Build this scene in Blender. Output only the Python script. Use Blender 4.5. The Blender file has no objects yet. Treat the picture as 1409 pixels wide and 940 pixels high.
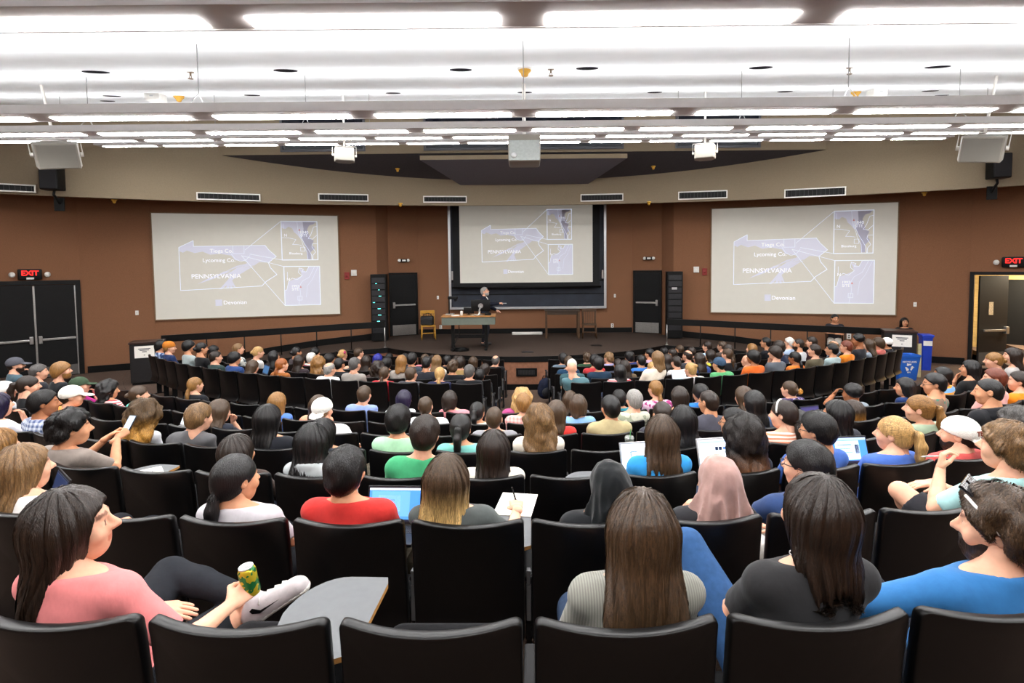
import bpy, bmesh, math, random
import numpy as np
from mathutils import Matrix, Vector
rng = np.random.default_rng(7)
random.seed(7)
SC = bpy.context.scene
COL = SC.collection
pi = math.pi
R_ = math.radians

# ---------------------------------------------------------------- camera model (metres, camera above the origin)
F, PPX, HOR = 734.0, 723.0, 365.0
CAMZ = 2.82
TILT, ROLL = R_(3.0), 0.0095
PPY = HOR + F * math.tan(TILT)
CAM = np.array([0, 0, CAMZ])
_f = np.array([0, math.cos(TILT), -math.sin(TILT)])
_u0 = np.array([0, math.sin(TILT), math.cos(TILT)])
_r0 = np.array([1.0, 0, 0])
_u = _u0 * math.cos(ROLL) + _r0 * math.sin(ROLL)
_r = _r0 * math.cos(ROLL) - _u0 * math.sin(ROLL)

def proj(p):
    d = np.asarray(p, float) - CAM
    zc = d @ _f
    return PPX + F * (d @ _r) / zc, PPY - F * (d @ _u) / zc

def ray(px, py):
    return _f + _r * (px - PPX) / F - _u * (py - PPY) / F

def on_plane_y(px, py, y):
    d = ray(px, py)
    return CAM + d * (y / d[1])

def on_plane_z(px, py, z):
    d = ray(px, py)
    return CAM + d * ((z - CAMZ) / d[2])

def on_wall(px, py, a, b):
    """pixel -> point on the vertical plane through plan points a, b"""
    d = ray(px, py)
    n = np.array([b[1] - a[1], a[0] - b[0], 0.0])
    t = (n @ np.array([a[0], a[1], 0.0])) / (n @ d)
    return CAM + d * t

# ---------------------------------------------------------------- materials
MATS = {}
def lin(c):
    return tuple(((v / 12.92) if v <= 0.04045 else ((v + 0.055) / 1.055) ** 2.4) for v in c)

def hexc(h):
    return lin(tuple(int(h[i:i + 2], 16) / 255 for i in (0, 2, 4)))

def mat(name, col, rough=0.7, metal=0.0, noise=None, bump=None, emit=None, spec=0.5, sheen=0.0, coord='Object'):
    """col: hex; noise=(scale, amount, stretch) colour variation; bump=(scale, strength, stretch)"""
    if name in MATS:
        return MATS[name]
    m = bpy.data.materials.new(name)
    m.use_nodes = True
    nt = m.node_tree
    b = nt.nodes['Principled BSDF']
    c = hexc(col) if isinstance(col, str) else col
    b.inputs['Base Color'].default_value = (*c, 1)
    b.inputs['Roughness'].default_value = rough
    b.inputs['Metallic'].default_value = metal
    b.inputs['Specular IOR Level'].default_value = spec
    if sheen:
        b.inputs['Sheen Weight'].default_value = sheen
    tc = None
    def coords(stretch):
        nonlocal tc
        if tc is None:
            tc = nt.nodes.new('ShaderNodeTexCoord')
        mp = nt.nodes.new('ShaderNodeMapping')
        mp.inputs['Scale'].default_value = stretch
        nt.links.new(tc.outputs[coord], mp.inputs['Vector'])
        return mp.outputs['Vector']
    if noise:
        sc, amt, st = noise
        n = nt.nodes.new('ShaderNodeTexNoise')
        n.inputs['Scale'].default_value = sc
        n.inputs['Detail'].default_value = 4
        nt.links.new(coords(st), n.inputs['Vector'])
        mx = nt.nodes.new('ShaderNodeMixRGB')
        mx.inputs['Color1'].default_value = (*[min(1, v * (1 - amt)) for v in c], 1)
        mx.inputs['Color2'].default_value = (*[min(1, v * (1 + amt)) for v in c], 1)
        rp = nt.nodes.new('ShaderNodeMapRange')
        rp.inputs['From Min'].default_value = 0.3
        rp.inputs['From Max'].default_value = 0.7
        nt.links.new(n.outputs['Fac'], rp.inputs['Value'])
        nt.links.new(rp.outputs['Result'], mx.inputs['Fac'])
        nt.links.new(mx.outputs['Color'], b.inputs['Base Color'])
    if bump:
        sc, st, stc = bump
        n = nt.nodes.new('ShaderNodeTexNoise')
        n.inputs['Scale'].default_value = sc
        n.inputs['Detail'].default_value = 3
        nt.links.new(coords(stc), n.inputs['Vector'])
        bp = nt.nodes.new('ShaderNodeBump')
        bp.inputs['Strength'].default_value = st
        bp.inputs['Distance'].default_value = 0.01
        nt.links.new(n.outputs['Fac'], bp.inputs['Height'])
        nt.links.new(bp.outputs['Normal'], b.inputs['Normal'])
    if emit:
        ec, es = emit
        b.inputs['Emission Color'].default_value = (*(hexc(ec) if isinstance(ec, str) else ec), 1)
        b.inputs['Emission Strength'].default_value = es
    MATS[name] = m
    return m

def nodes_of(m):
    return m.node_tree, m.node_tree.nodes['Principled BSDF']

# ---------------------------------------------------------------- objects
def link(o, parent=None):
    COL.objects.link(o)
    if parent is not None:
        o.parent = parent
    return o

def mesh_from(name, V, Fc, smooth=False):
    me = bpy.data.meshes.new(name)
    if isinstance(Fc, np.ndarray) and len(Fc):
        V = np.asarray(V, np.float32)
        n, k = Fc.shape
        me.vertices.add(len(V))
        me.vertices.foreach_set('co', V.ravel())
        me.loops.add(n * k)
        me.loops.foreach_set('vertex_index', Fc.astype(np.int32).ravel())
        me.polygons.add(n)
        me.polygons.foreach_set('loop_start', np.arange(0, n * k, k, dtype=np.int32))
        me.polygons.foreach_set('loop_total', np.full(n, k, dtype=np.int32))
        me.update(calc_edges=True)
    else:
        me.from_pydata([tuple(v) for v in V], [], [tuple(f) for f in Fc])
        me.update()
    if smooth:
        me.polygons.foreach_set('use_smooth', [True] * len(me.polygons))
    return me

def obj(name, me, m=None, parent=None, loc=None, rot=None):
    o = bpy.data.objects.new(name, me)
    if m is not None and me is not None:
        if len(me.materials) == 0:
            me.materials.append(m)
        elif me.materials[0] != m:
            o.material_slots[0].link = 'OBJECT'
            o.material_slots[0].material = m
    link(o, parent)
    if loc is not None:
        o.location = loc
    if rot is not None:
        o.rotation_euler = rot
    return o

def tag(o, label=None, cat=None, group=None, kind=None):
    for k, v in (('label', label), ('category', cat), ('group', group), ('kind', kind)):
        if v:
            o[k] = v
    return o

def thing(name, label, cat, loc=(0, 0, 0), rz=0.0, group=None):
    o = bpy.data.objects.new(name, None)
    o.empty_display_size = 0.1
    COL.objects.link(o)
    o.location = loc
    o.rotation_euler = (0, 0, rz)
    return tag(o, label, cat, group)

class MB:
    """collects primitive shapes into one mesh"""
    def __init__(self):
        self.v, self.f, self.mi = [], [], []
        self.cur = 0
    def add(self, V, Fc, M=None):
        n = len(self.v)
        for p in V:
            p = Vector(p)
            self.v.append(tuple(M @ p) if M is not None else tuple(p))
        for q in Fc:
            self.f.append(tuple(n + i for i in q))
            self.mi.append(self.cur)
        return self
    def box(self, x0, x1, y0, y1, z0, z1, b=0.0, M=None):
        if b <= 0:
            V = [(x, y, z) for x in (x0, x1) for y in (y0, y1) for z in (z0, z1)]
            Fq = [(0, 1, 3, 2), (4, 6, 7, 5), (0, 4, 5, 1), (2, 3, 7, 6), (0, 2, 6, 4), (1, 5, 7, 3)]
            return self.add(V, Fq, M)
        bm = bmesh.new()
        bmesh.ops.create_cube(bm, size=1)
        for v in bm.verts:
            v.co = Vector(((x0 + x1) / 2 + v.co.x * (x1 - x0), (y0 + y1) / 2 + v.co.y * (y1 - y0), (z0 + z1) / 2 + v.co.z * (z1 - z0)))
        b = min(b, 0.45 * min(x1 - x0, y1 - y0, z1 - z0))
        bmesh.ops.bevel(bm, geom=list(bm.edges), offset=b, segments=2, affect='EDGES', profile=0.5)
        bm.verts.index_update()
        V = [v.co.copy() for v in bm.verts]
        Fq = [[v.index for v in f.verts] for f in bm.faces]
        bm.free()
        return self.add(V, Fq, M)
    def cyl(self, p0, p1, r0, r1=None, n=16, cap=True):
        return self.tube([p0, p1], [r0, r0 if r1 is None else r1], n, cap)
    def tube(self, pts, r, n=10, cap=True):
        pts = [Vector(p) for p in pts]
        if not isinstance(r, (list, tuple)):
            r = [r] * len(pts)
        V, Fq = [], []
        t = (pts[1] - pts[0]).normalized()
        a = t.orthogonal().normalized()
        for i, p in enumerate(pts):
            if i == 0:
                t = (pts[1] - pts[0])
            elif i == len(pts) - 1:
                t = (pts[-1] - pts[-2])
            else:
                t = (pts[i + 1] - pts[i - 1])
            t.normalize()
            a = (a - t * a.dot(t)).normalized()
            b = t.cross(a)
            for k in range(n):
                w = 2 * pi * k / n
                V.append(p + (a * math.cos(w) + b * math.sin(w)) * r[i])
        for i in range(len(pts) - 1):
            for k in range(n):
                Fq.append((i * n + k, i * n + (k + 1) % n, (i + 1) * n + (k + 1) % n, (i + 1) * n + k))
        if cap:
            Fq.append(tuple(range(n - 1, -1, -1)))
            m = (len(pts) - 1) * n
            Fq.append(tuple(range(m, m + n)))
        return self.add(V, Fq)
    def lathe(self, prof, n=24, M=None):
        """prof: (r, z) from bottom to top"""
        V, Fq = [], []
        for r, z in prof:
            for k in range(n):
                w = 2 * pi * k / n
                V.append((r * math.cos(w), r * math.sin(w), z))
        for i in range(len(prof) - 1):
            for k in range(n):
                Fq.append((i * n + k, i * n + (k + 1) % n, (i + 1) * n + (k + 1) % n, (i + 1) * n + k))
        Fq.append(tuple(range(n - 1, -1, -1)))
        m = (len(prof) - 1) * n
        Fq.append(tuple(range(m, m + n)))
        return self.add(V, Fq, M)
    def prism(self, poly, z0, z1, M=None):
        """polygon (x, y) counter-clockwise, extruded z0..z1"""
        n = len(poly)
        V = [(x, y, z0) for x, y in poly] + [(x, y, z1) for x, y in poly]
        Fq = [tuple(range(n - 1, -1, -1)), tuple(range(n, 2 * n))]
        Fq += [(i, (i + 1) % n, n + (i + 1) % n, n + i) for i in range(n)]
        return self.add(V, Fq, M)
    def build(self, name, m, parent=None, smooth=False, loc=None, rot=None):
        me = mesh_from(name, self.v, self.f, smooth)
        ms = m if isinstance(m, (list, tuple)) else [m]
        for x in ms:
            me.materials.append(x)
        if len(ms) > 1:
            me.polygons.foreach_set('material_index', self.mi)
        if smooth == 'auto':
            me.set_sharp_from_angle(angle=R_(35))
        return obj(name, me, None, parent, loc, rot)

def frame_mat(origin, xdir, zdir=(0, 0, 1)):
    """matrix with local x along xdir, local z up, y completing (right-handed)"""
    x = Vector(xdir).normalized()
    z = Vector(zdir)
    y = z.cross(x).normalized()
    z = x.cross(y)
    return Matrix(((x.x, y.x, z.x, origin[0]), (x.y, y.y, z.y, origin[1]), (x.z, y.z, z.z, origin[2]), (0, 0, 0, 1)))

def text_mesh(s, size, extrude=0.001, align='CENTER', spacing=1.0, bold=0.0):
    cu = bpy.data.curves.new('lettering', 'FONT')
    cu.body = s
    cu.size = size
    cu.extrude = extrude
    cu.align_x = align
    cu.align_y = 'CENTER'
    cu.space_character = spacing
    cu.offset = bold
    cu.resolution_u = 3
    o = bpy.data.objects.new('lettering', cu)
    COL.objects.link(o)
    dg = bpy.context.evaluated_depsgraph_get()
    me = bpy.data.meshes.new_from_object(o.evaluated_get(dg))
    bpy.data.objects.remove(o)
    bpy.data.curves.remove(cu)
    return me
# ================================================================ SETTING
CEN = (0.0, 21.8)
AZ = -0.12                                       # level of the cross aisle
ROWS = {}
for i in range(7):
    ROWS['B%d' % i] = (20.38 - 0.943 * i, max(AZ, 0.857 - 0.168 * i))
for i, z in enumerate((AZ, -0.27, -0.37, -0.41, -0.41)):
    ROWS['F%d' % i] = (12.95 - 0.97 * i, z)
STAGE_Z = 0.455

M_carpet = mat('carpet', '5a4a41', 0.95, noise=(45, 0.28, (1, 1, 1)), bump=(160, 0.35, (1, 1, 1)), spec=0.15)
M_stagecarpet = mat('stage_carpet', '463a33', 0.95, noise=(30, 0.25, (1, 3, 1)), bump=(160, 0.3, (1, 1, 1)), spec=0.15)
M_brown = mat('brown_wall', '8a6147', 0.9, noise=(60, 0.10, (1, 1, 1)), bump=(220, 0.25, (1, 1, 1)), spec=0.2)
M_beige = mat('beige_wall', '8b7d68', 0.9, noise=(40, 0.05, (1, 1, 1)), spec=0.2)
M_ceil = mat('ceiling_white', 'f2f5f7', 0.9, noise=(3, 0.02, (1, 1, 1)), spec=0.2)
M_black = mat('black_trim', '050505', 0.5, noise=(30, 0.2, (1, 1, 1)), spec=0.25)
M_darkgrey = mat('dark_soffit', '4a474a', 0.9, noise=(20, 0.08, (1, 1, 1)), spec=0.2)
M_glassdark = mat('dark_window', '141824', 0.15, noise=(2, 0.2, (1, 1, 1)))
M_white = mat('white_paint', 'eceae4', 0.5, noise=(12, 0.03, (1, 1, 1)))
M_alu = mat('aluminium', 'c9cbcc', 0.35, 0.85, noise=(30, 0.06, (1, 1, 6)))
M_steel = mat('brushed_steel', 'b9b9b6', 0.3, 0.9, noise=(25, 0.12, (1, 8, 1)))
M_doorblk = mat('door_black', '070708', 0.55, noise=(14, 0.25, (1, 1, 3)), spec=0.25)

def pol(r, a, z=0.0):
    """polar about the stage focus; a in radians, 0 = towards the camera, + to the right"""
    return (CEN[0] + r * math.sin(a), CEN[1] - r * math.cos(a), z)

def struct(o, kind='structure'):
    o['kind'] = kind
    return o

# ---- floor: tiers turned about the stage focus
def build_floor():
    prof = []                                    # (r, z) from the back wall inwards
    seq = [('B%d' % i) for i in range(7)]
    prof += [(27.0, 1.03), (ROWS['B0'][0] + 0.28, 1.03)]
    for i, k in enumerate(seq):
        R, z = ROWS[k]
        inner = ROWS[seq[i + 1]][0] + 0.28 if i < 6 else ROWS['F0'][0] + 0.28
        prof += [(R + 0.28, z), (inner, z)]
    b = MB()
    n = 120
    A = R_(78)
    def sweep(prof, a0, a1, n):
        V, Fq = [], []
        for j in range(n + 1):
            a = a0 + (a1 - a0) * j / n
            for r, z in prof:
                V.append(pol(r, a, z))
        k = len(prof)
        for j in range(n):
            for i in range(k - 1):
                Fq.append((j * k + i, j * k + i + 1, (j + 1) * k + i + 1, (j + 1) * k + i))
        b.add(V, Fq)
    sweep(prof, -A, A, n)
    fp = []
    fk = ['F%d' % i for i in range(5)]
    for i, k in enumerate(fk):
        R, z = ROWS[k]
        inner = ROWS[fk[i + 1]][0] + 0.28 if i < 4 else 3.0
        fp += [(R + 0.28, z), (inner, z)]
    AF = R_(44)
    sweep(fp, -AF, AF, 70)
    side = [(ROWS['F0'][0] + 0.28, AZ), (3.0, AZ)]
    sweep(side, AF, A + .5, 20)
    sweep(side, -A - .5, -AF, 20)
    for s in (-1, 1):                            # cheek between the sunken rows and the level side floor
        V, Fq = [], []
        for r, z in fp:
            V += [pol(r, s * AF, z), pol(r, s * AF, AZ)]
        for i in range(len(fp) - 1):
            Fq.append((2 * i, 2 * i + 1, 2 * i + 3, 2 * i + 2))
        b.add(V, Fq)
    o = b.build('floor', M_carpet)
    struct(o)
build_floor()

# step nosings of the centre aisle (thin rubber edges)
b = MB()
for k in ('F1', 'F2', 'F3'):
    r = ROWS[k][0] + 0.28
    z = ROWS['F%d' % (int(k[1]) - 1)][1]
    V, Fq = [], []
    for j in range(5):
        a = -0.045 + 0.09 * j / 4
        V += [pol(r + 0.05, a, z + 0.006), pol(r - 0.005, a, z + 0.006), pol(r - 0.005, a, z - 0.03)]
    for j in range(4):
        for i in range(2):
            Fq.append((j * 3 + i, j * 3 + i + 1, (j + 1) * 3 + i + 1, (j + 1) * 3 + i))
    b.add(V, Fq)
struct(b.build('trim_1', M_black))
# black kerb behind the last row of the front block
b = MB()
for s in (-1, 1):
    V, Fq = [], []
    n = 40
    for j in range(n + 1):
        a = s * (R_(2.6) + (R_(43) - R_(2.6)) * j / n)
        V += [pol(13.30, a, AZ), pol(13.30, a, AZ + 0.055), pol(13.20, a, AZ + 0.055), pol(13.20, a, AZ)]
    for j in range(n):
        for i in range(3):
            Fq.append((j * 4 + i, j * 4 + i + 1, (j + 1) * 4 + i + 1, (j + 1) * 4 + i))
    Fq += [(0, 1, 2, 3), (4 * n + 3, 4 * n + 2, 4 * n + 1, 4 * n)]
    b.add(V, Fq)
struct(b.build('trim_2', M_black))

# ---- stage with its two side ramps
WL = [(-3.70, 18.5), (-4.62, 18.05), (-4.86, 17.5), (-6.0, 17.2), (-11.0, 15.75), (-12.5, 15.0), (-15.2, 12.3), (-15.2, -2.4)]
WR = [(-x, y) for x, y in WL]
def stage_edge():
    e = []
    for j in range(21):                          # convex front
        t = -1 + 2 * j / 20
        R = 5.55
        x = 4.0 * t
        e.append((x, 19.25 - math.sqrt(R * R - x * x), STAGE_Z))
    return e
SE = stage_edge()
LEFT_RAMP = [(-4.0, 15.4, STAGE_Z), (-5.3, 15.15, 0.40), (-6.6, 14.8, 0.30), (-8.0, 14.47, 0.13), (-9.0, 14.15, -0.05), (-9.3, 14.08, AZ)]
RIGHT_RAMP = [(-x, y, z) for x, y, z in LEFT_RAMP]
EDGE = LEFT_RAMP[::-1][:-1] + SE + RIGHT_RAMP[1:]
def wall_y(x):
    P = [(-15.2, 12.3), (-12.5, 15.0), (-11, 15.75), (-6, 17.2), (-4.86, 17.5), (-4.62, 18.05), (-3.7, 18.5)]
    x = -abs(x)
    if x > -3.7:
        return 18.5
    for (x0, y0), (x1, y1) in zip(P, P[1:]):
        if x0 <= x <= x1:
            return y0 + (y1 - y0) * (x - x0) / (x1 - x0)
    return 12.3
b = MB()
V, Fq = [], []
for x, y, z in EDGE:
    w = (x, wall_y(x) + 0.05)
    V += [(x, y, z), (w[0], w[1], z)]
for i in range(len(EDGE) - 1):
    Fq.append((2 * i, 2 * i + 2, 2 * i + 3, 2 * i + 1))
b.add(V, Fq)
struct(b.build('floor_stage', M_stagecarpet))
def ribbon(path, lo, hi, off, m, name, thick=0.02):
    """vertical band along a 3-D path, from z+lo to z+hi (lo None = front floor), pushed off towards the audience"""
    b = MB()
    V, Fq = [], []
    P = [Vector(p) for p in path]
    for i, p in enumerate(P):
        t = (P[min(i + 1, len(P) - 1)] - P[max(i - 1, 0)])
        t.z = 0
        t.normalize()
        nrm = Vector((t.y, -t.x, 0))
        z0 = -0.42 if lo is None else p.z + lo
        z1 = p.z + hi
        q0, q1 = p + nrm * (off + thick), p + nrm * off
        V += [(q1.x, q1.y, z0), (q0.x, q0.y, z0), (q0.x, q0.y, z1), (q1.x, q1.y, z1)]
    n = len(P)
    for i in range(n - 1):
        for k in range(4):
            Fq.append((4 * i + k, 4 * i + (k + 1) % 4, 4 * i + 4 + (k + 1) % 4, 4 * i + 4 + k))
    Fq += [(3, 2, 1, 0), (4 * n - 4, 4 * n - 3, 4 * n - 2, 4 * n - 1)]
    b.add(V, Fq)
    return struct(b.build(name, m))
ribbon(EDGE, None, -0.002, 0.0, mat('stage_riser', '93664f', 0.9, noise=(14, 0.12, (1, 1, 1)), spec=0.2), 'wall_stage')
ribbon(EDGE, -0.13, 0.012, 0.025, M_black, 'trim_3', 0.03)
ribbon([(x, y, -0.42) for x, y, z in EDGE], 0.0, 0.16, 0.025, M_black, 'baseboard_stage', 0.02)

# ---- walls
def wall_strip(name, path, z0, z1, m, th=0.15, inward=1):
    """inward=+1: room lies to the right-hand side of travel"""
    b = MB()
    V, Fq = [], []
    P = [Vector((x, y, 0)) for x, y in path]
    for i, p in enumerate(P):
        d0 = (P[i] - P[i - 1]).normalized() if i > 0 else None
        d1 = (P[i + 1] - P[i]).normalized() if i < len(P) - 1 else None
        if d0 is None: d0 = d1
        if d1 is None: d1 = d0
        t = (d0 + d1).normalized()
        nrm = Vector((-t.y, t.x, 0)) * inward * (th / max(0.4, t.dot(d0)))
        q = p + nrm
        V += [(p.x, p.y, z0), (p.x, p.y, z1), (q.x, q.y, z1), (q.x, q.y, z0)]
    n = len(P)
    for i in range(n - 1):
        for k in range(4):
            Fq.append((4 * i + k, 4 * i + (k + 1) % 4, 4 * i + 4 + (k + 1) % 4, 4 * i + 4 + k))
    Fq += [(3, 2, 1, 0), (4 * n - 4, 4 * n - 3, 4 * n - 2, 4 * n - 1)]
    b.add(V, Fq)
    return struct(b.build(name, m))
ZT = 5.6
wall_strip('wall_front', [(-3.70, 18.5), (3.70, 18.5)], -0.45, ZT, M_brown, inward=1)
wall_strip('wall_left', WL[::-1], -0.45, ZT + 1.6, M_brown, inward=1)
# right wall with the doorway left open between s0 and s1 along its angled piece
RD0, RD1 = Vector((12.57, 14.93, 0)), Vector((14.00, 13.50, 0))
wall_strip('wall_right', [(3.70, 18.5), (4.62, 18.05), (4.86, 17.5), (6.0, 17.2), (11.0, 15.75), (12.5, 15.0), (RD0.x, RD0.y)], -0.45, ZT, M_brown, inward=1)
wall_strip('wall_right', [(RD1.x, RD1.y), (15.2, 12.3), (15.2, -2.4)], -0.45, ZT + 1.6, M_brown, inward=1)
wall_strip('wall_right', [(RD0.x, RD0.y), (RD1.x, RD1.y)], 2.52, ZT, M_brown, inward=1)
wall_strip('wall_back', [(15.2, -2.4), (-15.2, -2.4)], 0.5, 4.6, M_brown, inward=1)
# black baseboards
def base(name, path, z0, z1, off=0.0):
    wall_strip(name, path, z0, z1, M_black, th=-0.03, inward=1)
SH = lambda pth, d: [(x, y - d) for x, y in pth]
base('baseboard_front', [(-3.70, 18.5), (3.70, 18.5)], STAGE_Z, STAGE_Z + 0.17)
base('baseboard_left', [(-12.45, 15.03), (-11, 15.75), (-9.7, 16.13)], AZ - 0.02, AZ + 0.19)
base('baseboard_right', [(9.7, 16.13), (11, 15.75), (12.45, 15.03)], AZ - 0.02, AZ + 0.19)
for s, nm in ((-1, 'baseboard_left'), (1, 'baseboard_right')):   # along the ramps the baseboard climbs with the floor
    b = MB()
    xs = [9.7, 9.1, 8.0, 6.6, 6.0, 5.3, 4.9]
    zs = [AZ, -0.06, 0.13, 0.30, 0.35, 0.40, STAGE_Z]
    V, Fq = [], []
    for x, z in zip(xs, zs):
        y = wall_y(x)
        V += [(s * x, y, z - 0.02), (s * x, y, z + 0.2), (s * x, y - 0.035, z + 0.2), (s * x, y - 0.035, z - 0.02)]
    n = len(xs)
    for i in range(n - 1):
        for k in range(4):
            Fq.append((4 * i + k, 4 * i + (k + 1) % 4, 4 * i + 4 + (k + 1) % 4, 4 * i + 4 + k))
    b.add(V, Fq)
    struct(b.build(nm, M_black))

# ---- ceiling, fascia, soffits
CEIL = lambda y: CAMZ + max(0.85 + 0.235 * y, 1.05)
b = MB()
ys = [-2.5, 0.85, 2, 4, 6, 8, 10, 12, 14, 16, 18]
V, Fq = [], []
for y in ys:
    V += [(-15.4, y, CEIL(y)), (15.4, y, CEIL(y))]
for i in range(len(ys) - 1):
    Fq.append((2 * i, 2 * i + 2, 2 * i + 3, 2 * i + 1))
b.add(V, Fq)
struct(b.build('ceiling', M_ceil))
RA, CA = 24.2, -7.7
FZ = CAMZ + 1.84
arc = []
for j in range(61):
    x = -15.3 + 30.6 * j / 60
    arc.append((x, CA + math.sqrt(RA * RA - x * x)))
def arc_y(x):
    return CA + math.sqrt(RA * RA - x * x)
wall_strip('wall_fascia', arc, FZ, 7.9, M_beige, th=0.12, inward=1)
b = MB()
poly = [(x, y + 0.06) for x, y in arc] + [(15.3, 19.2), (-15.3, 19.2)]
b.prism(poly, FZ + 0.33, FZ + 0.35)
struct(b.build('ceiling_soffit', M_darkgrey))
# flat upper wall across the front with dark glazed openings, and the dark sloping soffit below it
YU, HU = 15.0, CAMZ + 3.13
XU = 8.62
b = MB()
b.box(-XU, XU, YU, YU + 0.12, HU, 7.6)
struct(b.build('wall_upper', M_beige))
b = MB()
V, Fq = [], []
for j in range(25):
    x = -XU + 2 * XU * j / 24
    y = max(arc_y(x), YU + 0.01)
    V += [(x, YU - 0.001, HU - 0.005), (x, y, HU - 0.005 - 0.36 * (y - YU))]
for j in range(24):
    Fq.append((2 * j, 2 * j + 1, 2 * j + 3, 2 * j + 2))
b.add(V, Fq)
struct(b.build('ceiling_soffit', M_darkgrey))
b = MB()                                         # canopy over the centre screen
zf1, zf0 = CAMZ + 3.02, CAMZ + 2.90
V = [(-2.85, 14.75, zf0), (2.82, 14.75, zf0), (2.82, 14.75, zf1), (-2.85, 14.75, zf1),
     (-1.95, 16.42, CAMZ + 2.46), (1.95, 16.42, CAMZ + 2.46), (1.95, 16.42, zf1), (-1.95, 16.42, zf1)]
b.cur = 1
b.add(V, [(0, 1, 2, 3)])
b.cur = 0
b.add(V, [(0, 4, 5, 1), (0, 3, 7, 4), (1, 5, 6, 2), (3, 2, 6, 7)])
struct(b.build('ceiling_canopy', [mat('canopy_grey', '66636b', 0.8, noise=(20, 0.05, (1, 1, 1))), M_beige]))
for i, (x0, x1) in enumerate(((-6.75, -4.4), (-2.78, 2.76), (4.2, 6.55))):
    w = struct(bpy.data.objects.new('window_%d' % (i + 1), None))
    COL.objects.link(w)
    w.location = ((x0 + x1) / 2, YU, CAMZ + 3.2)
    hw = (x1 - x0) / 2
    b = MB()
    z1 = 0.93
    b.box(-hw, hw, -0.05, 0.0, 0, 0.06).box(-hw, hw, -0.05, 0.0, z1, z1 + 0.05)
    b.box(-hw, -hw + 0.06, -0.05, 0.0, 0.06, z1).box(hw - 0.06, hw, -0.05, 0.0, 0.06, z1)
    b.build('window_frame', mat('window_frame', '55565c', 0.5), w)
    MB().box(-hw + 0.06, hw - 0.06, -0.025, 0.0, 0.06, z1).build('pane', M_glassdark, w)

# ---- doors
def leaf_door(parent, w, h, x0, bar_flip=False, kick=True):
    """one door leaf in local coordinates: x along wall, -y into the room"""
    lf = MB().box(x0, x0 + w, -0.05, 0.0, 0.0, h, 0.004).build('door_leaf', M_doorblk, parent)
    z = 1.05
    p = MB()
    p.box(x0 + 0.08, x0 + w - 0.05, -0.115, -0.075, z - 0.03, z + 0.03, 0.008)
    hx = x0 + (0.07 if not bar_flip else w - 0.10)
    p.box(hx - 0.03, hx + 0.05, -0.125, -0.05, z - 0.1, z + 0.1, 0.01)
    ex = x0 + (w - 0.08 if not bar_flip else 0.05)
    p.box(ex, ex + 0.04, -0.1, -0.05, z - 0.025, z + 0.025)
    p.build('push_bar', M_steel, lf)
    if kick:
        MB().box(x0 + 0.03, x0 + w - 0.03, -0.056, -0.05, 0.02, 0.37).build('kick_plate', M_steel, lf)
    return lf
def door(idx, a, bpt, z, h, leaves, kick, flips, trimw=0.07):
    a, bpt = Vector((*a, 0)), Vector((*bpt, 0))
    L = (bpt - a).length
    M = frame_mat((a.x, a.y, z), bpt - a)
    d = struct(bpy.data.objects.new('door_%d' % idx, None))
    COL.objects.link(d)
    d.matrix_world = M
    f = MB().box(-trimw, 0, -0.06, 0.02, 0, h + trimw).box(L, L + trimw, -0.06, 0.02, 0, h + trimw).box(0, L, -0.06, 0.02, h, h + trimw)
    f.build('door_frame', M_black, d)
    w = L / leaves
    for i in range(leaves):
        leaf_door(d, w - 0.01, h - 0.01, i * w + 0.005, flips[i], kick)
    return d, L
# stage doors
d3, _ = door(3, (-4.56, 18.02), (-3.78, 18.40), STAGE_Z, 2.10, 1, True, [False], 0.05)
d4, _ = door(4, (3.78, 18.40), (4.56, 18.02), STAGE_Z, 2.10, 1, True, [True], 0.05)
# left double doors on the angled wall
da, db = (-13.81, 13.69), (-12.59, 14.91)
d1, L1 = door(1, da, db, AZ, 2.54, 2, False, [True, False], 0.11)
st = MB()
st.box(L1 / 2 - 0.02, L1 / 2 + 0.02, -0.075, -0.05, 0.02, 2.50)
st.box(L1 - 0.03, L1 - 0.005, -0.06, -0.045, 0.02, 2.50)
st.build('astragal_strip', M_steel, d1)
MB().box(L1 / 2 + 0.05, L1 - 0.03, -0.056, -0.05, 0.02, 0.30).build('kick_plate', mat('dull_kick', '5d5a57', 0.6, 0.4), d1)
# right doorway: frame, open leaf, corridor
Mr = frame_mat((RD0.x, RD0.y, AZ), RD1 - RD0)
d2 = struct(bpy.data.objects.new('door_2', None))
COL.objects.link(d2)
d2.matrix_world = Mr
LR = (RD1 - RD0).length
MB().box(-0.09, 0.0, -0.06, 0.16, 0, 2.64).box(LR, LR + 0.09, -0.06, 0.16, 0, 2.64).box(0, LR, -0.06, 0.16, 2.55, 2.64).build('door_frame', M_black, d2)
lf = bpy.data.objects.new('open_leaf', None)
link(lf, d2)
lf.location = (0.10, 0.12, 0)
lf.rotation_euler = (0, 0, R_(52))
lo = MB().box(0.0, 0.9, -0.03, 0.02, 0.01, 2.52, 0.004).build('door_leaf', mat('door_open_black', '100e0f', 0.5, noise=(14, 0.2, (1, 1, 3))), lf)
p = MB().box(0.10, 0.86, -0.11, -0.07, 0.95, 1.01, 0.01)
p.box(0.78, 0.88, -0.12, -0.03, 0.88, 1.08, 0.01)
p.build('push_bar', M_steel, lf)
MB().box(0.30, 0.44, -0.035, -0.03, 1.42, 1.78).build('notice', mat('tan_notice', 'c9b493', 0.8, noise=(25, 0.25, (1, 1, 1))), lf)
MB().box(0.03, 0.87, -0.036, -0.03, 0.02, 0.36).build('kick_plate', mat('dull_kick', '5d5a57', 0.6, 0.4), lf)
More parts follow.
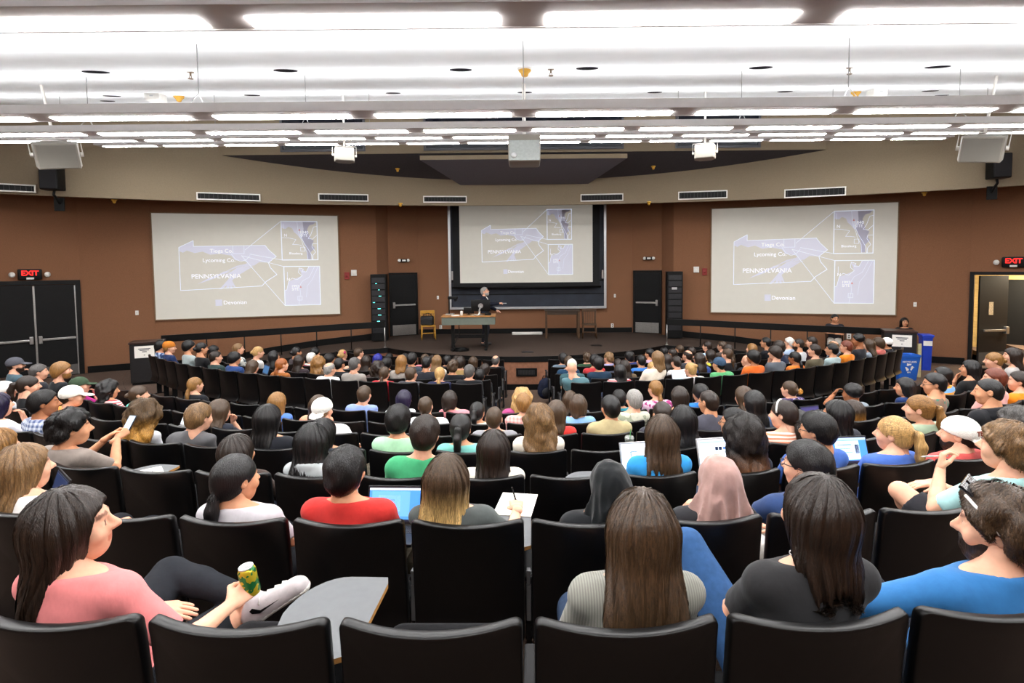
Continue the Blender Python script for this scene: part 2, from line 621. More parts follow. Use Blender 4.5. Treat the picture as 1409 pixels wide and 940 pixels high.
# corridor behind
M_tan = mat('corridor_tan', 'b79a63', 0.8, noise=(4, 0.25, (1, 1, 14)))
M_cfloor = mat('corridor_floor', '6b4f36', 0.9, noise=(3.0, 0.75, (1, 6, 1)), spec=0.2)
MB().box(-2.0, 5.0, 0.16, 3.2, -0.05, 0.0, M=Mr).build('floor_corridor', M_cfloor)['kind'] = 'structure'
MB().box(-2.0, 5.0, 3.2, 3.3, 0, 2.9, M=Mr).build('wall_corridor', M_tan)['kind'] = 'structure'
MB().box(-2.1, -2.0, 0.16, 3.3, 0, 2.9, M=Mr).box(4.9, 5.0, 0.16, 3.3, 0, 2.9, M=Mr).build('wall_corridor', M_tan)['kind'] = 'structure'
MB().box(-2.1, 5.0, 0.2, 3.3, 2.9, 2.95, M=Mr).build('ceiling_corridor', M_ceil)['kind'] = 'structure'
MB().box(-2.0, 5.0, 3.16, 3.2, 0, 0.12, M=Mr).build('baseboard_corridor', M_black)['kind'] = 'structure'
d5 = struct(bpy.data.objects.new('door_5', None))
COL.objects.link(d5)
d5.matrix_world = Mr @ Matrix.Translation((-0.05, 3.15, 0))
MB().box(0, 1.5, -0.03, 0.05, 0, 2.35).build('door_leaf', M_doorblk, d5)
hh = MB()
hh.lathe([(0.03, 0), (0.035, 0.02), (0.015, 0.03), (0.025, 0.06), (0.0, 0.075)], 14, Matrix.Translation((1.35, -0.03, 1.0)) @ Matrix.Rotation(pi / 2, 4, 'X'))
hh.build('door_knob', M_steel, d5, True)
bl = bpy.data.lights.new('corridor_lamp', 'AREA')
bl.energy = 350
bl.size = 1.5
bl.color = (1.0, 0.86, 0.62)
lo_ = bpy.data.objects.new('corridor_lamp', bl)
COL.objects.link(lo_)
lo_.location = Mr @ Vector((1.6, 1.8, 2.85))
# ================================================================ CEILING FIXTURES
LENS_E, UP_E = 46.0, 12.5
M_lens = mat('lamp_lens', 'ffffff', 0.4, emit=((1.0, 0.985, 0.97), LENS_E))
M_up = mat('lamp_uplight', 'ffffff', 0.4, emit=((0.96, 0.985, 1.0), UP_E))
M_house = mat('fixture_housing', 'b9b4b2', 0.55, noise=(14, 0.03, (1, 1, 1)))
M_wire = mat('steel_cable', '8f8f8f', 0.4, 0.8)
BEAMS = [('added out of view to light the backmost seats', 0.45, 1.0, 11, 1.45),  # unseen row above the camera, added for light on the nearest people
         ('broad one across the top edge, closest overhead', 2.75, 1.20, 12, 1.45),
         ('second from the back, with its full white side visible', 4.97, 1.36, 16, 1.45),
         ('third from the back', 7.34, 1.81, 18, 1.45),
         ('fourth from the back', 10.3, 2.42, 18, 1.45),
         ('shortest and closest to the front screens', 13.0, 2.93, 14, 1.45)]
for bi, (lab, y, h, n, pitch) in enumerate(BEAMS):
    L = n * pitch / 2
    t = thing('linear_ceiling_light', 'long white suspended strip light, ' + lab, 'ceiling light', (0, y, CAMZ + h), 0, 'suspended strip lights')
    b = MB()
    # open-topped trough: bottom plate, two sides
    b.box(-L, L, -0.25, 0.0, 0.0, 0.012)
    b.box(-L, L, -0.262, -0.25, -0.004, 0.075)
    b.box(-L, L, 0.0, 0.012, -0.004, 0.075)
    b.box(-L, -L + 0.01, -0.25, 0.0, 0.012, 0.075).box(L - 0.01, L, -0.25, 0.0, 0.012, 0.075)
    b.build('housing', M_house, t)
    for k in range(n):
        x = -L + (k + 0.5) * pitch
        V, Fq = [], []
        ln = 0.61
        m = 7
        for s, xx in ((0, -ln), (1, ln)):
            for j in range(m):
                w = pi * j / (m - 1)
                V.append((xx + (0.012 if s == 0 else -0.012) * math.sin(w), -0.07 - 0.062 * math.cos(w), -0.003 - 0.008 * math.sin(w)))
        for j in range(m - 1):
            Fq.append((j, j + 1, m + j + 1, m + j))
        Fq += [tuple(range(m - 1, -1, -1)), tuple(range(m, 2 * m)), (0, m, 2 * m - 1, m - 1)]
        MB().add(V, Fq).build('lamp_lens', M_lens, t, False, (x, 0, 0))
    b = MB()
    b.cyl((-L + 0.05, -0.125, 0.055), (L - 0.05, -0.125, 0.055), 0.04, n=10)
    b.build('uplight_strip', M_up, t)
    for k in range(-int(L / 2.9), int(L / 2.9) + 1):
        x = k * 2.9
        zc = CEIL(y) - CAMZ - h
        b = MB()
        b.cyl((x, -0.12, 0.2), (x, -0.12, zc), 0.004, n=6)
        b.cyl((x, -0.12, 0.2), (x, -0.255, 0.07), 0.003, n=5)
        b.cyl((x, -0.12, 0.2), (x, 0.005, 0.07), 0.003, n=5)
        b.lathe([(0.03, zc - 0.02), (0.03, zc - 0.005)], 10, Matrix.Translation((x, -0.12, 0)))
        b.build('hanging_cable', M_wire, t)

# ---- round downlights, sprinklers, detectors in the ceiling
def ceil_at(px, py):
    d = ray(px, py)
    t = (0.85) / (d[2] - 0.235 * d[1])
    return CAM + d * t
CT = Matrix.Rotation(math.atan(0.235), 4, 'X')
M_speaker = mat('recess_dark', '020206', 0.9, noise=(60, 0.4, (1, 1, 1)), spec=0.05)
dl = [(132, 99), (393, 97), (634, 96), (808, 94), (1047, 93), (1290, 92), (154, 132), (347, 131), (541, 128), (722, 127), (901, 127), (1080, 126), (1280, 125),
      (148, 139), (323, 150), (388, 148), (458, 147), (525, 146), (588, 146), (656, 145), (722, 145), (790, 144), (856, 144), (925, 143), (988, 143), (1296, 131)]
ordn = ['first', 'second', 'third', 'fourth', 'fifth', 'sixth', 'seventh', 'eighth', 'ninth', 'tenth', 'eleventh', 'twelfth', 'thirteenth']
M_ring = mat('downlight_ring', '2a2830', 0.8, spec=0.1)
for i, (px, py) in enumerate(dl):
    p = ceil_at(px, py)
    row = 0 if i < 6 else (1 if i < 13 else 2)
    k = i - (0, 6, 13)[row]
    t = thing('recessed_speaker', 'dark round recessed ceiling speaker, %s from the left in the %s row' % (ordn[k], ('large near', 'middle', 'small far')[row]), 'ceiling speaker', tuple(p), 0, 'recessed ceiling speakers')
    t.rotation_euler = CT.to_euler()
    r = 0.125 if row < 2 else 0.115
    b = MB()
    b.lathe([(r - 0.02, -0.004), (r, -0.008), (r + 0.012, -0.006), (r + 0.014, 0.004)], 28)
    b.build('rim', M_ring, t, True)
    b = MB()
    b.lathe([(0.0, -0.010), (r * 0.5, -0.0095), (r - 0.02, -0.005), (r - 0.02, 0.0)], 28)
    b.build('grille', M_speaker, t, True)
M_yellow = mat('detector_yellow', 'd9a63c', 0.5, noise=(30, 0.1, (1, 1, 1)))
M_brassy = mat('sprinkler_brass', '8a7a68', 0.35, 0.8)
for i, (px, py, lab) in enumerate(((722, 93, 'on the ceiling above the middle'), (246, 132, 'on the ceiling, left of the hall'), (1178, 126, 'on the ceiling, right of the hall'))):
    p = ceil_at(px, py)
    t = thing('smoke_detector', 'yellow capped smoke detector ' + lab, 'smoke detector', tuple(p), 0, 'smoke detectors')
    MB().lathe([(0.085, -0.035), (0.09, -0.02), (0.09, 0.01)], 20).build('base', M_white if i == 0 else M_yellow, t, True)
    MB().lathe([(0.025, -0.11), (0.04, -0.10), (0.05, -0.07), (0.075, -0.045), (0.08, -0.034)], 20).build('cap', M_yellow, t, True)
for i, (px, py, lab) in enumerate(((262, 99, 'by the second speaker from the left'), (758, 95, 'just right of the hall centre'), (1169, 93, 'on the ceiling, right of the hall'), (286, 150, 'far left, near the strip light'), (554, 146, 'far row, left of the hall centre'), (888, 143, 'far row, right of the hall centre'), (1150, 143, 'far right, near the strip light'))):
    p = ceil_at(px, py)
    t = thing('sprinkler_head', 'small brass ceiling sprinkler ' + lab, 'sprinkler', tuple(p), 0, 'ceiling sprinklers')
    MB().lathe([(0.04, -0.006), (0.04, 0.006)], 16).build('escutcheon', M_brassy, t)
    b = MB().cyl((0, 0, 0), (0, 0, -0.05), 0.012, n=8)
    b.cyl((-0.012, 0, -0.05), (-0.012, 0, -0.08), 0.004, n=6).cyl((0.012, 0, -0.05), (0.012, 0, -0.08), 0.004, n=6)
    b.lathe([(0.03, -0.086), (0.03, -0.08)], 12)
    b.build('nozzle', M_brassy, t)
for px, py, lab in ((214, 129, 'left'), (1207, 123, 'right')):
    p = ceil_at(px, py)
    t = thing('wireless_box', 'white ceiling box with rounded edges, on the %s of the ceiling' % lab, 'access point', tuple(p), 0, 'ceiling boxes')
    MB().box(-0.14, 0.14, -0.12, 0.12, -0.14, 0.0, 0.03).build('housing', M_white, t, 'auto')
    MB().box(-0.03, 0.03, -0.122, -0.119, -0.08, -0.06).build('status_plate', M_alu, t)
# ---- loudspeakers and projectors hung on poles
M_spk = mat('speaker_white', '8f8a80', 0.6, noise=(40, 0.04, (1, 1, 1)))
M_mesh = mat('speaker_grille', '807c74', 0.7, bump=(300, 0.5, (1, 1, 1)))
def hang_speaker(px, py, y, s, rz, label, grp):
    p = on_plane_y(px, py, y)
    t = thing('hanging_loudspeaker', label, 'loudspeaker', tuple(p), rz, grp)
    w, d, h = 0.40 * s, 0.34 * s, 0.27 * s
    poly = [(-w, d * 0.8), (-w * 0.55, -d), (w * 0.55, -d), (w, d * 0.8)]
    poly = [(-w * 0.55, d), (-w, d * 0.2), (-w * 0.9, -d), (w * 0.9, -d), (w, d * 0.2), (w * 0.55, d)]
    b = MB()
    b.prism(poly, -h, h)
    o = b.build('cabinet', M_spk, t)
    bv = o.modifiers.new('bevel', 'BEVEL'); bv.width = 0.02 * s; bv.segments = 2
    b = MB().box(-w * 0.82, w * 0.82, -d - 0.012, -d, -h * 0.92, h * 0.92, 0.006)
    b.build('grille', M_mesh, t)
    b = MB().tube([(-w - 0.03, 0, 0), (-w - 0.03, 0, h + 0.05), (w + 0.03, 0, h + 0.05), (w + 0.03, 0, 0)], 0.014 * s, 8)
    b.lathe([(0.05 * s, -0.02), (0.05 * s, 0.02)], 12, Matrix.Translation((-w - 0.02, 0, 0)) @ Matrix.Rotation(pi / 2, 4, 'Y'))
    b.lathe([(0.05 * s, -0.02), (0.05 * s, 0.02)], 12, Matrix.Translation((w + 0.02, 0, 0)) @ Matrix.Rotation(pi / 2, 4, 'Y'))
    b.build('yoke_bracket', M_white, t)
    zc = CEIL(y) - p[2]
    MB().cyl((0, 0, h + 0.05), (0, 0, zc), 0.02, n=10).build('pole', M_white, t)
    return t
t = hang_speaker(79, 213, 8.4, 0.70, R_(38), 'white hanging loudspeaker tilted before the left beige wall', 'hanging loudspeakers')
t.rotation_euler = (R_(16), R_(-8), R_(40))
t = hang_speaker(1351, 204, 8.4, 0.70, R_(-38), 'white hanging loudspeaker tilted before the right beige wall', 'hanging loudspeakers')
t.rotation_euler = (R_(16), R_(8), R_(-40))
t = hang_speaker(474, 214, 10.6, 0.48, R_(20), 'small white hanging loudspeaker between left and centre screens', 'hanging loudspeakers')
t = hang_speaker(970, 210, 10.6, 0.50, R_(-24), 'small white hanging loudspeaker between centre and right screens', 'hanging loudspeakers')
p = on_plane_y(721.5, 207, 8.6)
t = thing('ceiling_projector', 'big white box projector hanging at the hall centre', 'projector', tuple(p))
b = MB().box(-0.25, 0.25, -0.26, 0.3, -0.22, 0.20, 0.03)
b.build('housing', M_spk, t, 'auto')
b = MB().box(-0.235, 0.235, -0.272, -0.262, -0.205, 0.10, 0.004)
b.build('rear_panel', mat('projector_panel', 'aeb4b1', 0.6, noise=(30, 0.08, (1, 1, 1))), t)
b = MB()
b.lathe([(0.035, 0), (0.045, 0.006), (0.04, 0.012)], 18, Matrix.Translation((-0.16, -0.272, -0.13)) @ Matrix.Rotation(pi / 2, 4, 'X'))
b.build('vent_cap', M_alu, t, True)
MB().lathe([(0.09, 0), (0.09, 0.05), (0.075, 0.06)], 20, Matrix.Translation((0, 0.3, 0)) @ Matrix.Rotation(-pi / 2, 4, 'X')).build('lens', M_black, t, True)
MB().cyl((0, 0, 0.19), (0, 0, CEIL(8.6) - p[2]), 0.03, n=12).build('pole', M_white, t)
# black wall speakers below the outer white ones
for px, py, s in ((72, 248, -1), (1374, 232, 1)):
    x = (px - PPX) / F
    y = 13.2
    for _ in range(30):
        y = arc_y(max(-15, min(15, x * y))) - 0.30
    p = on_plane_y(px, py - 3, y)
    t = thing('wall_loudspeaker', 'black loudspeaker on an arm, fixed on the %s beige wall' % ('left' if s < 0 else 'right'), 'loudspeaker', tuple(p), -s * R_(12), 'black wall loudspeakers')
    MB().box(-0.20, 0.20, -0.17, 0.16, -0.30, 0.30, 0.03).build('cabinet', M_black, t, 'auto')
    MB().box(-0.175, 0.175, -0.182, -0.17, -0.27, 0.27, 0.004).build('grille', mat('black_grille', '15151a', 0.7, bump=(250, 0.6, (1, 1, 1))), t)
    b = MB().tube([(0, 0.05, -0.3), (0, 0.02, -0.40), (-s * 0.02, 0.2, -0.60)], 0.03, 10)
    b.box(-0.11, 0.11, 0.2, 0.24, -0.78, -0.45, 0.005)
    b.build('mounting_arm', M_black, t)
# small dome sensors under the fascia edge
for px, py, lab in ((157, 278, 'above the left screen'), (551, 283, 'above the left stage door'), (893, 281, 'above the right stage door'), (1272, 268, 'above the right screen'), (547, 235, 'under the dark soffit, left'), (899, 232, 'under the dark soffit, right')):
    x = (px - PPX) / F
    y = 15
    for _ in range(30):
        y = arc_y(x * y)
    if py > 250:
        p = on_plane_z(px, py - 3, FZ)
    else:
        p = on_plane_y(px, py - 2, 15.75)
    t = thing('dome_sensor', 'tiny yellowish dome sensor ' + lab, 'sensor', (p[0], p[1], FZ if py > 250 else HU - 0.36 * (p[1] - YU) - 0.01), 0, 'dome sensors')
    MB().lathe([(0.05, -0.03), (0.065, -0.015), (0.065, 0.01)], 16).build('base', M_yellow, t, True)
    MB().lathe([(0.0, -0.10), (0.025, -0.09), (0.04, -0.06), (0.035, -0.028)], 16).build('dome', M_yellow, t, True)
# ---- air vents on the fascia
for i, (x0, x1, y0, y1) in enumerate(((-42, 30, 252, 263), (279, 352, 266, 276), (441, 505, 267, 277), (583, 642, 270, 279), (799, 857, 267, 277), (935, 998, 263, 274), (1085, 1156, 259, 271))):
    xm = (x0 + x1) / 2
    u = (xm - PPX) / F
    y = 15.0
    for _ in range(40):
        y = arc_y(u * y)
    p = on_plane_y(xm, (y0 + y1) / 2, y)
    pl = on_plane_y(x0, (y0 + y1) / 2, y)
    hw = abs(p[0] - pl[0]) * 1.0
    hh = (y1 - y0) / 2 / F * y
    ang = math.atan2(-p[0], p[1] - CA)
    hw = min(hw / max(0.3, math.cos(ang)), 0.85)
    t = thing('air_vent', 'long white framed air vent on beige fascia, %s from the left' % ordn[i], 'vent', (p[0], p[1] - 0.012, p[2]), ang, 'fascia air vents')
    b = MB()
    b.box(-hw, hw, -0.03, 0.02, hh - 0.03, hh).box(-hw, hw, -0.03, 0.02, -hh, -hh + 0.03)
    b.box(-hw, -hw + 0.03, -0.03, 0.02, -hh + 0.03, hh - 0.03).box(hw - 0.03, hw, -0.03, 0.02, -hh + 0.03, hh - 0.03)
    b.build('frame', M_white, t)
    MB().box(-hw + 0.03, hw - 0.03, -0.005, 0.015, -hh + 0.03, hh - 0.03).build('backing', M_black, t)
    b = MB()
    nb = 14
    for k in range(nb):
        x = -hw + 0.03 + (2 * hw - 0.06) * (k + 0.5) / nb
        b.box(x - 0.004, x + 0.004, -0.02, -0.006, -hh + 0.03, hh - 0.03)
    b.build('slats', mat('vent_slat', '2f2e2f', 0.6), t)
# ================================================================ SCREENS, STAGE FURNITURE, WALL FITTINGS
M_screen = mat('projection_screen', 'd3d0c6', 0.85, noise=(5, 0.015, (1, 1, 1)), spec=0.1, emit=('d8d6ca', 0.13))  # faint emission here and on the slide stands in for the projector's light
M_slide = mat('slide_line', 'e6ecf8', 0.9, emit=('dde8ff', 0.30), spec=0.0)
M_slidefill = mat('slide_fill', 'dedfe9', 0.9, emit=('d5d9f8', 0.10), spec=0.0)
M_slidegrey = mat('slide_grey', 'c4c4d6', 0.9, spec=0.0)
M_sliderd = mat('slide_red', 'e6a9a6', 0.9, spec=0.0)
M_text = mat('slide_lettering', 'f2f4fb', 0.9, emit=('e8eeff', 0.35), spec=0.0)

def slide(parent, w, h, squeeze=1.0):
    """projected map in the screen's own plane: x right, z up, -y towards the hall"""
    X = lambda u: (0.5 + (u - 0.5) * squeeze) * w
    Z = lambda v: v * h
    ln = MB()
    def line(pts, wd=0.012, y=-0.004):
        for (a, b) in zip(pts, pts[1:]):
            A, B = np.array([X(a[0]), Z(a[1])]), np.array([X(b[0]), Z(b[1])])
            d = B - A
            L = np.linalg.norm(d)
            if L < 1e-6:
                continue
            n = np.array([-d[1], d[0]]) / L * wd / 2
            e = d / L * wd * 0.3
            q = [A - e - n, B + e - n, B + e + n, A - e + n]
            ln.add([(p[0], y, p[1]) for p in q], [(0, 1, 2, 3)])
    fl = MB()
    def fill(pts, y=-0.002):
        fl.add([(X(u), y, Z(v)) for u, v in pts], [tuple(range(len(pts)))])
    state = [(.13, .27), (.13, .68), (.205, .745), (.205, .69), (.585, .70), (.605, .655), (.645, .59), (.60, .53), (.61, .48), (.645, .41), (.585, .345), (.56, .30), (.13, .27)]
    line(state, 0.016)
    fl.cur = 0
    fill([(.13, .68), (.205, .745), (.205, .69), (.585, .70), (.605, .655), (.645, .59), (.60, .53), (.55, .535), (.52, .50), (.47, .545), (.42, .555), (.40, .60), (.34, .62), (.29, .61), (.25, .64), (.21, .625), (.17, .65), (.15, .63), (.13, .645)])
    rs = random.Random(4)
    for k in range(20):                                     # folded strata running down to the south-west
        u0, v0 = .60 - .012 * k * rs.uniform(.5, 1.1), .60 - .009 * k
        u1, v1 = u0 - rs.uniform(.08, .15), v0 - rs.uniform(.05, .12)
        t = rs.uniform(.008, .02)
        fill([(u0, v0), ((u0 + u1) / 2, (v0 + v1) / 2 + .018), (u1, v1), ((u0 + u1) / 2 + .01, (v0 + v1) / 2 + .018 - t)], -0.0022 - 0.00005 * k)
    for u1, v1, t in ((.33, .275, .016), (.365, .28, .014), (.39, .28, .011), (.41, .29, .008)):
        fill([(.50, .50), (.43, .44), (.38, .37), (u1, v1), (u1 + t, v1), (.39 + t, .37), (.44 + t, .435)], -0.0035 + 0.0002 * u1)
    line([(.41, .70), (.41, .62), (.47, .62), (.47, .70)], 0.010)
    line([(.40, .62), (.42, .57), (.45, .54), (.48, .56), (.50, .60)], 0.010)
    line([(.475, .655), (.677, .94)])
    line([(.50, .615), (.677, .555)])
    line([(.455, .60), (.685, .49)])
    line([(.455, .60), (.685, .10)])
    # inset maps
    def inset(u0, u1, v0, v1, top):
        P = lambda a, b: (u0 + a * (u1 - u0), v0 + b * (v1 - v0))
        line([P(0, 0), P(1, 0), P(1, 1), P(0, 1), P(0, 0)], 0.022)
        if top:
            fill([P(.0, 1), P(.0, .83), P(.12, .80), P(.2, .86), P(.3, .82), P(.35, .72), P(.43, .66), P(.5, .58), P(.56, .56), P(.58, .66), P(.62, .8), P(.60, 1)], -.0021)
            fl.cur = 1
            fill([P(.56, .56), P(.62, .8), P(.60, 1), P(.98, 1), P(.9, .93), P(.78, .9), P(.72, .8), P(.80, .55), P(.9, .5), P(.84, .4), P(.92, .3), P(.8, .2), P(.8, .02), P(.7, .02), P(.68, .3)], -.0024)
            fl.cur = 0
            line([P(.0, .58), P(.2, .57), P(.4, .53), P(.3, .40), P(.42, .40), P(.55, .38)], .010)
            line([P(.44, 1), P(.46, .8), P(.50, .62), P(.56, .5), P(.60, .36), P(.70, .2), P(.72, 0)], .010)
            line([P(.52, .66), P(.62, .44), P(.72, .3), P(.82, .14), P(.84, .0)], .012)
            line([P(1, .88), P(.9, .86), P(.82, .66), P(.74, .56), P(.86, .54), P(.98, .64)], .012)
            line([P(1, .42), P(.86, .42), P(.84, .34), P(.94, .2), P(.86, .12), P(.86, 0)], .012)
            line([P(.06, .94), P(.06, .8)], .010)
        else:
            fill([P(0, .38), P(.06, .4), P(.12, .62), P(.3, .68), P(.5, .76), P(.42, .95), P(.62, .86), P(.7, 1), P(1, 1), P(1, 0), P(0, 0)], -.0021)
            line([P(0, .38), P(.06, .4), P(.12, .62), P(.22, .70), P(.36, .66), P(.5, .76), P(.40, .84), P(.42, .96), P(.54, .93), P(.50, .86), P(.62, .86), P(.7, 1)], .013)
            line([P(.86, 1), P(.7, .72), P(.5, .62), P(.42, .5), P(.44, .3), P(.38, 0)], .008)
            line([P(.96, 1), P(.78, .66), P(.64, .5), P(.60, .2)], .006)
            line([P(.09, .86), P(.09, .68)], .010)
        fl.cur = 2
        c = P(.50, .78) if top else P(.45, .47)
        fill([(c[0] - .006, c[1] - .008), (c[0] + .006, c[1] - .008), (c[0], c[1] + .012)], -.0045)
        fl.cur = 0
        s = P(.58, .28) if top else P(.42, .18)
        line([(s[0] - .012, s[1] - .02), (s[0] + .012, s[1] - .02), (s[0] + .012, s[1] + .02), (s[0] - .012, s[1] + .02), (s[0] - .012, s[1] - .02)], .010)
    inset(.677, .88, .555, .94, True)
    inset(.685, .888, .10, .49, False)
    fill([(.307, .115), (.343, .115), (.343, .175), (.307, .175)])
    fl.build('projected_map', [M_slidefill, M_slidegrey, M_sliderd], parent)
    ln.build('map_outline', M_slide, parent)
    for s, u, v, sz in (('PENNSYLVANIA', .318, .40, .062), ('Lycoming Co.', .335, .555, .052), ('Tioga Co.', .35, .645, .052), ('Devonian', .412, .143, .055),
                        ('1840', .805, .83, .042), ('SITE', .805, .80, .036), ('Blossburg', .755, .62, .032), ('N', .70, .80, .04), ('1992', .745, .29, .036), ('SITE', .745, .26, .036), ('N', .708, .36, .04)):
        me = text_mesh(s, sz * h * 0.98, 0.0008, bold=0.0)
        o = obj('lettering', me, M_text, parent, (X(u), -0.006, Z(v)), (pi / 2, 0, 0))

def wall_screen(tl, br, a, b, label):
    P0, P1 = on_wall(*tl, a, b), on_wall(*br, a, b)
    d = Vector((b[0] - a[0], b[1] - a[1], 0)).normalized()
    w = (Vector(P1) - Vector(P0)).to_2d().length
    h = P0[2] - P1[2]
    t = thing('projection_screen', label, 'screen')
    t.matrix_world = frame_mat((P0[0], P0[1], P1[2]), d) @ Matrix.Translation((0, -0.05, 0))
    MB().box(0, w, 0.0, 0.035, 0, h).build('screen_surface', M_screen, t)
    e = 0.03
    MB().box(-e, 0, -0.01, 0.045, -e, h + e).box(w, w + e, -0.01, 0.045, -e, h + e).box(0, w, -0.01, 0.045, -e, 0).box(0, w, -0.01, 0.045, h, h + e).build('frame', mat('screen_frame', '8d7458', 0.6, 0.2, noise=(20, 0.1, (1, 1, 1))), t)
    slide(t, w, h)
wall_screen((209, 293.5), (468, 431.5), (-11.0, 15.75), (-6.0, 17.2), 'wide wall screen showing a pale map, left of the stage')
wall_screen((979.5, 288), (1231, 433), (6.0, 17.2), (11.0, 15.75), 'wide wall screen showing a pale map, right of the stage')

# centre: chalkboard with aluminium frame, pull-down screen before it
YB = 18.42
p0, p1 = on_plane_y(619, 270, YB), on_plane_y(831, 421, YB)
x0, x1, zb = p0[0], p1[0], p1[2]
zt = 4.90
t = thing('chalkboard', 'dark blue sliding chalkboard in an aluminium frame behind the centre screen', 'chalkboard', ((x0 + x1) / 2, YB, zb))
hw, hh = (x1 - x0) / 2, zt - zb
MB().box(-hw, hw, 0, 0.06, 0, hh).build('board_panel', mat('slate_board', '1f2633', 0.6, noise=(3, 0.25, (1, 1, 1))), t)
MB().box(-hw, hw, -0.012, -0.001, 0.86, 0.92).box(-hw, hw, -0.02, -0.001, 0.42, 0.45).build('slider_rail', M_black, t)
b = MB().box(-hw - 0.08, -hw, -0.05, 0.06, -0.08, hh).box(hw, hw + 0.08, -0.05, 0.06, -0.08, hh).box(-hw, hw, -0.05, 0.06, -0.08, 0.0)
b.build('frame', M_alu, t)
b = MB().box(-hw, hw, -0.13, -0.05, -0.07, -0.05).box(-hw, hw, -0.14, -0.13, -0.07, -0.03)
b.build('chalk_tray', M_alu, t)
b = MB().box(-hw + 0.02, -hw + 0.09, -0.09, -0.012, 0.95, 1.25, 0.01).box(hw - 0.09, hw - 0.02, -0.09, -0.012, 0.95, 1.25, 0.01)
b.build('pulley_bracket', M_steel, t)
YS = 18.1
q0, q1 = on_plane_y(631.5, 280, YS), on_plane_y(815.5, 388, YS)
w, h = q1[0] - q0[0], 4.86 - q1[2]
t = thing('pull_down_screen', 'pull-down screen with black border, map shown above the lecturer', 'screen', (q0[0], YS, q1[2]))
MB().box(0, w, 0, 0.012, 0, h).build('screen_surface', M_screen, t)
bw = 0.24
MB().box(-bw, 0, 0.0, 0.012, -0.13, h).box(w, w + bw, 0.0, 0.012, -0.13, h).box(0, w, 0.0, 0.012, -0.13, 0).build('black_border', mat('border_cloth', '101013', 0.8), t)
b = MB().cyl((-bw - 0.04, 0.0, -0.16), (w + bw + 0.04, 0.0, -0.16), 0.035, n=12)
b.build('bottom_bar', M_black, t, True)
b = MB().box(-bw - 0.05, w + bw + 0.05, -0.06, 0.10, h, h + 0.10, 0.02)
b.build('mounting_case', M_black, t)
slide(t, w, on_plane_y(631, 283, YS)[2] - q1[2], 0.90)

# equipment racks either side
M_led = mat('rack_led', '7fe8e0', 0.4, emit=('58e0d8', 2.5))
M_unit = mat('rack_unit', '1c1c20', 0.45, noise=(20, 0.3, (1, 6, 1)))
def rack(x, y, rz, label, lights):
    t = thing('equipment_rack', label, 'rack', (x, y, STAGE_Z), rz)
    MB().box(-0.24, 0.24, -0.25, 0.25, 0, 2.12, 0.008).build('cabinet', M_doorblk, t)
    b = MB()
    for k in range(9):
        z = 0.25 + k * 0.2
        b.box(-0.2, 0.2, -0.262, -0.25, z, z + 0.16, 0.004)
    b.build('front_panels', M_unit, t)
    if lights:
        rs = random.Random(5)
        for k in range(7):
            z = 0.62 + k * 0.2
            x_ = rs.uniform(-0.18, 0.02)
            MB().box(x_, x_ + rs.uniform(0.03, 0.10), -0.266, -0.262, z, z + 0.016).build('indicator_light', M_led, t)
    else:
        MB().box(-0.1, 0.06, -0.268, -0.262, 1.55, 1.62).build('label_plate', M_alu, t)
    MB().box(-0.22, 0.22, -0.24, 0.24, -0.0, 0.03).build('plinth', M_black, t)
rack(-4.70, 17.15, R_(8), 'tall black equipment rack with small lights beside the left stage door', True)
rack(4.78, 17.15, R_(-8), 'tall black cabinet rack beside the right stage door', False)

# ramp rails
def rail(path, label, side):
    P = [Vector(p) for p in path]
    t = thing('ramp_railing', label, 'railing', tuple(P[-1]))
    o0 = P[-1]
    b = MB()
    V, Fq = [], []
    for p in P:
        q = p - o0
        dd = 0.025
        V += [(q.x, q.y - dd, q.z + 0.585), (q.x, q.y - dd, q.z + 0.765), (q.x, q.y + dd, q.z + 0.765), (q.x, q.y + dd, q.z + 0.585)]
    n = len(P)
    for i in range(n - 1):
        for k in range(4):
            Fq.append((4 * i + k, 4 * i + (k + 1) % 4, 4 * i + 4 + (k + 1) % 4, 4 * i + 4 + k))
    Fq += [(3, 2, 1, 0), (4 * n - 4, 4 * n - 3, 4 * n - 2, 4 * n - 1)]
    b.add(V, Fq)
    b.build('handrail_board', M_black, t)
    # posts
    L = 0
    acc = [0]
    for a, c in zip(P, P[1:]):
        L += (c - a).length
        acc.append(L)
    m = 7
    for k in range(m):
        s = L * (k + 0.15) / (m - 0.85)
        for i in range(n - 1):
            if acc[i] <= s <= acc[i + 1] + 1e-6:
                f = (s - acc[i]) / (acc[i + 1] - acc[i])
                q = P[i].lerp(P[i + 1], f) - o0
                b = MB().cyl((q.x, q.y, q.z), (q.x, q.y, q.z + 0.6), 0.016, n=10)
                b.lathe([(0.04, 0), (0.04, 0.012), (0.02, 0.02)], 12, Matrix.Translation(q))
                b.build('post', M_black if k < m - 1 else M_steel, t, True)
                break
RAILL = [(-9.75, 14.2, 0.27), (-8.0, 14.62, 0.32), (-6.6, 14.95, 0.37), (-5.3, 15.27, 0.42), (-4.12, 15.5, STAGE_Z)]
def drop(pts):
    out = []
    for x, y, z in pts:
        out.append((x, y, z))
    return out
rail(RAILL, 'black guard rail along the left stage ramp', -1)
rail([(-x, y, z) for x, y, z in RAILL], 'black guard rail along the right stage ramp', 1)

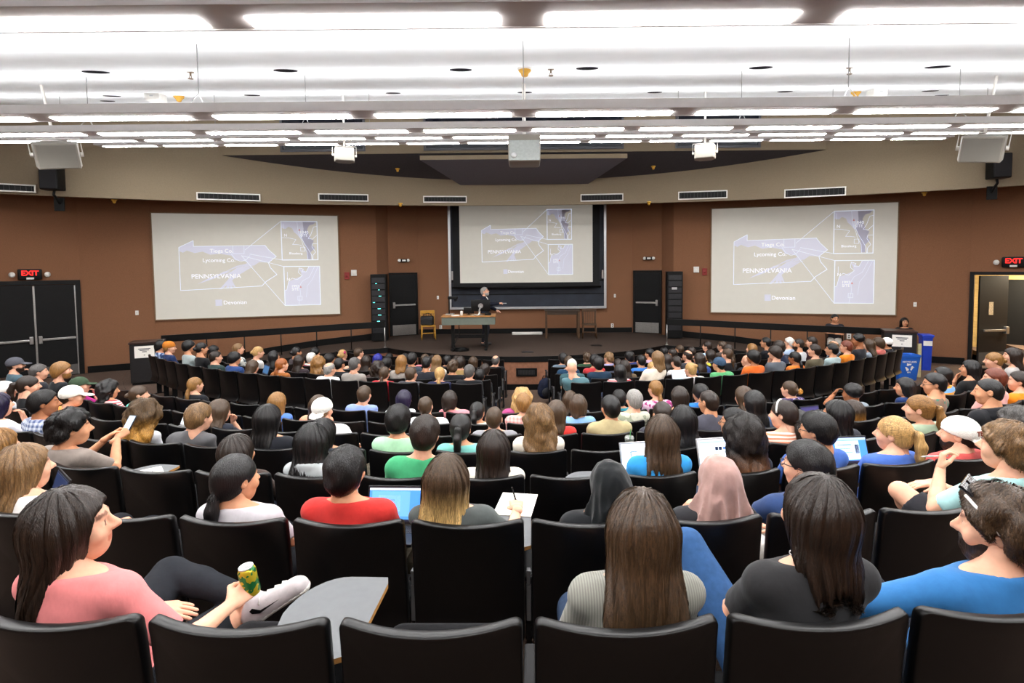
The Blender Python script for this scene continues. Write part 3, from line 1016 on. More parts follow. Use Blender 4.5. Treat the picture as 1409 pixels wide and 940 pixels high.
# ---- lectern desk
M_oak = mat('oak_top', 'a8743f', 0.45, noise=(6, 0.25, (1, 12, 1)))
M_desk = mat('desk_fascia', '646b60', 0.6, noise=(15, 0.06, (1, 1, 1)))
DP = (-1.58, 14.95, STAGE_Z)
desk = thing('lectern_desk', 'grey lectern desk with wooden top and black legs on the stage', 'desk', DP, R_(2))
MB().box(-0.76, 0.74, -0.36, 0.36, 0.95, 0.985, 0.006).build('desk_top', M_oak, desk)
MB().box(-0.74, 0.72, -0.34, -0.31, 0.74, 0.95).box(-0.74, -0.71, -0.31, 0.34, 0.74, 0.95).box(0.69, 0.72, -0.31, 0.34, 0.74, 0.95).box(-0.71, 0.69, 0.31, 0.34, 0.74, 0.95).build('fascia', M_desk, desk)
for x in (-0.47, 0.46):
    b = MB().box(x - 0.045, x + 0.045, -0.05, 0.05, 0.06, 0.95, 0.005)
    b.box(x - 0.04, x + 0.04, -0.33, 0.33, 0.025, 0.075, 0.01)
    b.build('leg', M_black, desk)
MB().box(-0.43, 0.42, -0.02, 0.02, 0.33, 0.43).build('stretcher', M_black, desk)
for x in (-0.47, 0.46):
    for y in (-0.29, 0.29):
        b = MB().cyl((x - 0.015, y, 0.03), (x + 0.015, y, 0.03), 0.03, n=14)
        b.build('caster', M_steel if y < 0 else M_black, desk, True)
def on_desk(px, dy):
    """point on the desk top under image column px"""
    y = DP[1] + dy
    x = (px - PPX) / F * y
    return (x, y, STAGE_Z + 0.985)
t = thing('computer_monitor', 'black flat monitor turned away on a silver arm, on the lectern desk', 'monitor', on_desk(661, 0.02), R_(6))
b = MB().box(-0.27, 0.27, 0.0, 0.035, 0.10, 0.42, 0.012)
b.build('screen_housing', M_black, t, 'auto')
b = MB().lathe([(0.12, 0), (0.12, 0.012), (0.03, 0.02)], 18, Matrix.Translation((-0.04, -0.12, 0)))
b.tube([(-0.04, -0.12, 0.01), (-0.04, -0.12, 0.14), (0.0, -0.03, 0.24)], 0.022, 10)
b.lathe([(0.07, 0), (0.07, 0.03)], 16, Matrix.Translation((0, 0.0, 0.25)) @ Matrix.Rotation(pi / 2, 4, 'X'))
b.build('stand', M_steel, t, 'auto')
t = thing('computer_monitor', 'small dark monitor on the lectern desk, left of the silver armed one', 'monitor', on_desk(644.5, 0.06), R_(-8))
MB().box(-0.15, 0.15, 0.0, 0.03, 0.03, 0.20, 0.01).build('screen_housing', M_black, t, 'auto')
MB().box(-0.06, 0.06, -0.05, 0.09, 0, 0.012).box(-0.02, 0.02, 0.0, 0.02, 0.01, 0.06).build('stand', M_black, t)
t = thing('document_camera', 'black document camera on a thin column at the lectern desk end', 'camera', on_desk(617.5, 0.1))
MB().box(-0.10, 0.14, -0.12, 0.12, 0, 0.03, 0.008).build('base', M_steel, t)
MB().cyl((0, 0, 0.03), (0, 0, 0.50), 0.018, n=10).build('column', M_black, t, True)
b = MB().box(-0.03, 0.25, -0.05, 0.05, 0.44, 0.52, 0.015)
b.cyl((0.18, 0, 0.38), (0.18, 0, 0.44), 0.04, n=14)
b.build('camera_head', M_black, t, 'auto')
t = thing('drink_can', 'small white tin standing on the lectern desk', 'can', on_desk(634.5, -0.12))
MB().lathe([(0.03, 0), (0.036, 0.008), (0.036, 0.105), (0.03, 0.12)], 18).build('can_body', mat('can_pale', 'd9d6cf', 0.35), t, True)
MB().lathe([(0.02, 0.12), (0.031, 0.12), (0.031, 0.124)], 18).build('lid', M_alu, t, True)
t = thing('paper_pad', 'flat white paper pad on the lectern desk, by the document camera', 'paper', on_desk(626, -0.2), R_(10))
MB().box(-0.11, 0.11, -0.14, 0.14, 0, 0.008).build('pages', mat('paper', 'eeeae2', 0.9, noise=(30, 0.03, (1, 1, 1))), t)
t = thing('desk_phone', 'low dark phone on the lectern desk beneath the big monitor', 'phone', on_desk(671, -0.14))
MB().box(-0.09, 0.09, -0.08, 0.08, 0, 0.05, 0.015).build('phone_body', M_black, t, 'auto')
MB().tube([(-0.08, -0.05, 0.06), (-0.04, -0.05, 0.075), (0.04, -0.05, 0.075), (0.08, -0.05, 0.06)], 0.018, 8).build('handset', M_black, t, True)
# cables
t = thing('power_cable', 'coiled black cable on the stage floor under the lectern desk', 'cable', (DP[0] - 0.34, DP[1] - 0.12, STAGE_Z))
pts = [(0.05, 0.05, 0.74), (0.06, 0.0, 0.45), (-0.02, -0.05, 0.3), (-0.10, -0.08, 0.12), (-0.08, -0.12, 0.02)]
for k in range(40):
    a = -2.6 + k * 2 * pi / 13
    r = 0.17 + 0.02 * math.sin(k * 1.7)
    pts.append((0.12 + 1.15 * r * math.cos(a), -0.12 + r * 0.8 * math.sin(a), 0.018 + 0.0016 * k))
MB().tube(pts, 0.014, 6).build('cable_coil', M_black, t, True)
t = thing('desk_cable', 'tangled white cables behind the monitor, on the lectern desk', 'cable', on_desk(653, -0.22))
b = MB()
for s in range(3):
    b.tube([(-0.12 + 0.03 * s, 0.0, 0.012), (-0.05, -0.06 - 0.02 * s, 0.012), (0.02, -0.03, 0.03), (0.08, -0.1 + 0.04 * s, 0.012), (0.14, 0.0, 0.05 + 0.03 * s)], 0.007, 6)
b.build('wires', M_white, t, True)

# ---- chairs and table against the front wall
def wooden_chair(label, x, y, rz, m, slats, hgt=0.90):
    t = thing('wooden_chair', label, 'chair', (x, y, STAGE_Z), rz)
    w, d = 0.23, 0.22
    MB().box(-w, w, -d, d, 0.42, 0.455, 0.012).build('seat', m, t, 'auto')
    for sx in (-1, 1):
        MB().tube([(sx * (w - 0.03), -d + 0.03, 0.42), (sx * (w - 0.01), -d + 0.01, 0.0)], [0.021, 0.017], 8).build('leg', m, t, True)
        MB().tube([(sx * (w - 0.03), d - 0.03, 0.44), (sx * (w - 0.02), d + 0.03, 0.0)], [0.021, 0.017], 8).build('leg', m, t, True)
    b = MB().box(-w + 0.04, w - 0.04, -d + 0.015, -d + 0.035, 0.20, 0.225).box(-w + 0.02, -w + 0.04, -d + 0.04, d - 0.03, 0.16, 0.185).box(w - 0.04, w - 0.02, -d + 0.04, d - 0.03, 0.16, 0.185)
    b.build('stretcher', m, t)
    b = MB()
    for sx in (-1, 1):
        b.tube([(sx * (w - 0.025), d - 0.03, 0.44), (sx * (w - 0.01), d + 0.05, hgt)], [0.020, 0.016], 8)
    b.box(-w, w, d + 0.03, d + 0.055, hgt - 0.09, hgt + 0.01, 0.008)
    for k in range(slats):
        x_ = -w + 0.06 + (2 * w - 0.12) * k / (slats - 1)
        b.box(x_ - 0.014, x_ + 0.014, d + 0.005, d + 0.02, 0.45, hgt - 0.07, M=Matrix.Rotation(R_(-2), 4, 'X'))
    b.build('backrest', m, t)
    return t
M_honey = mat('honey_wood', 'c48f2e', 0.4, noise=(6, 0.18, (2, 2, 10)))
M_walnut = mat('walnut_wood', '4a3119', 0.45, noise=(6, 0.25, (2, 2, 10)))
pc = on_plane_z(589.5, 466.5, STAGE_Z)
wooden_chair('honey coloured wooden chair holding a black bag, left of the lectern desk', pc[0], pc[1], R_(14), M_honey, 5)
t = thing('shoulder_bag', 'black bag resting on the honey coloured chair', 'bag', (pc[0] - 0.01, pc[1] - 0.03, STAGE_Z + 0.457), R_(-6))
MB().box(-0.22, 0.20, -0.10, 0.10, 0, 0.30, 0.05).build('bag_body', mat('black_nylon', '121215', 0.6, bump=(40, 0.4, (1, 1, 1))), t, 'auto')
MB().box(-0.19, 0.17, -0.118, -0.10, 0.02, 0.2, 0.008).build('front_pocket', mat('black_nylon', '121215'), t)
MB().tube([(-0.12, 0, 0.29), (-0.10, 0, 0.36), (0.02, 0, 0.385), (0.10, 0, 0.36), (0.12, 0, 0.29)], 0.012, 8).build('handle', M_black, t, True)
pc = on_plane_z(811, 465, STAGE_Z)
wooden_chair('dark walnut wooden chair beside the stage table', pc[0], pc[1], R_(-4), M_walnut, 6, 0.92)
pt = on_plane_z(774, 464.5, STAGE_Z)
t = thing('wooden_table', 'plain dark wooden table before the chalkboard', 'table', (pt[0], pt[1] + 0.1, STAGE_Z), R_(-2))
M_tbl = mat('table_wood', '3a2a1b', 0.45, noise=(6, 0.25, (10, 2, 2)))
MB().box(-0.57, 0.57, -0.32, 0.32, 0.86, 0.90, 0.006).build('table_top', M_tbl, t)
MB().box(-0.50, 0.50, -0.28, -0.255, 0.76, 0.86).box(-0.50, 0.50, 0.255, 0.28, 0.76, 0.86).box(-0.52, -0.5, -0.25, 0.25, 0.76, 0.86).box(0.5, 0.52, -0.25, 0.25, 0.76, 0.86).build('apron', M_tbl, t)
for sx in (-1, 1):
    for sy in (-1, 1):
        MB().box(sx * 0.52 - 0.035, sx * 0.52 + 0.035, sy * 0.27 - 0.035, sy * 0.27 + 0.035, 0, 0.86, 0.004).build('leg', M_walnut, t)
p = on_plane_y(725.5, 462.5, 18.1)
t = thing('floor_bar', 'white bar lying on the stage floor against the black baseboard', 'bar', (p[0], 18.1, STAGE_Z))
MB().box(-0.50, 0.50, -0.05, 0.05, 0, 0.09, 0.015).build('bar_body', M_white, t, 'auto')
MB().box(-0.52, -0.5, -0.045, 0.045, 0, 0.085, 0.004).box(0.5, 0.52, -0.045, 0.045, 0, 0.085, 0.004).build('end_cap', M_alu, t)
for px, py, lab in ((820.5, 475.5, 'right of the table'), (726, 484.5, 'near the stage edge')):
    p = on_plane_z(px, py, STAGE_Z)
    t = thing('floor_box', 'flat dark socket box let into the stage floor, ' + lab, 'floor box', tuple(p))
    MB().box(-0.16, 0.16, -0.13, 0.13, -0.01, 0.008, 0.003).build('cover', M_black, t)
    MB().box(-0.05, 0.05, -0.02, 0.02, 0.008, 0.012).build('flap', M_unit, t)
# riser vent
p = on_plane_y(724.5, 512.5, 13.64)
t = thing('riser_vent', 'black slatted vent in the brown stage front', 'vent', (p[0], 13.655, p[2]))
MB().box(-0.27, 0.27, -0.012, 0.03, -0.105, 0.105, 0.004).build('frame', M_black, t)
b = MB()
for k in range(17):
    x = -0.2 + 0.025 * k
    b.box(x - 0.006, x + 0.006, -0.018, -0.012, -0.06, 0.06)
b.build('slats', mat('vent_slat', '2f2e2f'), t)

# ---- emergency lights, exit signs, alarms, switches, sockets
for px, py, lab in ((554.5, 358.5, 'left'), (894, 355.5, 'right')):
    a, c = ((-4.62, 18.05), (-3.7, 18.5)) if px < 700 else ((3.7, 18.5), (4.62, 18.05))
    p = on_wall(px, py, a, c)
    t = thing('emergency_light', 'twin-headed emergency light over the %s stage door' % lab, 'emergency light', (p[0] + 0.08 * (c[1] - a[1]), p[1] - 0.08 * (c[0] - a[0]), p[2]), math.atan2(c[1] - a[1], c[0] - a[0]), 'emergency lights')
    MB().box(-0.11, 0.11, -0.05, 0.06, -0.05, 0.05, 0.012).build('housing', M_black, t)
    MB().box(-0.06, 0.06, -0.055, -0.05, -0.028, 0.028).build('label_plate', M_white, t)
    for s in (-1, 1):
        MB().lathe([(0.03, 0), (0.055, 0.05), (0.05, 0.065), (0.0, 0.07)], 16, Matrix.Translation((s * 0.15, 0.02, 0.0)) @ Matrix.Rotation(pi / 2, 4, 'X')).build('lamp_head', M_white, t, True)
M_exit = mat('exit_letter', 'ff2a22', 0.4, emit=('ff1812', 0.8))
def exit_sign(px, py, a, c, label):
    p = on_wall(px, py, a, c)
    n = Vector((c[1] - a[1], a[0] - c[0], 0)).normalized()
    t = thing('exit_sign', label, 'exit sign', (p[0] + n.x * 0.06, p[1] + n.y * 0.06, p[2]), math.atan2(c[1] - a[1], c[0] - a[0]), 'exit signs')
    MB().box(-0.24, 0.24, -0.05, 0.06, -0.14, 0.15, 0.03).build('housing', M_black, t, 'auto')
    obj('lettering', text_mesh('EXIT', 0.18, 0.003, bold=0.005, spacing=0.92), M_exit, t, (0, -0.054, 0.035), (pi / 2, 0, 0))
    MB().box(-0.075, 0.075, -0.055, -0.05, -0.125, -0.075).build('label_plate', M_white, t)
    for s in (-1, 1):
        MB().lathe([(0.03, 0), (0.07, 0.05), (0.068, 0.075), (0.0, 0.085)], 18, Matrix.Translation((s * 0.32, 0.02, 0.0)) @ Matrix.Rotation(pi / 2, 4, 'X') @ Matrix.Rotation(s * 0.5, 4, 'Y')).build('lamp_head', M_white, t, True)
exit_sign(41, 378, (-15.2, 12.3), (-12.5, 15.0), 'red lit EXIT sign with twin lamps over the left doors')
exit_sign(1395, 361, (12.5, 15.0), (15.2, 12.3), 'red lit EXIT sign with twin lamps over the right doorway')
LW = ((-11.0, 15.75), (-6.0, 17.2)); RW = ((6.0, 17.2), (11.0, 15.75))
LW2 = ((-6.0, 17.2), (-4.86, 17.5)); RW2 = ((4.86, 17.5), (6.0, 17.2))
CW = ((-3.7, 18.5), (3.7, 18.5))
LD = ((-12.5, 15.0), (-11.0, 15.75)); RD = ((11.0, 15.75), (12.5, 15.0))
def wallbox(name, cat, label, px, py, seg, w, h, dep, m, group=None, kind='box'):
    p = on_wall(px, py, *seg)
    a, c = seg
    t = thing(name, label, cat, tuple(p), math.atan2(c[1] - a[1], c[0] - a[0]), group)
    MB().box(-w / 2, w / 2, -dep, 0.005, -h / 2, h / 2, 0.006).build('cover_plate', m, t)
    b = MB()
    if kind == 'switch':
        b.box(-0.012, 0.012, -dep - 0.012, -dep, -0.02, 0.02)
        b.build('toggle', M_alu, t)
    elif kind == 'socket':
        for z in (-0.03, 0.03):
            b.box(-0.02, 0.02, -dep - 0.003, -dep, z - 0.018, z + 0.018)
        b.build('sockets', mat('socket_grey', '55524e', 0.5), t)
    else:
        b.lathe([(w * 0.28, 0), (w * 0.3, 0.01), (w * 0.2, 0.016)], 16, Matrix.Translation((0, -dep, 0)) @ Matrix.Rotation(pi / 2, 4, 'X'))
        b.build('sounder', m, t, True)
M_red = mat('alarm_red', '8c2420', 0.5)
wallbox('fire_alarm', 'fire alarm', 'dark red fire alarm box right of the left screen', 477.5, 379.5, LW2, 0.15, 0.23, 0.05, M_red)
wallbox('strobe_box', 'alarm strobe', 'square white strobe box right of the left screen', 487, 375.5, LW2, 0.17, 0.19, 0.06, M_white)
wallbox('strobe_box', 'alarm strobe', 'square white strobe box left of the right screen', 958, 371, RW2, 0.17, 0.19, 0.06, M_white)
wallbox('fire_alarm', 'fire alarm', 'dark red fire alarm box left of the right screen', 969.5, 374, RW2, 0.15, 0.23, 0.05, M_red)
wallbox('light_switch', 'switch', 'small white switch between left doors and left screen', 188.5, 430.5, LD, 0.08, 0.13, 0.015, M_white, None, 'switch')
wallbox('light_switch', 'switch', 'small white switch right of the right screen', 1259, 419, RD, 0.08, 0.13, 0.015, M_white, None, 'switch')
wallbox('light_switch', 'switch', 'small white switch between the left stage door and the chalkboard', 602.5, 409.5, CW, 0.07, 0.12, 0.015, M_white, None, 'switch')
wallbox('light_switch', 'switch', 'small white switch between the chalkboard and the right stage door', 846, 407, CW, 0.07, 0.12, 0.015, M_white, None, 'switch')
wallbox('wall_socket', 'socket', 'white wall socket low behind the lectern desk', 606.5, 450, CW, 0.09, 0.14, 0.012, M_white, None, 'socket')
wallbox('wall_socket', 'socket', 'white wall socket low beside the walnut chair', 842.5, 448, CW, 0.09, 0.14, 0.012, M_white, None, 'socket')
wallbox('wall_socket', 'socket', 'white wall socket below the right screen', 1168, 463, RW, 0.12, 0.17, 0.012, M_white, None, 'socket')

# ---- two black cabinets ending the front rows, bins
M_mahog = mat('mahogany', '33201c', 0.35, noise=(5, 0.35, (1, 8, 1)))
M_cab = mat('cabinet_black', '131012', 0.5, noise=(8, 0.3, (1, 1, 6)))
M_paper = mat('paper', 'eeeae2', 0.9, noise=(30, 0.03, (1, 1, 1)))
M_ink = mat('ink', '55555a', 0.9)
def cabinet(px, py, pyt, rz, w, d, label, flip):
    p = on_plane_z(px, py, AZ)
    h = (py - pyt) / F * (p[1] * 1.0)
    t = thing('media_cabinet', label, 'cabinet', (p[0], p[1], AZ), rz)
    # near vertical edge at local origin; front face along +x (left one) or -x (right one); depth +y
    s = -1 if flip else 1
    X = lambda a, c: (min(s * a, s * c), max(s * a, s * c))
    MB().box(*X(0, w), 0, d, 0.06, h - 0.05, 0.004).build('body', M_cab, t)
    MB().box(*X(0.02, w - 0.02), 0.03, d - 0.02, 0, 0.06).build('plinth', M_black, t)
    MB().box(*X(-0.02, w + 0.02), -0.02, d + 0.02, h - 0.05, h, 0.006).build('cabinet_top', M_mahog, t)
    o = MB().box(*X(0.10, 0.52), -0.007, -0.002, h - 0.40, h - 0.10).build('notice_sheet', M_paper, t)
    b = MB()
    for k, (ln, z) in enumerate(((0.26, h - 0.17), (0.20, h - 0.205), (0.10, h - 0.245), (0.03, h - 0.33))):
        c = s * 0.31
        b.box(c - ln / 2, c + ln / 2, -0.009, -0.007, z - 0.010, z + 0.010)
    b.build('print_lines', M_ink, o)
    xs = X(0, -0.012)
    MB().box(*xs, d * 0.42, d * 0.68, h - 0.48, h - 0.24).build('label_sheet', M_paper, t)
    xh = -s * 0.03
    MB().tube([(0, d * 0.72, h - 0.42), (xh, d * 0.72, h - 0.42), (xh, d * 0.72, h - 0.27), (0, d * 0.72, h - 0.27)], 0.008, 8).build('handle', M_steel, t, True)
    dn = MB()
    dn.box(*X(0, -0.006), 0.02, d - 0.02, 0.09, h - 0.08)
    dn.build('side_door', M_cab, t)
    return t
cabinet(180.5, 531, 471, R_(25), 0.68, 0.5, 'black media cabinet with a paper notice, left end of the front block', False)
cabinet(1260, 520, 455.5, R_(-25), 0.68, 0.5, 'black media cabinet with a paper notice, behind the blue bins', True)
M_blue = mat('recycling_blue', '1f5fc0', 0.45, noise=(12, 0.05, (1, 1, 1)))
M_blue2 = mat('recycling_blue_dark', '1d3fb8', 0.45, noise=(12, 0.05, (1, 1, 1)))
def bin_(px, py, pyt, wt, wb, dt, label, m, rz, tall):
    p = on_plane_z(px, py, AZ)
    h = (py - pyt) / F * p[1] / 1.02
    t = thing('recycling_bin', label, 'bin', (p[0], p[1] + dt / 2, AZ), rz)
    V, Fq = [], []
    prof = [(wb - 0.02, 0.01, 0), (wb, 0, 0), (wt, 0, h - 0.05), (wt + 0.025, 0, h - 0.05), (wt + 0.025, 0, h), (wt, 0, h), (wt - 0.02, 0, h - 0.02), (wb - 0.02, 0, 0.02)]
    n = 28
    for w, _, z in prof:
        for k in range(n):
            a = 2 * pi * k / n
            ca, sa = math.cos(a), math.sin(a)
            e = 0.28
            V.append((w / 2 * math.copysign(abs(ca) ** e, ca), w / 2 * dt / wt * math.copysign(abs(sa) ** e, sa), z))
    for i in range(len(prof) - 1):
        for k in range(n):
            Fq.append((i * n + k, i * n + (k + 1) % n, (i + 1) * n + (k + 1) % n, (i + 1) * n + k))
    Fq.append(tuple(range(n - 1, -1, -1)))
    Fq.append(tuple(range((len(prof) - 1) * n, len(prof) * n)))
    MB().add(V, Fq).build('bin_body', m, t)
    yf = lambda z: -(wb + (wt - wb) * z / h) / 2 * dt / wt - 0.004
    if not tall:
        lean = math.atan2((wt - wb) / 2 * dt / wt, h)
        o = obj('lettering', text_mesh('RECYCLING', 0.062, 0.001, bold=0.001), M_white, t, (0, yf(h * 0.74), h * 0.74), (pi / 2 + lean, 0, 0))
        o = obj('lettering', text_mesh('BIN', 0.05, 0.001, bold=0.001), M_white, t, (0, yf(h * 0.32), h * 0.32), (pi / 2 + lean, 0, 0))
        b = MB()
        for k in range(3):                       # chasing-arrows mark
            a = pi / 2 + k * 2 * pi / 3
            R = 0.075
            def q(r, ang):
                return (r * math.cos(ang), 0, r * math.sin(ang))
            p1, p2 = a - 0.55, a + 0.45
            b.add([q(R - 0.02, p1), q(R + 0.025, p1), q(R + 0.028, p2), q(R - 0.024, p2)], [(0, 1, 2, 3)])
            b.add([q(R - 0.045, p2), q(R + 0.05, p2), q(R, p2 + 0.55)], [(0, 1, 2)])
        b.build('recycling_mark', M_white, t, False, (0, yf(h * 0.53) - 0.002, h * 0.53), (lean, 0, 0))
    else:
        MB().box(-wt / 2 * 0.8, wt / 2 * 0.8, yf(h * 0.8) - 0.004, yf(h * 0.8), h * 0.72, h * 0.86).build('label_sheet', M_white, t)
        MB().box(-wt / 2 - 0.02, wt / 2 + 0.02, -dt / 2 - 0.02, dt / 2 + 0.02, h - 0.02, h + 0.03, 0.012).build('lid', m, t)
bin_(1252, 524, 488, 0.57, 0.44, 0.40, 'open blue recycling bin with white mark, in front of the right cabinet', M_blue, R_(-4), False)
bin_(1279, 510, 461, 0.25, 0.21, 0.34, 'tall narrow blue recycling bin with lid, beside the right cabinet', M_blue2, R_(-20), True)
p = on_plane_z(1261, 518, AZ)
t = thing('wooden_strip', 'pale upright wooden strip leaning behind the open blue bin', 'wood strip', (p[0] - 0.02, p[1] - 0.1, AZ))
MB().box(-0.045, 0.045, -0.02, 0.02, 0, 0.86, 0.004).build('strip', mat('pale_wood', 'c9bf8f', 0.6, noise=(8, 0.1, (1, 1, 6))), t)
p = on_plane_z(1288, 493, AZ)
t = thing('equipment_bag', 'black bag lying on the floor by the wall, right of the bins', 'bag', (p[0] - 0.05, p[1] - 0.15, AZ), R_(-35))
MB().box(-0.24, 0.24, -0.16, 0.16, 0, 0.30, 0.09).build('bag_body', mat('black_nylon', '121215'), t, 'auto')
MB().tube([(-0.14, -0.1, 0.26), (-0.06, -0.16, 0.36), (0.06, -0.16, 0.36), (0.16, -0.1, 0.24), (0.26, -0.2, 0.03)], 0.014, 8).build('strap', mat('strap_grey', '6f6d70', 0.6), t, True)
# ================================================================ IMPLICIT SURFACES (used for people, hair, clothing)
def surfnet(f, o, h):
    """naive surface nets of the zero level of f on a regular grid"""
    s = f < 0
    nx, ny, nz = f.shape
    cn = [(i, j, k) for i in (0, 1) for j in (0, 1) for k in (0, 1)]
    n = np.zeros((nx - 1, ny - 1, nz - 1), np.int8)
    for i, j, k in cn:
        n += s[i:nx - 1 + i, j:ny - 1 + j, k:nz - 1 + k]
    act = (n > 0) & (n < 8)
    idx = np.argwhere(act)
    if not len(idx):
        return np.zeros((0, 3)), np.zeros((0, 4), int)
    I, J, K = idx.T
    P = np.zeros((len(idx), 3))
    N = np.zeros(len(idx))
    for a in range(8):
        for b in range(a + 1, 8):
            A, B = np.array(cn[a]), np.array(cn[b])
            if np.abs(A - B).sum() != 1:
                continue
            fa = f[I + A[0], J + A[1], K + A[2]]
            fb = f[I + B[0], J + B[1], K + B[2]]
            m = (fa < 0) != (fb < 0)
            t = np.where(m, fa / np.where(m, fa - fb, 1), 0)
            P[m] += A + t[m, None] * (B - A)
            N[m] += 1
    V = (idx + P / N[:, None]) * h + np.asarray(o)
    ids = np.full(act.shape, -1, np.int64)
    ids[act] = np.arange(len(idx))
    Q = []
    for ax in range(3):
        u, v = (ax + 1) % 3, (ax + 2) % 3
        sl0 = [slice(1, -1)] * 3
        sl1 = [slice(1, -1)] * 3
        sl0[ax] = slice(0, -1)
        sl1[ax] = slice(1, None)
        a, b = s[tuple(sl0)], s[tuple(sl1)]
        e = np.argwhere(a != b)
        if not len(e):
            continue
        neg = a[tuple(e.T)]
        off = np.array([1, 1, 1])
        off[ax] = 0
        e = e + off
        du = np.zeros(3, int); du[u] = 1
        dv = np.zeros(3, int); dv[v] = 1
        q = np.stack([ids[tuple((e - du - dv).T)], ids[tuple((e - dv).T)], ids[tuple(e.T)], ids[tuple((e - du).T)]], 1)
        q[~neg] = q[~neg][:, ::-1]
        Q.append(q)
    return V, np.concatenate(Q)

def smin(a, b, k):
    h = np.clip(0.5 + 0.5 * (b - a) / k, 0, 1)
    return b + (a - b) * h - k * h * (1 - h)

def smax(a, b, k):
    return -smin(-a, -b, k)

def cap(P, a, b, ra, rb):
    a, b = np.asarray(a, float), np.asarray(b, float)
    d = b - a
    L = max(d @ d, 1e-9)
    X, Y, Z = P[0] - a[0], P[1] - a[1], P[2] - a[2]
    t = np.clip((X * d[0] + Y * d[1] + Z * d[2]) / L, 0, 1)
    return np.sqrt((X - t * d[0]) ** 2 + (Y - t * d[1]) ** 2 + (Z - t * d[2]) ** 2) - (ra + (rb - ra) * t)

def ell(P, c, r):
    x, y, z = (P[0] - c[0]) / r[0], (P[1] - c[1]) / r[1], (P[2] - c[2]) / r[2]
    k0 = np.sqrt(x * x + y * y + z * z) + 1e-9
    k1 = np.sqrt((x / r[0]) ** 2 + (y / r[1]) ** 2 + (z / r[2]) ** 2) + 1e-9
    return k0 * (k0 - 1) / k1

def grid(lo, hi, h):
    ax = [np.arange(lo[i], hi[i] + h, h) for i in range(3)]
    return np.meshgrid(*ax, indexing='ij'), np.asarray(lo, float)

def net(fn, lo, hi, h):
    P, o = grid(lo, hi, h)
    return surfnet(fn(P), o, h)

def merge(parts):
    V, Q, n = [], [], 0
    for v, q in parts:
        if len(v):
            V.append(v)
            Q.append(q + n)
            n += len(v)
    return np.concatenate(V), np.concatenate(Q)

def rotm(yaw=0, pitch=0, roll=0):
    """yaw + = turn towards +x (right), pitch + = look up, roll + = tip towards +x"""
    return np.array(Matrix.Rotation(-R_(yaw), 3, 'Z') @ Matrix.Rotation(R_(pitch), 3, 'X') @ Matrix.Rotation(R_(roll), 3, 'Y'))

# ---- head (local: centre of head, +y forward, chin at -0.115, crown at +0.115)
CR_C, CR_R = (0, -0.012, 0.024), (0.076, 0.098, 0.091)
def f_head(P, fine=True):
    d = ell(P, CR_C, CR_R)
    d = smin(d, ell(P, (0, 0.028, -0.03), (0.062, 0.072, 0.082)), 0.03)
    d = smin(d, ell(P, (0, 0.045, -0.078), (0.042, 0.045, 0.040)), 0.03)
    d = smin(d, cap(P, (-0.028, 0.083, 0.024), (0.028, 0.083, 0.024), 0.012, 0.012), 0.012)
    for s in (-1, 1):
        d = smax(d, -(ell(P, (s * 0.031, 0.104, 0.004), (0.018, 0.016, 0.012))), 0.012)
        d = smin(d, ell(P, (s * 0.032, 0.078, 0.003), (0.014, 0.014, 0.012)), 0.004)
        d = smin(d, ell(P, (s * 0.045, 0.066, -0.03), (0.024, 0.022, 0.024)), 0.02)
    d = smin(d, cap(P, (0, 0.096, 0.010), (0, 0.118, -0.020), 0.007, 0.012), 0.012)
    d = smin(d, cap(P, (-0.010, 0.105, -0.026), (0.010, 0.105, -0.026), 0.009, 0.009), 0.008)
    d = smin(d, cap(P, (-0.017, 0.089, -0.050), (0.017, 0.089, -0.050), 0.007, 0.007), 0.006)
    d = smin(d, cap(P, (-0.014, 0.088, -0.061), (0.014, 0.088, -0.061), 0.008, 0.008), 0.006)
    for s in (-1, 1):
        e = ell(P, (s * 0.079, -0.012, -0.004), (0.011, 0.020, 0.031))
        e = smax(e, -ell(P, (s * 0.092, -0.006, -0.002), (0.011, 0.011, 0.018)), 0.006)
        d = smin(d, e, 0.008)
    return d

def f_neck(P):
    return cap(P, (0, -0.028, -0.06), (0, -0.05, -0.22), 0.050, 0.056)

HEADS = {}
HS = 1.05
def head_mesh(h):
    if h not in HEADS:
        v, q = net(lambda P: smin(f_head(P), f_neck(P), 0.025), (-0.11, -0.14, -0.24), (0.11, 0.15, 0.14), h)
        HEADS[h] = (v, q)
    return HEADS[h]

def face_tint(v):
    """natural colouring of lips, brows and eyes, per vertex, in head coordinates"""
    c = np.ones((len(v), 3))
    x, y, z = np.abs(v[:, 0]), v[:, 1], v[:, 2]
    lips = (y > 0.082) & (x < 0.026) & (np.abs(z + 0.056) < 0.011)
    c[lips] = (0.80, 0.50, 0.48)
    brow = (y > 0.068) & (x > 0.012) & (x < 0.052) & (np.abs(z - 0.031 + 0.15 * (x - 0.03)) < 0.006)
    c[brow] = (0.30, 0.24, 0.22)
    eye = (y > 0.070) & (np.abs(x - 0.032) < 0.014) & (np.abs(z - 0.003) < 0.0075)
    c[eye] = (1.1, 1.15, 1.2)
    iris = eye & (np.abs(x - 0.031) < 0.0065)
    c[iris] = (0.10, 0.08, 0.07)
    return c

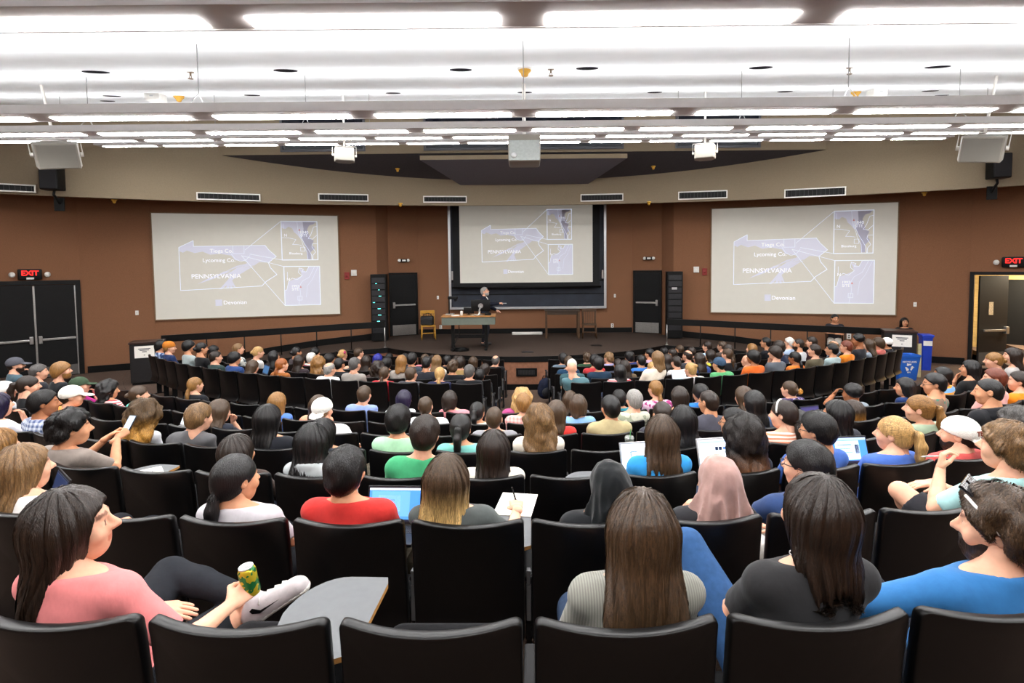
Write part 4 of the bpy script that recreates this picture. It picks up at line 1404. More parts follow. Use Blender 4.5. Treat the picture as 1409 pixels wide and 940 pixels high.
# ---- hand (right hand; wrist at origin, fingers along +y, palm facing -z, thumb on the -x side)
HANDS = {}
def hand_mesh(kind='curl', h=0.006):
    key = (kind, h)
    if key in HANDS:
        return HANDS[key]
    curl = {'curl': (28, 38, 28), 'flat': (6, 10, 8), 'grip': (52, 62, 38), 'write': (46, 52, 20)}[kind]
    segs = []
    for x0, y0, L, r in ((-0.029, 0.086, 0.072, 0.0085), (-0.010, 0.091, 0.080, 0.0088), (0.010, 0.088, 0.074, 0.0083), (0.028, 0.080, 0.058, 0.0074)):
        p = np.array([x0, y0, 0.0])
        a = 0
        sp = x0 * 1.6
        pts = [p]
        for k, fr in enumerate((0.45, 0.31, 0.24)):
            a += R_(curl[k])
            d = np.array([sp * math.cos(a), math.cos(a), -math.sin(a)])
            p = p + d / np.linalg.norm(d) * L * fr
            pts.append(p)
        segs.append((pts, r))
    if kind in ('grip', 'write'):
        th = [(-0.022, 0.022, -0.006), (-0.044, 0.052, -0.026), (-0.036, 0.084, -0.044), (-0.020, 0.098, -0.050)]
    else:
        th = [(-0.022, 0.022, -0.004), (-0.050, 0.048, -0.012), (-0.060, 0.078, -0.018), (-0.060, 0.100, -0.022)]
    def fn(P):
        d = cap(P, (0, -0.03, 0), (0, 0.01, 0), 0.026, 0.024)
        for pts, r in segs:
            d = smin(d, cap(P, (pts[0][0] * 0.55, 0.012, 0), pts[0], 0.014, 0.012), 0.012)
        for pts, r in segs:
            g = cap(P, pts[0], pts[1], r * 1.12, r)
            g = np.minimum(g, cap(P, pts[1], pts[2], r, r * 0.93))
            g = np.minimum(g, cap(P, pts[2], pts[3], r * 0.93, r * 0.8))
            d = smin(d, g, 0.004)
        d = smin(d, cap(P, th[0], th[1], 0.016, 0.012), 0.010)
        d = smin(d, np.minimum(cap(P, th[1], th[2], 0.0115, 0.0105), cap(P, th[2], th[3], 0.0105, 0.0085)), 0.004)
        return d
    HANDS[key] = net(fn, (-0.085, -0.065, -0.10), (0.06, 0.18, 0.035), h)
    return HANDS[key]

def place_hand(wrist, elbow, kind, side, h, up=(0, 0, 1), fwd=None):
    """fingers continue the forearm (or fwd); back of the hand faces up"""
    v, q = hand_mesh(kind, h)
    v = v.copy()
    if side < 0:
        v[:, 0] *= -1
        q = q[:, ::-1]
    y = np.asarray(fwd if fwd is not None else np.asarray(wrist) - np.asarray(elbow), float)
    y /= np.linalg.norm(y)
    z = np.asarray(up, float)
    x = np.cross(y, z)
    x /= np.linalg.norm(x)
    z = np.cross(x, y)
    M = np.stack([x, y, z], 1)
    return v @ M.T + np.asarray(wrist), q

# ---- whole figure
def pose0(sex='m', **kw):
    m = sex == 'm'
    p = dict(sex=sex, pel=(0, 0, 0.565), wa=(0, -0.03, 0.70), ch=(0, -0.055, 0.87), nb=(0, -0.075, 1.005), hd=(0, -0.035, 1.185),
             shw=0.168 if m else 0.152, hipw=0.085,
             elb=[(-0.182, 0.05, 0.725), (0.182, 0.05, 0.725)], wr=[(-0.09, 0.25, 0.665), (0.09, 0.25, 0.66)],
             kn=[(-0.115, 0.43, 0.535), (0.115, 0.43, 0.535)], an=[(-0.115, 0.40, 0.095), (0.115, 0.43, 0.095)],
             toe=None, hand=['curl', 'curl'], hup=[(0.25, 0, 1), (-0.25, 0, 1)], hfwd=[None, None],
             yaw=0, pitch=0, roll=0, sleeve='tee', legs='long', sh=None, bulk=1.0, shlift=(0, 0))
    p.update(kw)
    return p

def figure(p, h=0.02, hh=0.012, hhand=0.008, full=True):
    """one continuous body with face and hands, plus the clothes cut from the same field"""
    pel, wa, ch, nb, hd = (np.array(p[k], float) for k in ('pel', 'wa', 'ch', 'nb', 'hd'))
    m = p['sex'] == 'm'
    bk = p['bulk']
    shw = p['shw']
    side = np.array(p.get('shdir', (1.0, 0, 0)))
    sh = p['sh'] or [nb + np.array((0, 0.02, -0.05 + p['shlift'][0])) - side * shw, nb + np.array((0, 0.02, -0.05 + p['shlift'][1])) + side * shw]
    sh = [np.array(s) for s in sh]
    elb, wr, kn, an = ([np.array(v, float) for v in p[k]] for k in ('elb', 'wr', 'kn', 'an'))
    toe = [np.array(t) for t in p['toe']] if p['toe'] else [an[i] + np.array((0.01 * (2 * i - 1), 0.15, -0.055)) for i in (0, 1)]
    hip = [pel + np.array((s * p['hipw'], 0.0, -0.015)) for s in (-1, 1)]
    Rm = rotm(p['yaw'], p['pitch'], p['roll'])
    allp = np.array([pel, wa, ch, nb, hd] + sh + elb + wr + kn + an + toe)
    lo, hi = allp.min(0) - 0.20, allp.max(0) + 0.20
    lo[2] = max(lo[2], -0.03)
    hi[2] = max(nb[2] + 0.14, max(w[2] for w in wr) + 0.06, max(e[2] for e in elb) + 0.08)
    P, o = grid(lo, hi, h)
    P = [a.astype(np.float32) for a in P]
    tor = ell(P, pel, (0.168 * bk, 0.118, 0.115))
    tor = smin(tor, ell(P, wa, ((0.142 if m else 0.122) * bk, 0.105 * bk, 0.15)), 0.06)
    tor = smin(tor, ell(P, ch, ((0.165 if m else 0.145) * bk, 0.112, 0.18)), 0.06)
    if not m:
        tor = smin(tor, ell(P, ch + np.array((0, 0.075, -0.02)), (0.115, 0.065, 0.065)), 0.05)
    up = nb + (hd - nb) * 0.30
    for i in (0, 1):
        tor = smin(tor, cap(P, up * 0.6 + nb * 0.4 + np.array((0, -0.012, -0.03)), sh[i] + np.array((0, 0, 0.008)), 0.043, 0.042), 0.05)
        tor = smin(tor, cap(P, ch + np.array((0, 0, 0.04)), sh[i], 0.075, 0.05), 0.05)
    neck = cap(P, nb - np.array((0, 0, 0.03)), hd + Rm @ np.array((0, -0.028, -0.055)), 0.060 if m else 0.052, 0.052 if m else 0.046)
    rad = (0.052, 0.042, 0.038, 0.026) if m else (0.044, 0.036, 0.033, 0.023)
    ua = [cap(P, sh[i], elb[i], rad[0] * bk, rad[1]) for i in (0, 1)]
    fa = [smin(cap(P, elb[i], elb[i] * 0.72 + wr[i] * 0.28, rad[2], rad[2] * 1.08), cap(P, elb[i] * 0.72 + wr[i] * 0.28, wr[i], rad[2] * 1.05, rad[3]), 0.01) for i in (0, 1)]
    th = [cap(P, hip[i], kn[i], 0.088 * bk, 0.058) for i in (0, 1)]
    sn = [smin(cap(P, kn[i], kn[i] * 0.65 + an[i] * 0.35, 0.052, 0.056), cap(P, kn[i] * 0.65 + an[i] * 0.35, an[i], 0.054, 0.036), 0.02) for i in (0, 1)]
    ft = [smin(cap(P, an[i] + np.array((0, -0.02, -0.045)), toe[i], 0.038, 0.032), cap(P, an[i], an[i] + np.array((0, 0.0, -0.04)), 0.038, 0.038), 0.03) for i in (0, 1)]
    arms = np.minimum(smin(ua[0], fa[0], 0.012), smin(ua[1], fa[1], 0.012))
    legs = np.minimum(smin(th[0], sn[0], 0.02), smin(th[1], sn[1], 0.02))
    body = smin(smin(smin(tor, neck, 0.03), arms, 0.018), legs, 0.03)
    body = np.minimum(body, np.minimum(ft[0], ft[1]))
    bv, bq = surfnet(body, o, h)
    hv0, hq = head_mesh(hh)
    hv = (hv0 * HS) @ Rm.T + hd
    parts = [(bv, bq), (hv, hq)]
    for i, s in ((0, -1), (1, 1)):
        if p['hand'][i]:
            parts.append(place_hand(wr[i], elb[i], p['hand'][i], s, hhand, p['hup'][i], p['hfwd'][i]))
    V, Q = merge(parts)
    tint = np.ones((len(V), 3))
    tint[len(bv):len(bv) + len(hv0)] = face_tint(hv0)
    out = {'body': (V, Q, tint), 'n': (len(bv), len(hv0))}
    # clothing
    g = 0.011
    if p['sleeve'] == 'long':
        sl = np.minimum(smin(ua[0], fa[0], 0.02), smin(ua[1], fa[1], 0.02)) - 0.004
        for i in (0, 1):
            d = wr[i] - elb[i]
            d = d / np.linalg.norm(d)
            cut = (P[0] - wr[i][0]) * d[0] + (P[1] - wr[i][1]) * d[1] + (P[2] - wr[i][2]) * d[2]
            near = fa[i] < 0.05
            sl = np.where(near, np.maximum(sl, cut), sl)
    elif p['sleeve'] == 'none':
        sl = None
    else:
        sl = None
        fr = {'tee': 0.72, 'cap': 0.4, 'elbow': 1.0}[p['sleeve']]
        for i in (0, 1):
            d = elb[i] - sh[i]
            L = np.linalg.norm(d)
            d = d / L
            c = (P[0] - sh[i][0]) * d[0] + (P[1] - sh[i][1]) * d[1] + (P[2] - sh[i][2]) * d[2] - fr * L
            s1 = np.maximum(ua[i] - 0.008, c)
            sl = s1 if sl is None else np.minimum(sl, s1)
    st = tor if sl is None else smin(tor, sl, 0.02)
    st = st - g
    ax = hd - nb
    ax = ax / np.linalg.norm(ax)
    al = (P[0] - nb[0]) * ax[0] + (P[1] - nb[1]) * ax[1] + (P[2] - nb[2]) * ax[2]
    rd = np.sqrt(np.maximum((P[0] - nb[0]) ** 2 + (P[1] - nb[1]) ** 2 + (P[2] - nb[2]) ** 2 - al ** 2, 0))
    nd = p.get('neckd', 0.030 if m else 0.026) + (0.035 if p.get('collar') else 0)
    st = smin(st + g, neck + 0.004, 0.03) - g
    st = smax(st, np.minimum(al - nd, 0.135 - rd), 0.006)
    st = np.maximum(st, (pel[2] - 0.035) - P[2])
    out['shirt'] = surfnet(st, o, h)
    tr = smin(np.maximum(ell(P, pel, (0.168 * bk, 0.118, 0.115)), P[2] - (pel[2] + 0.06)), legs, 0.02) - 0.010
    if p['legs'] == 'long':
        for i in (0, 1):
            d = an[i] - kn[i]
            d = d / np.linalg.norm(d)
            c = (P[0] - an[i][0]) * d[0] + (P[1] - an[i][1]) * d[1] + (P[2] - an[i][2]) * d[2] + p.get('cuff', 0.01)
            tr = np.where(np.minimum(sn[i], ft[i]) < 0.04, np.maximum(tr, c), tr)
    else:
        for i in (0, 1):
            d = kn[i] - hip[i]
            L = np.linalg.norm(d)
            d = d / L
            c = (P[0] - hip[i][0]) * d[0] + (P[1] - hip[i][1]) * d[1] + (P[2] - hip[i][2]) * d[2] - 0.82 * L
            near = np.minimum(th[i], sn[i]) < 0.06
            tr = np.where(near, np.maximum(tr - 0.012, c), tr)
    out['trousers'] = surfnet(tr, o, h)
    if full:
        sf = []
        for i in (0, 1):
            f = np.maximum(ft[i] - 0.009, (P[2] - (an[i][2] + 0.0)) if p['toe'] is None else -1.0 + 0 * P[2])
            if p['toe'] is not None:
                d = an[i] - kn[i]
                d = d / np.linalg.norm(d)
                c = -((P[0] - an[i][0]) * d[0] + (P[1] - an[i][1]) * d[1] + (P[2] - an[i][2]) * d[2])
                f = np.maximum(ft[i] - 0.009, c - 0.01)
            sf.append(surfnet(f, o, h))
        out['shoes'] = sf
    out['hd'], out['R'] = hd, Rm
    return out

# ---- hair volumes in head coordinates
_nr = np.random.default_rng(11)
_ND = _nr.normal(size=(14, 3))
_ND /= np.linalg.norm(_ND, axis=1, keepdims=True)
_NP = _nr.uniform(0, 6.28, 14)
def wob(P, fr, ph=0.0, n=7):
    # smooth pseudo-random field in about -1..1
    s = 0
    wx = 0.9 * np.sin(P[1] * fr * 0.61 + ph) 
    for i in range(n):
        d = _ND[i]
        s = s + np.sin((d[0] * P[0] + d[1] * P[1] + d[2] * 0.75 * P[2]) * fr * (0.75 + 0.09 * i) + _NP[i] + ph * (1 + 0.3 * i) + wx)
    return s / (n * 0.5)
def f_hair(style, P, var=0.0):
    X, Y, Z = P[0], P[1], P[2]
    skull = lambda t: smin(ell(P, CR_C, (CR_R[0] + t, CR_R[1] + t, CR_R[2] + t)), ell(P, (0, -0.03, -0.02), (0.066 + t, 0.074 + t, 0.075 + t)), 0.02)
    line = lambda front, back, z0: z0 + (Y - back) * (front)            # hairline plane
    rough = 0.004 * np.sin(61 * X + 5 * var) * np.sin(53 * Y + 2) * np.sin(47 * Z + var)
    hl = (1.05 * Y - 0.012) - Z                                          # >0 = below the slanted hairline
    nape = -0.085 - Z
    if style in ('buzz', 'balding', 'short', 'bowl', 'full', 'messy', 'side'):
        t = {'buzz': 0.006, 'balding': 0.010, 'short': 0.016, 'bowl': 0.024, 'full': 0.026, 'messy': 0.024, 'side': 0.018}[style]
        d = skull(t) + rough * (3 if style == 'messy' else 1.0)
        if style == 'messy':
            d = d + 0.008 * wob(P, 60, var) + 0.003 * wob(P, 130, var)
        if style == 'bowl':
            hl = (0.75 * Y - 0.045) - Z
        if style == 'full':
            hl = (0.85 * Y - 0.045) - Z
            d = smin(d, ell(P, (0, -0.075, -0.05), (0.06, 0.04, 0.06)), 0.03)
            nape = -0.11 - Z
        d = smax(d, hl, 0.008)
        d = smax(d, nape, 0.01)
        ear = ell(P, (np.sign(X) * 0.088, -0.005, -0.018), (0.03, 0.026, 0.036))
        if style not in ('bowl', 'full'):
            d = smax(d, -ear, 0.006)
        if style == 'balding':
            d = smax(d, -ell(P, (0, -0.045, 0.105), (0.056, 0.085, 0.062)), 0.01)
        return d
    if style == 'afro':
        d = ell(P, (0, -0.02, 0.045), (0.105, 0.115, 0.10)) + 0.006 * np.sin(70 * X) * np.sin(66 * Y + var) * np.sin(72 * Z)
        return smax(smax(d, hl, 0.02), nape, 0.01)
    if style in ('pony', 'lowpony', 'bun', 'hibun', 'tuft'):
        d = smax(skull(0.010) + rough * 0.6, (0.80 * Y - 0.030) - Z, 0.008)
        d = smax(d, nape, 0.012)
        ear = ell(P, (np.sign(X) * 0.090, -0.004, -0.02), (0.03, 0.024, 0.034))
        d = smax(d, -ear, 0.006)
        if style == 'pony':
            q = [(0, -0.105, 0.035), (0, -0.145, 0.02), (0.0, -0.158, -0.05), (0.005, -0.150, -0.13), (0.012, -0.140, -0.20)]
            r = [0.016, 0.026, 0.034, 0.028, 0.010]
        elif style == 'lowpony':
            q = [(0, -0.095, -0.05), (0, -0.112, -0.065), (0.0, -0.118, -0.12), (0.0, -0.122, -0.19), (0.0, -0.124, -0.26)]
            r = [0.016, 0.022, 0.030, 0.026, 0.010]
        elif style == 'bun':
            q = [(0, -0.11, -0.005), (0.0, -0.125, -0.005)]
            r = [0.036, 0.036]
        elif style == 'hibun':
            q = [(0, -0.085, 0.085), (0.02, -0.105, 0.08)]
            r = [0.036, 0.030]
        else:
            q = [(0, -0.11, 0.0), (0.0, -0.125, -0.04)]
            r = [0.028, 0.022]
        for a, b, ra, rb in zip(q, q[1:], r, r[1:]):
            d = smin(d, cap(P, a, b, ra, rb) + rough, 0.012)
        return d
    # loose long styles: a sheet falling behind the head and over the shoulders
    L = {'bob': 0.125, 'mid': 0.20, 'long': 0.31, 'vlong': 0.40, 'curly': 0.26, 'wavy': 0.30, 'halo': 0.20}[style]
    t = {'curly': 0.038, 'wavy': 0.026, 'halo': 0.045}.get(style, 0.018)
    d = skull(t)
    sm = np.clip((-Z - 0.03) / 0.22, 0, 1)
    sm = sm * sm * (3 - 2 * sm)
    yc = -0.030 - 0.070 * sm
    wx = {'bob': 0.098, 'mid': 0.098, 'long': 0.100, 'vlong': 0.104, 'curly': 0.125, 'wavy': 0.118, 'halo': 0.125}[style]
    wx = wx + 0.012 * sm - 0.03 * np.clip((-Z - L * 0.6) / (L * 0.5), 0, 1)
    wy = 0.082 - 0.030 * sm
    rr = np.sqrt((X / wx) ** 2 + ((Y - yc) / wy) ** 2)
    col = (rr - 1) * np.minimum(wx, wy) * 0.85
    col = smax(col, Z - 0.05, 0.05)
    col = smax(col, -L - Z + 0.02 * np.sin(40 * X + var) * np.cos(9 * X), 0.02)
    col = smax(col, -0.140 - Y - 0.6 * np.clip(Z + 0.08, 0, 1), 0.02)
    d = smin(d, col, 0.03)
    if style in ('curly', 'wavy', 'halo'):
        a = 0.011 if style != 'wavy' else 0.008
        d = d + a * wob(P, 62, var) + 0.45 * a * wob(P, 125, var + 2)
    else:
        ang = np.arctan2(X, -(Y - yc))
        d = d + 0.0025 * np.sin(15 * ang + 3 * var + 6 * Z) + 0.0012 * np.sin(33 * ang + var)
    face = smin(ell(P, (0, 0.128, -0.028), (0.128, 0.096, 0.098)), cap(P, (0, 0.115, -0.06), (0, 0.115, -0.30), 0.070, 0.085), 0.03)
    d = smax(d, -face, 0.012)
    return smax(d, 0.02 - Z - 0.40 - (L - 0.31), 0.01) if L > 0.31 else d

HB = {'long': 0.36, 'vlong': 0.46, 'curly': 0.32, 'wavy': 0.36, 'mid': 0.26, 'bob': 0.18, 'halo': 0.26, 'lowpony': 0.33, 'pony': 0.26}
HAIRC = {}
def hair_mesh(style, h, var=0):
    k = (style, h, var)
    if k not in HAIRC:
        HAIRC[k] = net(lambda P: f_hair(style, P, var), (-0.19, -0.24, -HB.get(style, 0.15)), (0.19, 0.15, 0.19), h)
    return HAIRC[k]

def strands(style, var, n, seed, steps=14, length=0.5, wid=0.0022, lift=0.002, crown=(0, -0.035), wave=0.0, part=None):
    """ribbons of hair combed over the hair volume"""
    r = np.random.default_rng(seed)
    fn = lambda p: f_hair(style, [p[:, 0], p[:, 1], p[:, 2]], var)
    def grad(p):
        e = 0.004
        g = np.stack([fn(p + np.array(v) * e) - fn(p - np.array(v) * e) for v in ((1, 0, 0), (0, 1, 0), (0, 0, 1))], 1)
        return g / (np.linalg.norm(g, axis=1, keepdims=True) + 1e-9)
    # roots: on the upper skull, rejected where the face shows
    d = r.normal(size=(n * 3, 3))
    d[:, 2] = np.abs(d[:, 2]) * 1.0 - 0.25
    d /= np.linalg.norm(d, axis=1, keepdims=True)
    p = np.array(CR_C) + d * np.array(CR_R) * 1.05
    for _ in range(6):
        p = p - grad(p) * fn(p)[:, None] * 0.8
    ok = (np.abs(fn(p)) < 0.006) & (p[:, 2] > 1.05 * p[:, 1] - 0.02) & (p[:, 1] < 0.062)
    p = p[ok][:n]
    n = len(p)
    px = crown[0] if part is None else part
    ph = r.uniform(0, 6.28, n)
    bad = np.zeros(n, bool)
    pts, nor = [], []
    zmin = -HB.get(style, 0.15) + 0.035
    ds = length / steps * r.uniform(0.55, 1.0, n)[:, None]
    tie = {'pony': (0, -0.108, 0.035), 'lowpony': (0, -0.10, -0.05), 'bun': (0, -0.118, -0.005), 'hibun': (0, -0.09, 0.085), 'tuft': (0, -0.11, 0)}.get(style)
    for k in range(steps + 1):
        g = grad(p)
        pts.append(p + g * (lift * (0.3 + r.uniform(0, 1, n))[:, None]))
        nor.append(g)
        if tie is not None:
            v = np.array(tie) - p
            near = np.linalg.norm(v, axis=1) < 0.03
            v = v / (np.linalg.norm(v, axis=1, keepdims=True) + 1e-9)
            low = (p[:, 2] < tie[2] - 0.02) & (p[:, 1] < -0.10) | near
            v[low] = (0, -0.1, -1)
        else:
            v = np.stack([(p[:, 0] - px), (p[:, 1] - crown[1]), np.zeros(n)], 1)
            v = v / (np.linalg.norm(v, axis=1, keepdims=True) + 1e-6)
            v = v * np.clip((p[:, 2] + 0.02) / 0.10, 0.0, 1)[:, None] + np.array((0, 0, -0.7))
        if wave:
            v = v + wave * np.stack([np.sin(ph + k * 1.3), np.cos(ph * 2 + k * 1.1), 0.3 * np.sin(ph + k)], 1)
        v = v - g * np.sum(v * g, 1, keepdims=True)
        v = v / (np.linalg.norm(v, axis=1, keepdims=True) + 1e-9)
        v = v + r.normal(0, 0.05, v.shape)
        p = p + v * ds
        f = fn(p)
        if k < steps * 0.75:
            bad |= (f > 0.022)
        bad |= (p[:, 1] > 0.070) & (p[:, 2] < 0.050)
        p = p - grad(p) * np.clip(f, -0.02, 0.006 if k > steps * 0.6 else 0.02)[:, None]
        p[:, 2] = np.maximum(p[:, 2], zmin)
    pts, nor = np.array(pts)[:, ~bad], np.array(nor)[:, ~bad]
    n = pts.shape[1]
    t = np.gradient(pts, axis=0)
    sd = np.cross(t, nor)
    sd /= np.linalg.norm(sd, axis=2, keepdims=True) + 1e-9
    w = wid * np.clip(np.minimum(np.arange(steps + 1) / 1.5 + 0.4, (steps - np.arange(steps + 1)) / 4 + 0.1), 0, 1)[:, None, None]
    A, B = pts - sd * w, pts + sd * w
    V = np.stack([A, B], 2).transpose(1, 0, 2, 3).reshape(-1, 3)
    base = (np.arange(n) * (steps + 1) * 2)[:, None] + (np.arange(steps) * 2)[None]
    Q = np.stack([base, base + 1, base + 3, base + 2], 2).reshape(-1, 4)
    tint = np.repeat(r.uniform(0.6, 1.45, n), (steps + 1) * 2)
    return V, Q, tint

def add_tint(me, tint):
    if tint.ndim == 1:
        tint = np.repeat(tint[:, None], 3, 1)
    a = me.color_attributes.new('tint', 'FLOAT_COLOR', 'POINT')
    c = np.ones((len(tint), 4), np.float32)
    c[:, :3] = tint
    a.data.foreach_set('color', c.ravel())

# ---- materials for people
def tinted(name, col, rough, spec=0.4, noise=None, bump=None, sss=0.0, zgrad=None, aniso=False):
    m = mat(name, col, rough, noise=None, bump=bump, spec=spec)
    if m.get('tinted'):
        return m
    m['tinted'] = True
    nt, b = nodes_of(m)
    at = nt.nodes.new('ShaderNodeAttribute')
    at.attribute_name = 'tint'
    mx = nt.nodes.new('ShaderNodeMixRGB')
    mx.blend_type = 'MULTIPLY'
    mx.inputs['Fac'].default_value = 1
    c = hexc(col)
    mx.inputs['Color1'].default_value = (*c, 1)
    src = None
    tc = nt.nodes.new('ShaderNodeTexCoord')
    if zgrad:
        c2, z0, z1 = zgrad                       # dyed ends: colour by height along the hair
        sx = nt.nodes.new('ShaderNodeSeparateXYZ')
        nt.links.new(tc.outputs['Object'], sx.inputs[0])
        mr = nt.nodes.new('ShaderNodeMapRange')
        mr.inputs['From Min'].default_value = z0
        mr.inputs['From Max'].default_value = z1
        nt.links.new(sx.outputs['Z'], mr.inputs['Value'])
        g = nt.nodes.new('ShaderNodeMixRGB')
        g.inputs['Color1'].default_value = (*c, 1)
        g.inputs['Color2'].default_value = (*hexc(c2), 1)
        nt.links.new(mr.outputs['Result'], g.inputs['Fac'])
        src = g.outputs['Color']
    if noise:
        sc, amt, st = noise
        mp = nt.nodes.new('ShaderNodeMapping')
        mp.inputs['Scale'].default_value = st
        nt.links.new(tc.outputs['Object'], mp.inputs['Vector'])
        n = nt.nodes.new('ShaderNodeTexNoise')
        n.inputs['Scale'].default_value = sc
        n.inputs['Detail'].default_value = 3
        nt.links.new(mp.outputs['Vector'], n.inputs['Vector'])
        rp = nt.nodes.new('ShaderNodeMapRange')
        rp.inputs['From Min'].default_value = 0.3
        rp.inputs['From Max'].default_value = 0.7
        rp.inputs['To Min'].default_value = 1 - amt
        rp.inputs['To Max'].default_value = 1 + amt
        nt.links.new(n.outputs['Fac'], rp.inputs['Value'])
        m2 = nt.nodes.new('ShaderNodeMixRGB')
        m2.blend_type = 'MULTIPLY'
        m2.inputs['Fac'].default_value = 1
        if src is None:
            m2.inputs['Color1'].default_value = (*c, 1)
        else:
            nt.links.new(src, m2.inputs['Color1'])
        nt.links.new(rp.outputs['Result'], m2.inputs['Color2'])
        src = m2.outputs['Color']
    if src is not None:
        nt.links.new(src, mx.inputs['Color1'])
    nt.links.new(at.outputs['Color'], mx.inputs['Color2'])
    nt.links.new(mx.outputs['Color'], b.inputs['Base Color'])
    if sss:
        b.inputs['Subsurface Weight'].default_value = sss
        b.inputs['Subsurface Radius'].default_value = (0.012, 0.004, 0.002)
    return m
SKINC = {'1': 'e0a98c', '2': 'cf9470', '3': 'a66b48', '4': '6a4029'}
def skin(k):
    return tinted('skin_%s' % {'1': 'fair', '2': 'tan', '3': 'brown', '4': 'dark'}[k], SKINC[k], 0.5, 0.35, noise=(35, 0.06, (1, 1, 1)))
HAIRCOL = {'K': ('black', '0d0b0c'), 'D': ('dark_brown', '23170f'), 'B': ('brown', '42301f'), 'L': ('light_brown', '7a5c3a'), 'Y': ('blonde', 'b9925a'),
           'H': ('honey_brown', '8a6232'), 'R': ('auburn', '93511f'), 'M': ('mahogany_red', '6b3220'), 'G': ('grey', '8d8a86'), 'W': ('white', 'd6d2cb'),
           'S': ('salt_pepper', '4d4a48'), 'U': ('blue', '20268c'), 'P': ('purple_black', '1b1233')}
def hairm(k):
    if k == 'O':
        return tinted('hair_ombre_blonde', '4a3826', 0.42, 0.45, (26, 0.35, (5, 5, 0.6)), (60, 0.35, (4, 4, 0.4)), zgrad=('c8a468', 0.0, -0.15))
    if k == 'Q':
        return tinted('hair_ombre_orange', '2c1d12', 0.42, 0.45, (26, 0.35, (5, 5, 0.6)), (60, 0.35, (4, 4, 0.4)), zgrad=('a8702c', 0.02, -0.12))
    if k == 'X':
        return tinted('hair_curly_gold', '4e3a22', 0.5, 0.35, (26, 0.35, (5, 5, 0.6)), (60, 0.35, (4, 4, 0.4)), zgrad=('b58338', 0.0, -0.15))
    if k == 'Z':
        return tinted('hair_dark_reddish_ends', '17100d', 0.45, 0.4, (26, 0.35, (5, 5, 0.6)), (60, 0.35, (4, 4, 0.4)), zgrad=('6b4426', -0.08, -0.22))
    nm, c = HAIRCOL[k]
    return tinted('hair_' + nm, c, 0.40, 0.5, (26, 0.35, (5, 5, 0.6)), (60, 0.35, (4, 4, 0.4)))
# ================================================================ AUDITORIUM CHAIRS (local origin: floor below the top of the back, +y towards the stage)
M_shell = mat('chair_shell', '050506', 0.36, noise=(40, 0.15, (1, 1, 1)), spec=0.38)
M_fabric = mat('chair_fabric', '101013', 0.85, noise=(120, 0.25, (1, 1, 1)), bump=(400, 0.25, (1, 1, 1)), spec=0.25)
M_std = mat('chair_standard', '1a1a1c', 0.65, noise=(20, 0.1, (1, 1, 1)), spec=0.2)
M_hinge = mat('hinge_grey', '7c7c7f', 0.4, 0.5)
M_lam = mat('tablet_laminate', '56595c', 0.5, noise=(30, 0.05, (1, 1, 1)))
M_edge = mat('tablet_edge', 'a9793f', 0.5, noise=(8, 0.2, (4, 4, 1)))
PITCH = 0.56

def ring_shell(hw, z0, z1, rc, T, bend, nseg=9):
    """rounded-rectangle cushion of thickness T in the xz plane, passed through bend(x, y, z)"""
    hz = (z1 - z0) / 2
    zc = (z0 + z1) / 2
    out = []
    for cx, cz, a0 in ((hw - rc, hz - rc, 0), (-hw + rc, hz - rc, 90), (-hw + rc, -hz + rc, 180), (hw - rc, -hz + rc, 270)):
        for k in range(nseg):
            a = R_(a0 + 90 * k / (nseg - 1))
            out.append((cx + rc * math.cos(a), cz + rc * math.sin(a)))
    # extra points along the straight sides so that the bend shows
    dense = []
    m = len(out)
    for i in range(m):
        p, q = out[i], out[(i + 1) % m]
        L = math.hypot(q[0] - p[0], q[1] - p[1])
        nn = max(1, int(L / 0.045))
        for k in range(nn):
            dense.append((p[0] + (q[0] - p[0]) * k / nn, p[1] + (q[1] - p[1]) * k / nn))
    out = np.array(dense)
    n = len(out)
    rings = []
    h = T / 2
    for s in (0.0, 0.3, 0.6, 0.85):
        rings.append((out * s, -h))
    for ins, dy in ((0.010, -h), (0.004, -h * 0.93), (0.001, -h * 0.75), (0.0, 0.0), (0.001, h * 0.75), (0.004, h * 0.93), (0.010, h)):
        f = np.array([(hw - ins) / hw, (hz - ins) / hz])
        rings.append((out * f, dy))
    for s in (0.85, 0.6, 0.3, 0.0):
        rings.append((out * s, h))
    V, Fq = [], []
    for R, dy in rings:
        for x, z in R:
            V.append(bend(x, dy, z + zc))
    for i in range(len(rings) - 1):
        for k in range(n):
            Fq.append((i * n + k, i * n + (k + 1) % n, (i + 1) * n + (k + 1) % n, (i + 1) * n + k))
    return V, Fq

def bend_back(x, y, z):
    u = x / 0.265
    yy = (0.96 - z) * 0.17 + 0.055 * u * u * (0.35 + 0.65 * min(1, max(0, (z - 0.40) / 0.5)))
    if z < 0.47:
        yy -= 0.05 * ((0.47 - z) / 0.10) ** 2
    return (x, yy + y, z - 0.012 * (1 - u * u) * (1 if z > 0.8 else 0))
def bend_seat(x, y, z):
    # built in xz, laid down: z -> y
    return (x, z + 0.10, 0.375 + y + 0.012 * ((x / 0.25) ** 2) - 0.025 * max(0, (z - 0.33) / 0.13) ** 2)
def orient(me):
    bm = bmesh.new()
    bm.from_mesh(me)
    bmesh.ops.remove_doubles(bm, verts=bm.verts, dist=1e-5)
    bmesh.ops.recalc_face_normals(bm, faces=bm.faces)
    bm.to_mesh(me)
    bm.free()
    me.polygons.foreach_set('use_smooth', [True] * len(me.polygons))
    return me
ME_back = orient(mesh_from('backrest', *ring_shell(0.262, 0.36, 0.96, 0.028, 0.042, bend_back)))
ME_pad = orient(mesh_from('cushion', *ring_shell(0.235, 0.47, 0.92, 0.05, 0.012, lambda x, y, z: bend_back(x, y + 0.021, z))))
ME_seat = orient(mesh_from('seat', *ring_shell(0.222, 0.0, 0.44, 0.06, 0.085, bend_seat)))
b = MB().box(-0.018, 0.018, 0.145, 0.34, 0.30, 0.60, 0.012)
